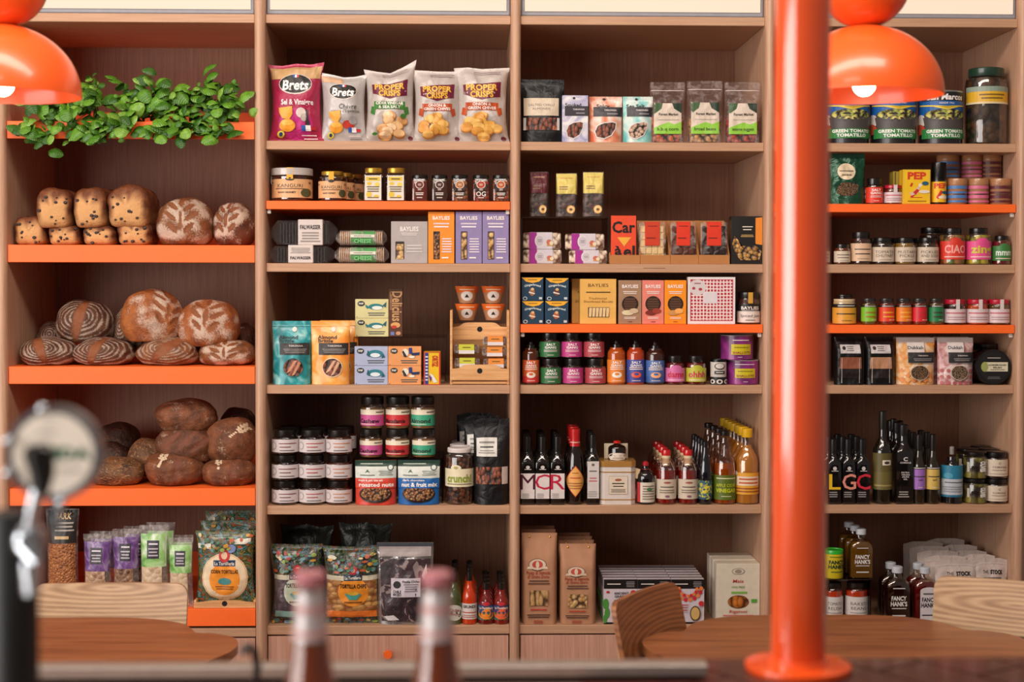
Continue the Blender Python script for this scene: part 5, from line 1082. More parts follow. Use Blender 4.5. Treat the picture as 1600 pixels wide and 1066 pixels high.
# ================================================================== bay 3
S3 = 'A'
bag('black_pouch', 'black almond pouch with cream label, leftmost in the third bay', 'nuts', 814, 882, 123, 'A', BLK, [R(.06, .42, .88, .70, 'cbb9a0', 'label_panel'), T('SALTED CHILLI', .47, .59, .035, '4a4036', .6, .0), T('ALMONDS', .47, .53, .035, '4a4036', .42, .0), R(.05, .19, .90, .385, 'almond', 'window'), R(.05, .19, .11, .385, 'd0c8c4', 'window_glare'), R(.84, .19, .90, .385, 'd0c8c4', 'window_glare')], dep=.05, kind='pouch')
def tar(x0, x1, c, wc, title, label, kind='pouch', tc='22282a', bc='2c2a30'):
    d = [T(title, .42, .79, .075, tc, .62, .03), R(.12 if kind == 'pouch' else .10, .56, 1, .77, bc, 'dark_band'), T('TARONGA', .64, .70, .03, 'd8ccd0', .45, .03), L(.5, .59, .9, .65, 1, '8a8488'), P([(.20, .10), (.14, .24), (.22, .36), (.42, .43), (.70, .45), (.84, .43), (.82, .30), (.68, .14), (.44, .06)], 'd8d0cc', 'window_edge'), P([(.22, .12), (.17, .24), (.25, .35), (.44, .41), (.70, .43), (.80, .41), (.78, .30), (.66, .16), (.44, .085)], wc, 'window'), E(.45, .94, .05, .025, '2a2a2a', 'hang_hole')]
    if kind == 'box': return carton('nut_carton', label, 'nuts', x0, x1, 149, 'A', c, d, dep=.04, group='patterned nut packs')
    return bag('nut_pouch', label, 'nuts', x0, x1, 150, 'A', c, d, dep=.04, kind='pouch', group='patterned nut packs', amp=.001)
tar(878.5, 919, 'bluew', 'almond', 'Smoked', 'blue and white patterned nut carton titled Smoked', 'box')
tar(921, 973, 'orangew', 'almond', 'Spicy', 'coral patterned nut pouch titled Spicy')
tar(974, 1021, 'tealw', chunks('d8b8a0', 'b08e78', 95), 'Sea Salt', 'teal patterned nut pouch titled Sea Salt')
for k, (a, b, yt, ct_, nn, l) in enumerate(((1017, 1072, 127, 'bbq', 'b.b.q corn', 'clear snack pouch of orange corn, left of three with green labels'), (1075, 1131, 125, 'beans', 'broad beans', 'clear snack pouch of pale broad beans, middle of three with green labels'), (1134, 1190, 127, 'redbits', 'sesame nuggets', 'clear snack pouch of red nuggets, right of three with green labels'))):
    bag('snack_pouch', l, 'snacks', a, b, yt, 'A', film('b8a8a4', .05), [R(.02, .85, .98, .86, 'dcd0cc', 'zip_line'), R(.09, .14, .87, .64, 'd4c4b4', 'label_panel'), P([(.09, .64), (.34, .64), (.30, .55), (.09, .46)], '3a5a34', 'corner_print'), P([(.60, .64), (.87, .64), (.87, .48), (.66, .55)], '24382a', 'corner_print'), P([(.09, .14), (.87, .14), (.87, .34), (.70, .29), (.5, .33), (.3, .29), (.09, .24)], '8ac43c', 'green_print'), T('Forest Market', .5, .46, .04, '3a3028', .55, .02), L(.2, .36, .8, .38, 1, 'a89888'), T(nn, .48, .22, .05, '2a3a1a', .6, .01)], dep=.05, kind='gusset', fill=(.42, ct_), group='clear snack pouches with green labels')
# shelf C: acrylic riser, bags, nougat
rs3 = riser('low clear acrylic bridge with three sweet bags on it', 814, 951, 338.5, 'C', .05, .22, 'd0c8c4', .12)
def bar_(o, px): return bpy.data.objects.new
for k, (a, b, yt, hc, l) in enumerate(((828, 857, 268, '5a1420', 'slim clear chocolate bag with maroon header, left on the acrylic bridge'), (869, 902, 270, 'd8c468', 'slim clear chocolate bag with yellow header, middle on the acrylic bridge'), (911, 944, 268, 'd8c468', 'slim clear chocolate bag with creased yellow header, right on the acrylic bridge'))):
    q = bag('chocolate_bag', l, 'chocolates', a, b, yt, rs3, film('a89c98', .08), [R(.02, .52, .98, .985, hc, 'header'), L(.14, .865, .86, .895, 1, 'c89a6a' if k == 0 else 'c07a3a'), L(.1, .60, .6, .70, 2, '8a6a50'), E(.70, .16, .22, .105, '7a4a1c', 'round_sticker_edge'), E(.70, .16, .19, .09, 'e4bc7c', 'round_sticker'), E(.70, .16, .08, .03, '6a4420', 'sticker_mark')], dep=.035, kind='gusset', fill=(.48, chunks('5a3024', '2a1812', 65)), Y=.055, group='slim chocolate bags on the acrylic bridge')
    dup(q, off=(.006, .055, 0), label='second '+l.replace(' on the acrylic bridge', '')+' one, behind the first', group='slim chocolate bags on the acrylic bridge')
def nougat(x0, x1, yt, yb, label, base, Y):
    p, w_, h = place(x0, x1, yt, base, Y, .04, False); t = thing('nougat_bar', label, 'sweets', p, 0, 'purple and white nougat bars')
    part('nougat', MB().box(-w_*.49, w_*.49, .002, .040, .001, h-.001, .004), 'nougat', t)
    part('paper_band', MB().box(-w_*.34, w_*.28, .0, .042, 0, h, .002), 'd0c8d0', t)
    decals(t, Flat(w_, h, 0), [R(.16, .01, .36, .99, 'a0288c', 'purple_print'), E(.44, .5, .13, .40, 'd8d0d4', 'crest'), E(.44, .5, .10, .30, 'c4bcc4', 'crest_inside'), L(.38, .40, .50, .60, 2, '8a7a80'), R(.62, .20, .78, .28, 'c89a4a'), E(.68, .42, .07, .16, 'c06a50', 'nuts_print'), E(.74, .36, .05, .12, 'e0d0b0', 'nuts_print')])
    return done(t, h)
for k, (a, b, c_, d_) in enumerate(((817, 878, 390, 363), (883, 946, 391, 365))):
    q = nougat(a+(0, 6)[k], b+(0, 4)[k], c_, 413, 'nougat bar with purple band, lower of the %s pair' % ('left', 'right')[k], 'C', .056); nougat(a, b-1, d_, 389, 'nougat bar with purple band, upper of the %s pair' % ('left', 'right')[k], q, .056)
# cardboard display trays
CB = pm('b0743f', .7)
def dtray(x0, x1, ytb, label, Y=.012, dep=.11):
    p, w_, h = place(x0, x1, 398.5, 'C', Y, dep, False); hb = hitY((x0+x1)/2, ytb, Y+dep).z-p.z; t = thing('cardboard_tray', label, 'display box', p, 0, 'cardboard display trays of chocolate')
    part('front_wall', MB().box(-w_/2, w_/2, 0, .002, 0, h), CB, t); part('back_wall', MB().box(-w_/2, w_/2, dep-.002, dep, 0, hb), CB, t); part('tray_bottom', MB().box(-w_/2, w_/2, .002, dep-.002, 0, .002), CB, t)
    for s_ in (-1, 1):
        x = s_*w_/2; xs = (x-.002, x) if s_ > 0 else (x, x+.002); m = MB(); ys = [(.002, 0), (dep-.002, 0), (dep-.002, hb*.98), (.010, h*1.3), (.002, h)]
        vs = [(xx, y, z) for xx in xs for y, z in ys]; m.add(vs, [(0, 1, 2, 3, 4), (9, 8, 7, 6, 5)]+[(i, i+5, (i+1) % 5+5, (i+1) % 5) for i in range(5)]); part('side_wall', m, CB, t)
    return t
for k, (a, b, l) in enumerate(((953, 1000, 'leftmost cardboard tray, with the red caramel slab'), (1000.5, 1047, 'cardboard tray holding the white chocolate'), (1047.5, 1091, 'cardboard tray holding the milk chocolate'), (1091.5, 1140, 'cardboard tray holding the dark chocolate'))): dtray(a, b, 345 if k else 400, l)
carton('chocolate_box', 'red chocolate box with big black gothic letters standing in a cardboard tray', 'chocolate', 955, 994, 337, 'C', 'e04a28', [T('Car', .5, .76, .22, '1a1210', .92, .03), P([(.24, .55), (.80, .55), (.52, .36)], 'e8a83c', 'gold_heart'), T('à', .28, .28, .18, '1a1210', .3, .03), T('el', .72, .26, .22, '1a1210', .46, .03), T('m', .28, .06, .12, '1a1210', .4, .03)], dep=.015, Y=.0165)
for k, (a, b, c1, l) in enumerate(((998, 1041, 'e0c08c', 'white chocolate slab in clear wrap with red header'), (1048, 1088, '5a2c1c', 'milk chocolate slab in clear wrap with red header'), (1095, 1137, '241210', 'dark chocolate slab in clear wrap with red header'))):
    p, w_, h = place(a, b, 347, 'C', .024, .02, False); t = thing('chocolate_slab', l, 'chocolate', p+Vector((0, 0, .003)), 0, 'wrapped chocolate slabs'); h -= .003
    m = MB(); cw = w_*.86/4
    for i in range(4):
        for j in range(5): m.box(-w_*.43+i*cw+.0008, -w_*.43+(i+1)*cw-.0008, .004, .013, .004+j*h*.88/5+.0008, .004+(j+1)*h*.88/5-.0008, .0025)
    m.box(-w_*.43, w_*.43, .008, .014, .004, h*.90); part('chocolate', m, pm(c1, .3, .2), t, smooth=False)
    part('film_wrap', MB().box(-w_/2, w_/2, .001, .016, 0, h, .002), film('d0c4c0', .02), t)
    part('paper_header', MB().box(-w_*.27, w_*.27, -.0006, .017, h*.42, h+.001, .001), pm(('c83c20', 'd8361e', 'd8361e')[k], .4), t)
    decals(t, Flat(w_*.54, h, -.0007), [L(.12, .88, .88, .92, 1, '7a1c10'), L(.1, .58, .7, .64, 1, '7a2010')])
carton('nut_carton', 'black nut carton with golden nuts at the right end of the shelf', 'nuts', 1143, 1191, 338, 'C', '1a1614', [P([(.55, .95), (1, .98), (1, .40), (.80, .42), (.62, .60)], 'e0862c', 'orange_print'), R(.26, .42, .78, 1.0, '141110', 'black_panel'), L(.32, .76, .72, .80, 1, 'e0d8c8'), L(.36, .70, .66, .74, 1, 'e0d8c8'), L(.3, .56, .72, .62, 2, 'c8a060'), P([(.02, .42), (.10, .58), (.22, .5), (.3, .38), (.8, .38), (.98, .26), (.9, .08), (.3, .08), (.14, .2)], chunks('d8a85c', '9a6a34', 85), 'nuts_print')], dep=.05)
# orange shelf
prev = {}
for k, (a, b, yt, bs, l) in enumerate(((815.5, 849.5, 470.5, 'B3', 'lower left'), (851.5, 888, 470.5, 'B3', 'lower right'), (815, 849, 433.5, 0, 'upper left'), (852.5, 888.5, 434.5, 1, 'upper right'))):
    prev[k] = carton('snack_carton', 'small navy carton with yellow top and gingerbread figure, %s of four' % l, 'biscuits', a, b, yt, bs if isinstance(bs, str) else prev[bs], '1a3a52', [P([(.0, .99), (1, .99), (.8, .82), (.5, .76), (.2, .82)], 'e8a82c', 'yellow_arc'), L(.25, .86, .75, .94, 1, '8a6018'), T('Gingerbread', .5, .62, .09, 'd8e0e0', .75, .02, arc=.8), E(.48, .38, .12, .17, ('b8703c', 'a85a30', '9a6a4a', '6a4030')[k], 'figure'), E(.5, .50, .07, .06, 'd8b080', 'figure_head'), P([(.34, .40), (.62, .32), (.6, .28), (.33, .34)], 'e0d0c0', 'figure_scarf'), E(.16, .10, .10, .08, 'd0d8d8', 'seal'), E(.16, .10, .07, .055, '1a3a52', 'seal_inside'), R(.80, .06, .94, .16, 'c0c8c8', 'seal_box')], dep=.055, group='navy gingerbread cartons stacked two by two')
bx = carton('biscuit_carton', 'large yellow kraft biscuit carton with long window and script lettering', 'biscuits', 906.5, 963, 436, 'B3', 'e0ac58', [T('BAYLIES', .5, .86, .07, '4a3018', .68, .0), L(.1, .68, .9, .73, 1, '4a3018'), T('Traditional', .48, .57, .05, '8a6030', .6, 0, sh=.2), T('Shortbread Biscuits', .5, .50, .05, '8a6030', .8, 0, sh=.2), R(.22, .15, .80, .37, '3a2414', 'window')]+[P([(.24+k*.095, .16), (.31+k*.095, .16), (.33+k*.095, .36), (.25+k*.095, .36)], 'e0c08c', 'biscuit') for k in range(6)], dep=.06, group='large kraft biscuit cartons')
dup(bx, off=(-.022, .065, 0), label='plain kraft carton peeking out behind the large yellow one', group='large kraft biscuit cartons')
for k, (a, b, c, l) in enumerate(((966.5, 1002.5, 'a07c60', 'taupe'), (1003.5, 1037.5, 'e08070', 'salmon pink'), (1038.5, 1072.5, 'f0901c', 'orange'))):
    carton('biscuit_carton', l+' biscuit carton with a round window of chocolate biscuits', 'biscuits', a, b, 438, 'B3', c, [T('BAYLIES', .5, .86, .07, 'f0e4dc', .70, .03), L(.2, .68, .8, .76, 2, 'e8d8d0'), E(.5, .46, .36, .18, '2a1810', 'round_window')]+[R(.22+.03*abs(j-2), .33+j*.055, .78-.03*abs(j-2), .37+j*.055, '5a3a28', 'biscuit') for j in range(5)]+[E(.40, .26, .26, .06, ('d8c8a0', '7a2a20', 'c89050')[k], 'ingredients'), E(.66, .30, .20, .06, ('c8b090', '9a3a28', 'f0a860')[k], 'ingredients'), L(.2, .11, .8, .17, 2, 'f0e0d4'), L(.4, .04, .6, .07, 1, '5a3a28')], dep=.05, group='three biscuit cartons with round windows')
carton('gift_box', 'white square box with red lattice pattern and round sticker', 'biscuits', 1075, 1149, 433, 'B3', 'e4dcdc', [R(.05, .07, .95, .95, 'b02a3c', 'pattern_edge'), R(.065, .085, .935, .935, 'lattice', 'lattice_print'), R(.33, .44, .62, .68, 'd8d0d4', 'centre_panel'), E(.20, .78, .18, .165, 'd4c8c8', 'round_sticker'), E(.12, .76, .035, .03, 'b03a48', 'sticker_print'), E(.26, .74, .04, .03, 'b03a48', 'sticker_print'), L(.12, .84, .28, .89, 1, '9a5a60')], dep=.03)
jar('relish_jar', 'jar with black and cream label, black lid and gold tape beside the lattice box', 1154, 1189, 456, 'B3', pm('3a140c', .2, .6), '15110f', [R(-.1, .05, 1.1, .40, 'dcd0c8', 'cream_label'), R(-.1, .40, 1.1, .62, '1a1614', 'black_band'), T('BAYLIES', .5, .50, .09, 'e8e0d8', .6, .03), L(.2, .41, .8, .44, 1, 'c8c0b8'), T('Spiced Jam', .5, .26, .08, '4a4240', .6, 0, sh=.2), L(.35, .1, .65, .15, 1, '6a625c')], lf=.20, lr=.92, extra=lambda t, R0, h: part('gold_tape', MB().box(-.0075, .0075, -R0-.0012, -R0-.0004, h*.64, h*.98), pm('c8963c', .35), t), cat='relish')
# shelf D: salt gang
def sg(c, w2=None): return [R(-.15, .05, 1.15, .64, c, 'colour_label'), T('SALT', .51, .535, .085, 'f0e8e4', .38, .03), T('GANG', .50, .42, .085, 'f0e8e4', .42, .03), L(.25, .24, .75, .34, 2, 'e0c8c8'), L(.4, .10, .6, .15, 1, 'e0c8c8'), E(-.02, .50, .07, .09, 'e0c8b8', 'seal'), E(-.02, .28, .07, .09, 'e0c8b8', 'seal')]
GS = 'small square spice jars with colour labels'
for k, (c, l, a, b, a2, b2) in enumerate((('2a6a3a', 'green', 844.5, 877, 843.5, 875.5), ('b8387c', 'magenta', 879.5, 911, 877, 909.5), ('a84048', 'dull red', 914, 946.5, 912, 944))):
    q = jar('spice_jar', 'square spice jar with %s label, lower of its pair' % l, a, b, 560, 'D', pm('2a1a14', .2, .6), '14100f', sg(c), lf=.26, lr=.82, sq=.0, neck=.8, group=GS, cat='spice')
    jar('spice_jar', 'square spice jar with %s label, upper of its pair' % l, a2, b2, 519.8, q, pm('2a1a14', .2, .6), '14100f', sg(c), lf=.26, lr=.82, sq=.0, neck=.8, group=GS, cat='spice')
def tall(c, c2, sym): return [R(-.15, .05, 1.15, .58, c, 'colour_label'), R(-.15, .05, 1.15, .20, c2, 'lower_print'), T('SALT', .5, .52, .052, 'f0e8e4', .38, .03), T('GANG', .5, .45, .052, 'f0e8e4', .42, .03), L(.25, .34, .75, .42, 2, 'f0d8c8'), E(.5, .23, .17, .07, sym, 'picture'), E(.5, .25, .08, .03, c, 'picture'), L(.35, .08, .65, .11, 1, 'f0d8c8')]
for k, (a, b, yt, c, c2, sy, l, lq) in enumerate(((816.5, 842, 535, 'd05a28', 'c8302c', 'e8dccc', 'orange-red', '4a1c0c'), (949, 977, 534, 'e0802c', 'e0802c', 'f0e8dc', 'orange', 'a84a14'), (979, 1007, 534, '3a4a9a', '3a4090', 'e0583c', 'deep blue', 'a83a1c'), (1009, 1038, 536, '4a6aa8', '3a5a98', 'f0a878', 'mid blue', '3a1c14'))):
    q = bottle('sauce_bottle', 'dark dropper-neck sauce bottle with %s label' % l, 'shaker', a, b, yt, 'D', pm(lq, .08, .8), None, tall(c, c2, sy), group='sauce bottles with tall colour labels')
    R0 = (hitY(b, 560, .03).x-hitY(a, 560, .03).x)/2; h = TOP[q.name]-q.location.z
    part('cap', MB().lathe([(R0*.46, h*.85), (R0*.46, h*.93), (R0*.30, h*.95), (R0*.26, h*1.0)], 20), pm('14100f', .2, .5), q)
    if k in (0, 1, 2, 3): dup(q, off=(.006, .07, 0), label='dark sauce bottle standing right behind the %s labelled one' % l)
for k, (a, b, c, tx, tc, l) in enumerate(((1039.5, 1070, 'd06aa0', 'damn', 'c0203c', 'pink label with red lettering'), (1071.5, 1103, 'b8b83a', 'ohhh', 'c02850', 'olive green label with red lettering'))):
    jar('relish_jar', 'small faceted jar, %s' % l, a, b, 556, 'D', 'deepred', '1a1412', [R(-.15, .10, 1.15, .58, c, 'colour_label'), E(.5, .58, .18, .10, c, 'label_bump'), T(tx, .5, .36, .20, tc, .56, .03), L(.2, .14, .8, .19, 1, 'f0d8d8')], lf=.22, lr=.72, neck=.70, cat='relish', group='small bold-lettered relish jars')
q = can('salt_shaker', 'slim white tin with black rounded pattern around its foot', 1110, 1135, 561, 'D', 'cfc6c0', [R(-.2, 0, 1.2, .30, '1a1614', 'black_foot'), E(.2, .12, .12, .09, 'e0d8d0', 'ring'), E(.2, .12, .06, .05, '1a1614', 'ring_inside'), E(.5, .12, .12, .09, 'e0d8d0', 'ring'), E(.5, .12, .06, .05, '1a1614', 'ring_inside'), E(.8, .12, .12, .09, 'e0d8d0', 'ring'), E(.8, .12, .06, .05, '1a1614', 'ring_inside'), E(.5, .72, .20, .13, '3a3632', 'crest'), E(.5, .73, .16, .10, 'cfc6c0', 'crest_inside'), R(.3, .42, .7, .54, '2a2624'), L(.34, .45, .66, .51, 1, 'e0d8d0')], lidc='1a1614', lidf=.12)
q2 = can('coffee_tin', 'purple gradient tin with yellow label, lower of the stacked pair', 1138, 1188, 563, 'D', blot(['3a1a3c', '8a2a7a', 'b83a90'], 6), [R(.30, .28, .72, .66, 'c8b81c', 'yellow_label'), T('SHALLOTS', .51, .36, .09, '8a2a2c', .36, .03), L(.36, .50, .66, .60, 1, '8a7a1c'), L(.3, .80, .7, .86, 1, 'e0d0d8'), L(.46, .1, .56, .14, 1, 'e0d0d8')], group='stacked purple tins', lidc='c8c0c4')
can('coffee_tin', 'purple gradient tin with yellow label, upper of the stacked pair', 1126, 1176, 524, q2, blot(['3a1a3c', '8a2a7a', 'b83a90'], 6), [R(.34, .22, .76, .64, 'c8b81c', 'yellow_label'), T('SHALLOTS', .55, .30, .09, '8a2a2c', .36, .03), L(.40, .46, .70, .56, 1, '8a7a1c'), L(.34, .76, .74, .84, 1, 'e0d0d8'), L(.46, .1, .56, .14, 1, 'e0d0d8')], group='stacked purple tins', lidc='c8c0c4')
# shelf E bottles
GW = 'square black oil bottles with giant letters'
for k, (a, b, ch) in enumerate(((813.5, 835.5, 'M'), (836.5, 858.5, 'C'), (860, 882, 'R'))):
    q = bottle('oil_bottle', 'square black bottle with giant letter %s on white label' % ch, 'sleeve', a, b, 682, 'E', '14110f', '151312', [R(.0, .09, .98, .46, 'd8ccc8', 'label_panel'), T(ch, .5, .335, .22, 'b81c3c' if k else '4a1020', 1.05, .0), L(.1, .10, .6, .17, 3, '8a8080'), E(.5, .55, .14, .025, 'c8c0bc', 'crest'), L(.22, .51, .78, .53, 1, 'd8d0cc')], sq=.9, cap=(.765, .54), group=GW)
    row(q, 3, .068, 'square black bottle with letter %s' % ch, GW)
pm_ = pm('3a2018', .08, .8)
q = bottle('liqueur_bottle', 'tall dark bottle with red foil cap and orange diamond label', 'tall', 885, 912, 671, 'E', '1a0e0a', None, [P([(.5, .10), (.98, .31), (.5, .52), (.02, .31)], 'c8502c', 'diamond_edge'), P([(.5, .115), (.95, .31), (.5, .505), (.05, .31)], 'e8a85a', 'diamond_label'), L(.36, .41, .64, .43, 1, '7a2a1c'), L(.26, .34, .74, .37, 1, 'b83a2c'), L(.2, .20, .8, .30, 3, 'a86a3c')])
R0 = (hitY(912, 720, .03).x-hitY(885, 720, .03).x)/2; h = TOP[q.name]-q.location.z
part('red_foil_cap', MB().lathe([(R0*.62, h*.77), (R0*.56, h*.88), (R0*.60, h*.94), (R0*.60, h*1.0)], 24), pm('b81c1c', .3, .4), q); part('foil_print', MB().lathe([(R0*.60, h*.80), (R0*.59, h*.83)], 24), pm('d8b0a0', .4), q)
row(q, 2, .075, 'dark bottle with red foil cap', 'dark bottles with red foil caps')
q = bottle('oil_bottle', 'slim square black bottle with tall narrow white label', 'sleeve', 915.5, 936.5, 679, 'E', '15110f', '151312', [R(.08, .09, .94, .62, 'cfc6c2', 'label_panel'), E(.5, .57, .12, .02, '6a625e', 'crest'), L(.2, .46, .8, .50, 1, '6a625e'), L(.2, .32, .8, .40, 2, 'c06a70'), L(.1, .11, .8, .20, 3, '9a928e')], sq=.9, cap=(.80, .50), group='slim black bottles with narrow labels'); row(q, 2, .065, 'slim square black bottle with narrow label', 'slim black bottles with narrow labels')
# gold and white tin (octagonal) with little bottle on top
p, w_, h = place(938, 993, 721, 'E', .012, .10, False); t = thing('gift_tin', 'white octagonal tin with gold rims and framed label', 'tin', p); W = w_/2; c_ = .014
def octo(W, dep, c, y0=0): return [(-W, y0+c), (-W+c, y0), (W-c, y0), (W, y0+c), (W, y0+dep-c), (W-c, y0+dep), (-W+c, y0+dep), (-W, y0+dep-c)]
part('tin_body', MB().slab(octo(W, .10, c_), 0, h*.93), pm('d8ccc4', .35, .2), t); part('lid', MB().slab(octo(W+.0015, .103, c_, -.0015), h*.87, h), pm('c08c48', .35, .1, .4), t)
for z0, z1 in ((.10, .125), (.735, .76)): part('gold_stripe', MB().slab(octo(W+.0006, .1012, c_, -.0006), h*z0, h*z1), pm('c08c48', .35, .1, .4), t)
decals(t, Flat(w_, h, -.0008), [R(.24, .24, .78, .66, 'b09a80', 'label_edge'), R(.25, .25, .77, .65, 'dcccb8', 'label_panel'), E(.51, .57, .10, .03, 'a05a40', 'crest'), L(.32, .46, .70, .52, 1, '4a3a2c'), L(.36, .40, .66, .45, 1, '3a2c20'), L(.30, .28, .72, .37, 3, '6a5a48')]); gt = done(t, h)
p = hitY(965, 721, .05); q = bottle('balsamic_bottle', 'tiny round balsamic bottle with red wax top standing on the white tin', 'flask', 950, 978, 690, gt, pm('1a0e0a', .08, .8), 'c8281c', [E(.5, .20, .40, .20, 'dccfc0', 'label_panel'), R(.2, .02, .8, .22, 'dccfc0', 'label_panel'), L(.3, .06, .7, .16, 2, '6a5a48')], cap=(.88, .42), Y=.03)
carton('card', 'cream folded card standing behind the tiny bottle on the white tin', 'card', 944, 981, 693, gt, 'cfc0a8', [R(.04, .04, .96, .96, 'bfae94', 'card_border'), R(.07, .06, .93, .94, 'd4c6b0', 'card_face')], dep=.002, Y=.072)
q = bottle('balsamic_bottle', 'squat black bottle with red neck ring, cork tag and cream label', 'flask', 994.5, 1023, 722, 'E', pm('120c0c', .08, .8), None, [R(.12, .05, .90, .52, 'd8ccbc', 'label_panel'), R(.12, .05, .28, .52, 'b83a3c', 'red_border'), L(.34, .10, .84, .46, 6, '7a6a5c'), E(.6, .36, .10, .04, '4a7a4a', 'crest')])
R0 = (hitY(1023, 760, .03).x-hitY(994.5, 760, .03).x)/2; h = TOP[q.name]-q.location.z; part('red_ring', MB().lathe([(R0*.42, h*.76), (R0*.42, h*.82)], 20), pm('a82028', .4), q); part('stopper', MB().lathe([(R0*.34, h*.88), (R0*.36, h*.96), (R0*.2, h)], 20), pm('a82028', .3, .4), q)
o = part('cork_tag', MB().box(-.009, .009, -.002, .002, -.016, .016, .001), pm('d8b890', .7), q); o.location = (-R0*1.05, -R0*.3, h*.72); o.rotation_euler = (0, .3, 0)
def wax(x0, x1, l, n):
    q = bottle('syrup_bottle', l, 'syrup', x0, x1, 703, 'E', 'f0e4e0', None, [R(.06, .10, .94, .46, 'd0c0ac', 'label_panel'), E(.5, .40, .12, .02, 'a05a50', 'crest'), L(.28, .30, .72, .34, 1, '4a3a30'), L(.2, .20, .8, .28, 2, '7a6a5c'), E(.5, .15, .07, .022, '8a5a70', 'dot')], liquid=pm('8a1c10', .08, .8), fillto=.62)
    R0 = (hitY(x1, 760, .03).x-hitY(x0, 760, .03).x)/2; h = TOP[q.name]-q.location.z
    part('cork', MB().lathe([(R0*.40, h*.70), (R0*.46, h*.90)], 20), pm('dcc4a0', .7), q); part('red_wax', MB().lathe([(R0*.47, h*.885), (R0*.50, h*.93), (R0*.44, h*.985), (R0*.2, h)], 20), pm('c01c20', .25, .5), q)
    part('neck_string', MB().tube([(-R0*.5, -R0*.2, h*.80), (-R0*.7, -R0*.3, h*.62), (-R0*.3, -R0*.5, h*.7), (R0*.4, -R0*.4, h*.78), (R0*.8, -R0*.3, h*.6)], .0009, 6), pm('d0c0a0', .7), q)
    row(q, n, .08, l, 'red-waxed syrup bottles in rows')
wax(1025.5, 1056.5, 'red wax-topped syrup bottle, left row', 3); wax(1059.5, 1090.5, 'red wax-topped syrup bottle, right row', 3)
q = bottle('vinegar_bottle', 'slim black bottle with slanted dark top and patterned label', 'tall', 1091.5, 1112.5, 690, 'E', '10131a', '0f1216', [R(-.1, .08, 1.1, .38, 'label_blue' if 0 else blot(['22405a', '3a6a70', 'c8b83a', '1a2a3a'], 60), 'patterned_label'), E(.5, .24, .36, .06, 'd8c83a', 'name_print')], cap=(.90, .40), group='slim black patterned bottles in a row'); row(q, 4, .055, 'slim black patterned bottle', 'slim black patterned bottles in a row', -.001)
q = bottle('vinegar_bottle', 'amber vinegar bottle with green label and thin black stopper', 'tall', 1115, 1150, 674, 'E', 'e8d8c8', '121010', [R(-.1, .06, 1.1, .40, '5a6a1e', 'green_label'), L(.2, .34, .8, .37, 1, 'd8d8b0'), T('APPLE CIDER', .5, .26, .04, 'b8c020', .66, .02), T('VINEGAR', .5, .19, .05, 'c8d020', .7, .03), L(.35, .10, .65, .12, 1, 'd8d8b0')], cap=(.93, .42), liquid=pm('a8560e', .08, .8), fillto=.56, group='amber vinegar bottles with black stoppers'); row(q, 3, .085, 'amber vinegar bottle with black stopper', 'amber vinegar bottles with black stoppers', -.004)
q = bottle('juice_bottle', 'big cloudy golden bottle with yellow cap and orange label', 'round', 1151.5, 1188, 671, 'E', 'f0e4d0', 'd8a818', [R(-.05, .13, 1.05, .42, 'e0a030', 'orange_label'), R(.14, .25, .86, .37, 'e8d0b8', 'name_panel'), L(.2, .26, .8, .36, 2, 'c05a2c'), L(.1, .15, .9, .23, 2, '9a4a1c'), E(.10, .41, .08, .03, 'd8c8c0', 'seal')], cap=(.885, .46), liquid=pm('c08634', .2, .8), fillto=.78, group='golden bottles with yellow caps in a row'); row(q, 6, .062, 'golden bottle with yellow cap', 'golden bottles with yellow caps in a row', -.0015)
# shelf F
def pasta(x0, x1, yt, base, l, wc, n):
    q = bag('pasta_bag', l, 'pasta', x0, x1, yt, 'F', pm('ae7c5c', .7), [E(.44, .66, .25, .068, '4a3a34', 'crest_edge'), E(.44, .662, .235, .06, 'd8c0a8', 'crest'), E(.44, .662, .15, .045, 'b84a3c', 'wheat_print'), E(.44, .662, .05, .04, 'd8c0a8', 'wheat_print'), P([(.14, .615), (.74, .615), (.70, .645), (.44, .60), (.18, .645)], 'd8c0a8', 'ribbon'), T('Pasta di Semola', .46, .575, .036, '9a2a1c', .66, .01), T('di Grano Duro', .46, .533, .036, '9a2a1c', .60, .01), L(.18, .44, .78, .50, 2, '5a4036'), R(.22, .21, .74, .38, wc, 'pasta_window'), L(.25, .15, .70, .18, 1, 'b83a2c'), L(.12, .07, .82, .12, 2, '3a2a24'), L(.32, .01, .6, .05, 2, '9a2a1c')], dep=.055, kind='gusset', amp=.0012, group='brown paper pasta bags')
    h = TOP[q.name]-q.location.z; w_ = hitY(x1, 900, 0).x-hitY(x0, 900, 0).x
    for u in (.22, .80): part('brass_rivet', MB().sph(((u-.5)*w_, .025, h*.955), .004, .003, .004, 12, 6), pm('d8a84a', .25, 0, .9), q)
    row(q, n, .07, l, 'brown paper pasta bags', -.001)
pasta(815.5, 871, 835, 'F', 'brown paper bag of tube pasta with square window', 'pasta', 2); pasta(875.5, 932, 852, 'F', 'brown paper bag of curly pasta with square window', 'pasta2', 3)
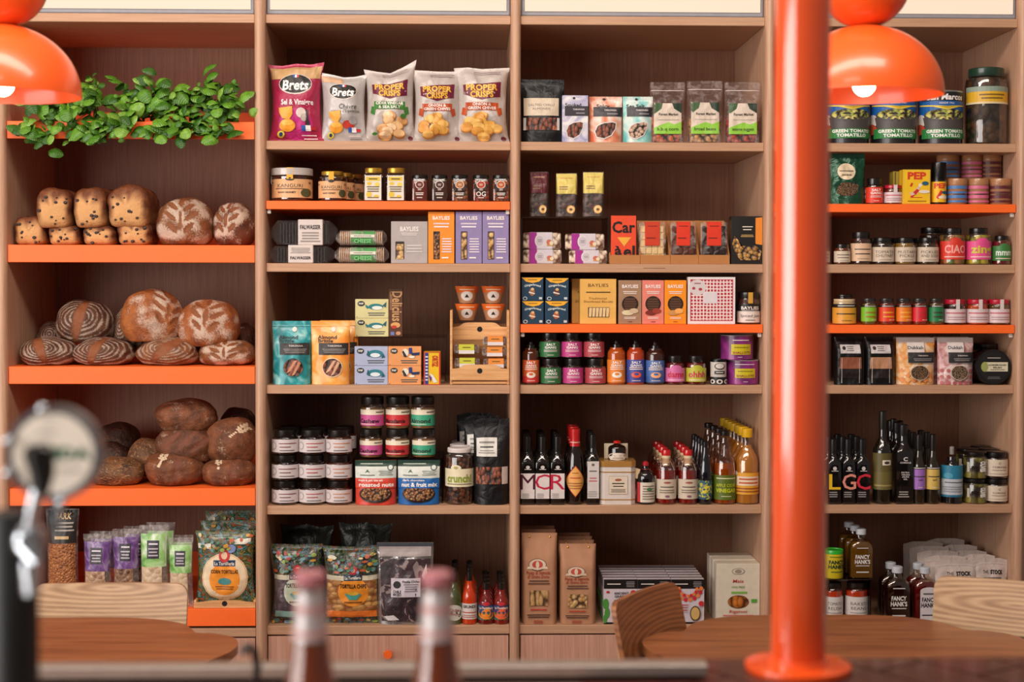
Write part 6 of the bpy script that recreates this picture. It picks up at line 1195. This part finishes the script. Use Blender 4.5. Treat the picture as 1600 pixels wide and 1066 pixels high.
for k, (a, b, c, l, tt) in enumerate(((943.5, 996, '4a8a3c', 'green-leaf patterned', ('ANCIENT', 'GRAINS')), (996.5, 1048, '7a5aa0', 'purple patterned', ('ANCIENT', 'GRAINS')), (1049, 1100.5, 'b8282c', 'red garland patterned', ('COUS', 'COUS')))):
    d = [R(0, .79, 1, 1, '15100f', 'black_band'), R(0, 0, 1, .04, '15100f', 'black_foot'), L(.10, .87, .50, .92, 1, 'd8ccc8'), L(.66, .82, .92, .96, 4, '8a8484')]
    if k == 2: d += [E(.5+.40*math.cos(R_(180+20*j)), .80+.26*math.sin(R_(180+20*j)), .06, .045, ('c8282c', 'e07a3c')[j % 2], 'garland') for j in range(10)]+[E(.5+.27*math.cos(R_(180+22*j)), .80+.17*math.sin(R_(180+22*j)), .05, .04, ('e07a3c', 'c8282c')[j % 2], 'garland') for j in range(9)]+[E(.72, .24, .16, .17, '5a4020', 'grain_edge'), E(.72, .24, .13, .14, 'd0a868', 'grain_print'), E(.90, .46, .08, .06, 'c82c34', 'red_dot'), L(.1, .28, .5, .46, 3, 'b05a5c')]
    else: d += [E(.06, .45, .09, .12, c, 'leaf_print'), E(.10, .25, .08, .12, c, 'leaf_print'), E(.04, .12, .06, .1, c, 'leaf_print'), T(tt[0], .52, .69, .05, '1c1614', .44, .02), T(tt[1], .50, .62, .05, '1c1614', .36, .02), E(.87, .70, .08, .06, 'c82c34', 'red_dot'), E(.12, .72, .05, .025, 'b8282c', 'heart'), L(.3, .4, .8, .56, 3, '8a8080')]
    q = carton('grain_carton', 'white and black grain carton, %s, front of its row' % l, 'grains', a, b, 905.5, 'F', 'ccc0c6', d, dep=.030, group='white and black grain cartons in rows')
    row(q, 5, .042, 'white and black grain carton, %s' % l, 'white and black grain cartons in rows', 0)
q = carton('pasta_carton', 'cream pasta carton with oval window, front of its row', 'pasta', 1120.5, 1188.5, 881, 'F', 'd6cab6', [E(.5, .87, .15, .055, '8a8074', 'crest_edge'), E(.5, .87, .13, .045, 'd6cab6', 'crest'), E(.5, .87, .08, .035, '9a8a7c', 'wheat_print'), T('Mais', .5, .71, .055, 'c0483c', .3, .01, sh=.1), T('100% FREE', .5, .61, .035, '7aa05a', .3, .01), R(.34, .50, .70, .535, '7aac4a', 'green_banner'), E(.5, .365, .24, .11, '5a2a10', 'window_edge'), E(.5, .365, .23, .10, 'pastao', 'oval_window'), R(.80, .35, .93, .41, '5aa03c', 'green_flag'), T('Rigatoni', .5, .205, .05, 'c0483c', .4, .01, sh=.1), L(.12, .12, .88, .16, 1, 'c8706a'), L(.36, .02, .64, .07, 2, '4a4038')], dep=.055, group='cream pasta cartons in a row', side='d0c4b4'); row(q, 2, .07, 'cream pasta carton with oval window', 'cream pasta cartons in a row', 0)

# ================================================================== bay 4
def smc(x0, x1, l):
    can('tomatillo_can', l, x0, x1, 141, 'A', pm('1c1a1c', .3, .3), [R(-.3, .46, 1.3, .96, '1a5aa0', 'blue_print'), R(.10, .80, .92, .965, '1c1c24', 'black_panel'), T('San Marcos', .5, .875, .10, 'e8e4e0', .58, .04, sh=.1), T('DESDE 1961', .5, .76, .03, 'd8d4d0', .34, .02), P([(.06, .74), (.3, .72), (.5, .66), (.7, .72), (.94, .74), (.94, .715), (.7, .695), (.5, .635), (.3, .695), (.06, .715)], 'e8c83c', 'yellow_wave'),
        E(.08, .44, .12, .12, 'd0c4c0', 'onion_print'), E(.06, .28, .12, .10, 'b84a34', 'tomato_print'), E(.96, .40, .10, .12, '6a9a3c', 'tomatillo_print'), P([(.14, .50), (.88, .50), (.80, .12), (.22, .12)], '4a4442', 'pot'), E(.5, .53, .34, .12, '3a3432', 'pot_rim'), E(.5, .55, .31, .10, chunks('d0c46a', '8a9a3a', 55), 'tomatillos'), R(.12, .10, .88, .28, '2a7a3c', 'green_banner'), T('GREEN TOMATO', .5, .235, .055, 'e8e8e0', .58, .04), T('TOMATILLO', .5, .155, .055, 'e8e8e0', .48, .04)], group='large green tomato cans', metal=.8)
smc(1290, 1357, 'large green tomato can, leftmost beside the orange pillar'); smc(1361, 1430, 'large green tomato can, middle, under the pendant lamp'); smc(1436, 1503, 'large green tomato can, right one with its name in full view')
jar('pickle_jar', 'big dark pickle jar with green lid and yellow label, right end of top shelf', 1509, 1573, 104, 'A', chunks('5a3a1c', '2e2210', 40, '120c08'), '1e3a2c', [R(.04, .52, .98, .72, 'd8a828', 'yellow_label'), R(.04, .68, .98, .745, '8a9a8c', 'label_top'), R(.04, .52, .98, .545, 'dcc8a0', 'label_edge'), L(.3, .57, .7, .66, 2, '7a5a14')], lf=.11, lr=.84, neck=.80, cat='pickles', fillto=.86)
# orange shelf B4
bag('coffee_pouch', 'dark green foil pouch with round cream label and spice window', 'spice', 1298, 1354, 239, 'B4', foil('1a4a34', .28, .3, .6), [E(.46, .64, .26, .165, 'dcc8a8', 'round_label'), L(.26, .63, .66, .67, 1, '3a3020'), L(.3, .54, .62, .60, 1, '6a5a40'), P([(.18, .22), (.30, .16), (.62, .16), (.78, .24), (.80, .38), (.62, .42), (.3, .42), (.2, .34)], 'seeds', 'seed_window')], dep=.045, kind='pouch', amp=.003)
jar('spice_jar', 'square jar with red label beside the green foil pouch', 1353, 1379, 278, 'B4', pm('2a140e', .2, .6), '14100f', sg('d83a24'), lf=.26, lr=.82, sq=.0, neck=.8, cat='spice')
def rl_(t, R0, h): part('paper_seal', MB().box(-.006, .006, -R0*1.0-.0008, -R0*1.0, h*.62, h*1.0), pm('d8ccc8', .5), t)
REDJ = lambda x0, x1, yt, b, l, c, lc='d8c8cc': jar('red_lid_jar', l, x0, x1, yt, b, pm(c, .2, .6), 'b81c34', [R(-.1, .08, 1.1, .62, lc, 'label_panel'), L(.08, .40, .92, .52, 1, 'c0606a'), L(.2, .16, .8, .34, 2, 'a8888c')], lf=.18, lr=.96, neck=.9, extra=rl_, cat='preserve', group='white-labelled jars with red lids')
REDJ(1381, 1409.5, 289, 'B4', 'white-labelled jar with red lid beside the yellow pepper tin', '6a2a20')
pt = carton('pepper_tin', 'yellow tin with red PEP lettering and a red acrobat figure', 'spice', 1411, 1454, 265, 'B4', 'e4b41c', [R(.02, .01, .98, .99, 'd8b848', 'tin_edge'), R(.05, .03, .95, .97, 'ecbe1e', 'yellow_print'), T('PEP', .5, .82, .19, 'd03a20', .72, .05), E(.62, .55, .06, .05, 'e8dcc8', 'figure_head'), P([(.54, .52), (.64, .50), (.50, .28), (.36, .34)], 'd8b8a0', 'figure_body'), P([(.50, .44), (.60, .40), (.44, .26), (.34, .32)], 'c82c20', 'figure_stripe'), P([(.30, .62), (.36, .60), (.30, .50), (.24, .52)], 'c82c20', 'figure_arm'), P([(.36, .34), (.26, .20), (.32, .18), (.44, .28)], 'c82c20', 'figure_leg'), P([(.44, .28), (.30, .24), (.22, .32), (.34, .36)], 'd8b8a0', 'figure_leg'), R(.26, .19, .70, .205, 'c82c20', 'ground_line'), E(.80, .60, .12, .06, '1e5a70', 'blue_oval'), E(.76, .36, .20, .05, 'e8dcc8', 'white_oval'), L(.1, .06, .9, .12, 1, '9a7a10')], dep=.045, group='yellow pepper tins'); carton('pepper_tin', 'yellow tin with dark stripes peeking out behind the front pepper tin', 'spice', 1396, 1438, 268, 'B4', 'a08c34', [R(.04+.16*i, .02, .09+.16*i, .98, '5a4c1c', 'stripe') for i in range(6)], dep=.05, Y=.07)
can('spray_can', 'slim can with yellow PEP label and tall black cap', 1455.5, 1478, 254, 'B4', pm('1a1614', .3, .3), [R(-.1, .05, 1.1, .54, 'ecb81c', 'yellow_label'), T('PEP', .5, .44, .11, 'd03a20', .8, .05), P([(.3, .16), (.5, .34), (.6, .30), (.4, .12)], 'c82c20', 'figure'), E(.7, .28, .16, .04, '1e5a70', 'blue_oval'), E(.62, .17, .22, .04, 'e8dcc8', 'white_oval')], lidc='12100f', lidf=.42)
RG = 'kraft canisters with coloured rings'
def ring(x0, x1, yt, base, c, l, Y=.012):
    return can('canister', l, x0, x1, yt, base, pm('9a6a48', .6), [R(-.35, .60, 1.35, .72, c, 'ring_band'), R(-.35, .42, 1.35, .50, c, 'ring_band'), R(-.35, .24, 1.35, .36, c, 'ring_band'), R(-.35, .08, 1.35, .16, c, 'ring_band'), L(.25, .36, .75, .42, 1, '3a2a24')], lidc='a8744c', lidf=.22, metal=0, group=RG, Y=Y)
for k, (a, b, c, l, a2, b2) in enumerate(((1480, 1510, '4a7ab8', 'blue', 1464, 1498), (1512.5, 1544, 'd0688c', 'pink', 1502, 1534), (1546.5, 1580, '5a2028', 'maroon', 1537, 1570))):
    ring(a, b, 279, 'B4', c, 'kraft canister with %s rings, front row' % l)
    q = ring(a2, b2, 280, 'B4', c, 'kraft canister with %s rings, lower one in the back row' % l, .10); ring(a2, b2, 242, q, c, 'kraft canister with %s rings, upper one in the back row' % l, .10)
# shelf C jars
PJ = lambda x0, x1, yt, l, c, tx, lc='cdbca8': jar('relish_jar', l, x0, x1, yt, 'C', pm(c, .2, .6), '14110f', [R(-.12, .10, 1.12, .64, lc, 'label_panel'), *((T(tx[0], .5, .46, .10, '4a4038', .62, 0), T(tx[1], .5, .32, .10, '4a4038', .55, 0)) if tx[0] not in ('FIG', 'QUINCE', 'PEPPERED') else (L(.2, .42, .8, .50, 1, '4a4038'), L(.25, .28, .75, .36, 1, '4a4038'))), L(.3, .14, .7, .20, 1, '9a8c80')], lf=.20, lr=.84, neck=.8, cat='relish', group='cream-labelled relish jars')
PJ(1270, 1296, 381, 'short cream-labelled jar half hidden by the orange pillar', '5a2c14', ('FIG', 'JAM')); PJ(1303.5, 1328, 381, 'short cream-labelled jar, first clear of the pillar', '6a3414', ('QUINCE', 'PASTE'))
PJ(1329.5, 1361, 362, 'taller dark jar with peach-toned label', '3a1c12', ('PEPPERED', 'CHUTNEY'), 'd8b494')
for k, (a, b, c, t2, l) in enumerate(((1362.5, 1396, '2a1c12', ('TOMATO', 'CHUTNEY'), 'TOMATO'), (1398, 1430, '8a6a30', ('MUSTARD', 'PICKLE'), 'MUSTARD'), (1433, 1466, '3a2a1a', ('PICKLED', 'AND SOUR'), 'PICKLED'))):
    q = PJ(a, b, 371, 'cream-labelled relish jar lettered %s' % l, c, t2); dup(q, off=(.004, .08, .0 if k != 2 else 0), label='dark jar behind the cream-labelled one lettered %s' % l)
q = jar('relish_jar', 'taller dark jar at the back between the PICKLED and CIAO jars', 1437, 1476, 355, 'C', pm('1c1410', .2, .7), '100e0d', [], Y=.14, lf=.16, cat='relish')
for k, (a, b, yt, c, ct_, tx, tc, l) in enumerate(((1469, 1507, 356, 'd83a2c', 'pickle', 'CIAO', 'f4a8a0', 'red CIAO label and pickled vegetables'), (1509.5, 1548, 356, 'e0508c', 'yellowp', 'zing', 'c8c82c', 'pink label, lime lettering and yellow pickles'), (1552, 1580, 368, '3a7a3c', 'deepred', 'mmm', 'd8e4d8', 'green label with white mmm lettering'))):
    jar('pickle_jar', 'faceted jar with %s' % l, a, b, yt, 'C', ct_, '141110', [R(-.15, .14, 1.15, .64, c, 'colour_label'), E(.5, .64, .16, .09, c, 'label_bump'), T(tx, .5, .42, .20, tc, .58, .03), L(.15, .18, .85, .24, 1, 'e8c8c0')], lf=.16, lr=.72, neck=.70, cat='pickles', fillto=.8, group='bold-lettered pickle jars')
# orange shelf B5
jar('sauce_jar', 'squat jar of pale sauce with amber and black label beside the pillar', 1301.5, 1337, 460, 'B5', pm('d8c49a', .3, .5), '16120f', [R(-.1, .04, 1.1, .56, 'd89a34', 'amber_label'), R(-.1, .56, 1.1, .68, '1a1614', 'black_band'), L(.15, .31, .85, .40, 1, '4a3010'), L(.2, .59, .8, .65, 1, 'e0d8c8'), L(.35, .1, .65, .16, 1, '8a6020')], lf=.12, lr=.70, neck=.70, fillto=.84, cat='sauce', shoulder=.2)
for k, (a, b, c, c2, l) in enumerate(((1346, 1369, '7ab82c', '9a6a1c', 'lime green'), (1373, 1397, 'd8401c', 'e8a030', 'red and orange, left'), (1400, 1424, 'e07a1c', 'f0a838', 'orange'), (1425, 1448, 'd02430', 'c0303a', 'crimson'), (1451, 1473.5, '1c7a44', '3a3a2c', 'dark green'))):
    jar('curry_jar', 'small curry paste jar with %s label' % l, a, b, 466, 'B5', pm('6a5a20' if k in (0, 4) else '8a2a14', .2, .7), '2a2624', [R(-.15, .12, 1.15, .72, c, 'colour_label'), R(-.15, .66, 1.15, .73, '1c1614', 'black_band'), L(.2, .675, .8, .72, 1, 'e8e0d8'), L(.25, .40, .80, .52, 1, c2), L(.30, .24, .80, .36, 1, c2), L(.5, .16, .85, .20, 1, 'e8e0c8')], lf=.13, lr=.86, neck=.84, cat='curry paste', group='small curry paste jars')
for k, (a, b, c, l) in enumerate(((1475, 1508, '2a1410', 'left'), (1510, 1543.5, 'c04a18', 'middle'), (1546.5, 1580, '5a4420', 'right'))): REDJ(a, b, 468, 'B5', 'white-labelled jar with red lid on the curry paste shelf, %s of three' % l, c)
# shelf D
for k, (a, b, cc) in enumerate(((1306, 1352, '8a5038'), (1353.5, 1399, 'b08060'))):
    l = 'black pouch with small white sticker and square window, %s of two' % ('left', 'right')[k]
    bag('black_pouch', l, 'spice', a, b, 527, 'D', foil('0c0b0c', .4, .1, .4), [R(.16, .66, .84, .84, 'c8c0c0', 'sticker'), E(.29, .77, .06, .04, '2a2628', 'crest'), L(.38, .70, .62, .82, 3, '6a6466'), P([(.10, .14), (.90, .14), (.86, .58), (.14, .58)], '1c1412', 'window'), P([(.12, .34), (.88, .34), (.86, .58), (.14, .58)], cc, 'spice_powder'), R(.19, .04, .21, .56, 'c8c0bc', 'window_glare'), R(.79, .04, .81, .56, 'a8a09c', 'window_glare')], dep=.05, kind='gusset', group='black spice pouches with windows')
for k, (a, b, c, wc, l) in enumerate(((1403, 1463.5, 'honeyw', chunks('a07a4c', '6a4a30', 330), 'dukkah pouch with orange diamond pattern'), (1467.5, 1524, 'pinkw', chunks('b09070', '7a5a44', 330), 'dukkah pouch with maroon floral pattern'))):
    q = bag('dukkah_pouch', l, 'spice', a, b, 528, 'D', c, [R(.02, .90, .98, 1, 'd0c8c4', 'header')]+([P([(.04+.15*i, .30-.10*(j)), (.11+.15*i, .36-.10*j), (.18+.15*i, .30-.10*j), (.11+.15*i, .24-.10*j)], ('e08a4c', 'f0b070')[(i+j) % 2], 'diamond') for i in range(6) for j in range(3)] if k == 0 else [E(.1+.16*i, .30-.13*j, .05, .04, 'b05a5c', 'flower') for i in range(6) for j in range(3)])+
        [R(.26, .68, .70, .90, 'd8d0cc', 'title_panel'), T('Dukkah', .47, .79, .065, '22282a', .40, .02), R(.26, .47, .97, .69, '2c2a2c', 'dark_band'), T('TARONGA', .66, .62, .025, 'd8ccc4', .34, .02), L(.4, .50, .9, .57, 2, '8a8480'), E(.56, .26, .25, .165, 'c8b8a8', 'window_edge'), E(.56, .26, .235, .15, wc, 'window')], dep=.045, kind='pouch', group='patterned dukkah pouches', amp=.001)
    dup(q, off=(.003, .055, 0), label=l.replace('dukkah pouch', 'second dukkah pouch, behind the front one,'), group='patterned dukkah pouches')
p, w_, h = place(1525, 1580, 549, 'D', .012, .05, False); t = thing('relish_jar', 'round jar lying on its side with black lid and oval cream label facing out', 'relish', p); rr = w_/2
def dsk(r0, y0, y1, n=40): return MB().prism([(r0*math.cos(2*PI*i/n), rr+r0*math.sin(2*PI*i/n)) for i in range(n)], y0, y1)
part('lid', dsk(rr, 0, .016), pm('131112', .3, .3), t); part('lid_ridge', dsk(rr*.84, -.0015, 0), pm('1c1a1a', .35, .2), t); part('glass_body', dsk(rr*.96, .0162, .085), pm('1c1210', .1, .8), t)
decals(t, Flat(w_, 2*rr, -.0016), [R(.24, .38, .90, .64, 'd4ccb0', 'label_panel'), E(.24, .51, .10, .14, '9aa05a', 'leaf_print'), T('HORSERADISH', .60, .56, .045, '2a3020', .5, .02), T('RELISH', .60, .49, .045, '2a3020', .32, .02), L(.4, .41, .8, .45, 1, '6a6a50'), L(.28, .74, .72, .78, 1, 'c8c0bc'), L(.3, .16, .7, .24, 2, '6a6866')]); done(t, h)
jar('relish_jar', 'dark lidded jar standing behind the round jar that lies on its side', 1529, 1572, 537, 'D', pm('2a2014', .2, .7), '16120f', [], Y=.11, lf=.16, cat='relish')
# shelf E
for k, (a, b, ch, c) in enumerate(((1291.5, 1313, 'L', 'e0b424'), (1314.5, 1335, 'G', 'd88a78'), (1336.5, 1357.5, 'C', 'c8283c'))):
    q = bottle('oil_bottle', 'square black bottle with giant coloured letter %s on black' % ch, 'sleeve', a, b, 686, 'E', '0f0e10', '151314', [T(ch, .5, .345, .23, c, 1.05, .01), L(.1, .10, .7, .20, 3, '9a9494'), E(.5, .55, .14, .03, 'c8c0bc', 'crest'), L(.2, .50, .8, .52, 1, 'd8d0cc')], sq=.9, cap=(.765, .54), group='square black bottles with coloured letters'); row(q, 2, .07, 'square black bottle with coloured letter %s' % ch, 'square black bottles with coloured letters')
bottle('oil_bottle', 'tallest dark bottle with olive green label and small white stamp', 'wine', 1364.5, 1394, 643, 'E', '14120c', '1a1814', [R(.0, .155, 1.0, .55, '5c5228', 'olive_label'), R(.0, .155, 1, .345, '6a5e30', 'olive_label_lower'), R(.42, .42, .72, .475, 'd8d0c0', 'stamp'), E(.57, .447, .09, .016, '3a3628', 'stamp_print'), L(.1, .18, .8, .22, 1, '9a8c50')], cap=(.80, .42))
for k in range(2): bottle('oil_bottle', 'dark oil bottle at the back, %s behind the tallest bottle' % ('left', 'right')[k], 'wine', 1384+k*10, 1408+k*10, 655+k*3, 'E', '120f0c', '1a1816', [], Y=.12+.07*k, cap=(.86, .42))
q = bottle('oil_bottle', 'square black olive oil bottle with white lettering and letter C crest', 'slim', 1397, 1425.5, 664, 'E', '100f0f', '171415', [T('C', .5, .57, .045, 'd8d0cc', .3, .03), T('CORIOLE', .5, .525, .02, 'd8d0cc', .6, .02)]+[T(x, .5, .40-.028*i, .018, 'd8d0cc', .5, .02) for i, x in enumerate(('EXTRA', 'VIRGIN', 'OLIVE', 'OIL'))]+[L(.1, .08, .7, .17, 3, 'a8a09c')], sq=.9, cap=(.86, .50)); row(q, 2, .07, 'square black olive oil bottle', 'square black olive oil bottles')
for k, (a, b, c, l) in enumerate(((1425.5, 1446, '9a6ab8', 'lilac'), (1447.5, 1468, 'd0b058', 'mustard yellow'))):
    q = bottle('oil_bottle', 'slim dark bottle with %s label' % l, 'cruet', a, b, 679, 'E', '241c10', '17120f', [R(-.1, .21, 1.1, .50, c, 'colour_label'), R(-.1, .50, 1.1, .535, '1a1614', 'black_band'), L(.1, .505, .9, .53, 1, 'd8d0c8'), L(.2, .38, .8, .41, 1, '3a2a20'), T('oil', .5, .35, .03, '3a2a20', .3, .01), L(.4, .23, .6, .25, 1, 'e0d8c8')], cap=(.76, .50), group='slim labelled oil bottles'); row(q, 2, .065, 'slim dark bottle with %s label' % l, 'slim labelled oil bottles')
bottle('oil_bottle', 'stout dark bottle with blue and white label and pourer', 'sauce', 1471, 1503.5, 699, 'E', '141010', '8a8480', [R(-.1, .13, 1.1, .68, 'b8bcc4', 'label_panel'), R(-.1, .44, 1.1, .68, '2a7a9a', 'blue_print'), R(-.1, .12, 1.1, .16, '2a6a8a', 'blue_foot'), E(.3, .50, .14, .05, '4a9ab4', 'wave_print'), L(.2, .36, .8, .40, 1, '5a6068'), L(.1, .20, .8, .32, 3, '8a9098')], cap=(.86, .22))
for k, (yt, bs, l) in enumerate(((748.5, 'E', 'lower'), (706.5, None, 'upper'))):
    bs1, bs2 = ('E', 'E') if k == 0 else (o1, o2)
    o1 = jar('olive_jar', 'jar of green olives with white script, %s of two' % l, 1505, 1543, yt, bs1, 'olive', '14110f', [T('OLIVES', .60, .46, .20, 'e8e4dc', .40, .06, rot=1), R(.18, .25, .26, .62, 'b8b0a0', 'side_print')], lf=.14, lr=.90, neck=.84, cat='olives', group='jars of green olives')
    o2 = jar('tapenade_jar', 'dark jar with cream label and small crest, %s of two' % l, 1545, 1579.5, yt, bs2, pm('2a1c14', .2, .7), '121010', [R(-.1, .10, 1.1, .72, 'd4c4b0', 'label_panel'), T('C', .5, .58, .08, '5a4a3c', .2), T('CORIOLE', .5, .44, .07, '5a4a3c', .5, .01), L(.25, .30, .75, .36, 1, '8a7a6c'), L(.2, .16, .8, .22, 1, 'a89a8c')], lf=.20, lr=.92, neck=.86, cat='tapenade', group='cream-labelled tapenade jars')
dup(o2, off=(0, .075, .001), label='dark lidded jar behind the upper tapenade jar'); dup(o2, off=(0, .15, .001), label='rearmost dark lidded jar behind the upper tapenade jar'); dup(o1, off=(0, .08, .001), label='olive jar in shadow behind the upper olive jar')
for o in list(bpy.data.objects):
    if o.get('label', '').startswith(('dark lidded jar behind the upper', 'rearmost dark lidded jar behind the upper', 'olive jar in shadow behind')):
        b_ = dup(o, off=(0, 0, -(o1.location.z-Z['E'])), label=o['label'].replace('upper', 'lower'))
# shelf F
Yr = .10
rs4 = riser('dark clear acrylic bridge beside the pillar carrying the green-lidded tin', 1284, 1361, 905.5, 'F', .03, .20, '8a8480', .10)
can('mustard_jar', 'yellow sauce jar with bright green lid beside the pillar', 1288, 1317, 860, rs4, 'd0b820', [T('FANCY', .55, .58, .12, '1e3a1e', .56, .05), T("HANK'S", .55, .42, .12, '1e3a1e', .6, .05), L(.3, .74, .8, .80, 1, '4a6a1e'), L(.3, .2, .8, .28, 1, '4a6a1e')], lidc='2aa82c', lidf=.14, metal=0, Y=.035)
def hank(x0, x1, yt, base, liq, l, dec, n, Y, gl='e8dcd0', dy=.6):
    q = bottle('sauce_bottle', l, 'flask', x0, x1, yt, base, gl, 'c4c8d0', dec, sq=.8, cap=(.885, .44), liquid=pm(liq, .1, .8), fillto=.74, Y=Y, group="flat flask sauce bottles", dy=dy); 
    if n: row(q, n, .07, l, "flat flask sauce bottles", -.002)
fh = [T('FANCY', .5, .44, .075, 'e8e4e0', .62, .03), T("HANK'S", .5, .34, .075, 'e8e4e0', .68, .03), L(.25, .60, .75, .64, 1, 'c8c4c0'), L(.2, .24, .8, .28, 1, 'c8c4c0'), L(.2, .10, .8, .16, 1, 'c8c4c0')]
hank(1326, 1361, 827, rs4, '7a5a1c', 'olive-gold flask sauce bottle on the acrylic bridge', fh, 2, .04)
hank(1381, 1418.5, 886, 'F', '2a100a', 'dark brown flask sauce bottle standing on the shelf', fh, 1, .012)
hank(1425, 1461, 887, 'F', '6a1014', 'dark red flask sauce bottle with white arched label', [R(.22, .04, .98, .58, 'd0c8cc', 'label_panel'), E(.60, .58, .38, .07, 'd0c8cc', 'label_arch'), T('FANCY', .6, .42, .075, '1c1618', .62, .03), T("HANK'S", .6, .32, .075, '1c1618', .68, .03), R(.30, .13, .9, .15, '1c1618', 'black_rule'), L(.3, .50, .9, .56, 1, '5a5456')], 1, .012)
for k, (a, b, l) in enumerate(((1287, 1316.5, 'left, half hidden by the pillar'), (1321, 1355.5, 'right'))): jar('sauce_jar', 'orange chilli sauce jar with white label under the bridge, %s' % l, a, b, 911, 'F', pm('c8401c', .2, .6), '1a1412', [R(-.1, .14, 1.1, .64, 'd0c8c4', 'label_panel'), T(('TOMATO', 'BAKED')[k], .5, .46, .08, '5a504a', .5, 0), T(('RELISH', 'BEANS')[k], .5, .34, .08, '5a504a', .45, 0), L(.2, .2, .8, .24, 1, '8a807a')], lf=.14, lr=.86, neck=.84, Y=.035, cat='sauce', group='orange sauce jars under the bridge')
STK = foil('c4b4ac', .42, .0, .5)
for k, (a, b, yt, Y) in enumerate(((1464, 1530, 877, .012), (1526, 1579, 874, .014), (1448, 1513, 870, .07), (1507, 1558, 868, .075), (1436, 1500, 862, .13), (1490, 1545, 862, .135), (1424, 1486, 855, .20), (1474, 1530, 853, .205), (1414, 1476, 848, .27), (1452, 1510, 843, .33))):
    d = [T('THE', .34, .785, .05, '3a3230', .16, .0), T('STOCK', .66, .785, .06, '1c1614', .36, .05), L(.2, .66, .85, .72, 1, '6a5e5a'), R(.05, .915, .95, .925, 'd8ccc8', 'zip_line')] if k < 2 else [R(.05, .915, .95, .925, 'c8bcb8', 'zip_line')]
    bag('stock_pouch', ('pale stock pouch in front behind the right chair, %s of the two lettered ones' % ('left', 'right')[k]) if k < 2 else 'pale stock pouch, %s from the front in the %s column' % (ORD[(k-2)//2], ('left', 'right')[k % 2]), 'stock', a, b, yt, 'F', STK, d, dep=.045, Y=Y, kind='pouch', amp=.003, group='pale stock pouches standing in two columns', tops=[.96, 1, 1, 1, .97])
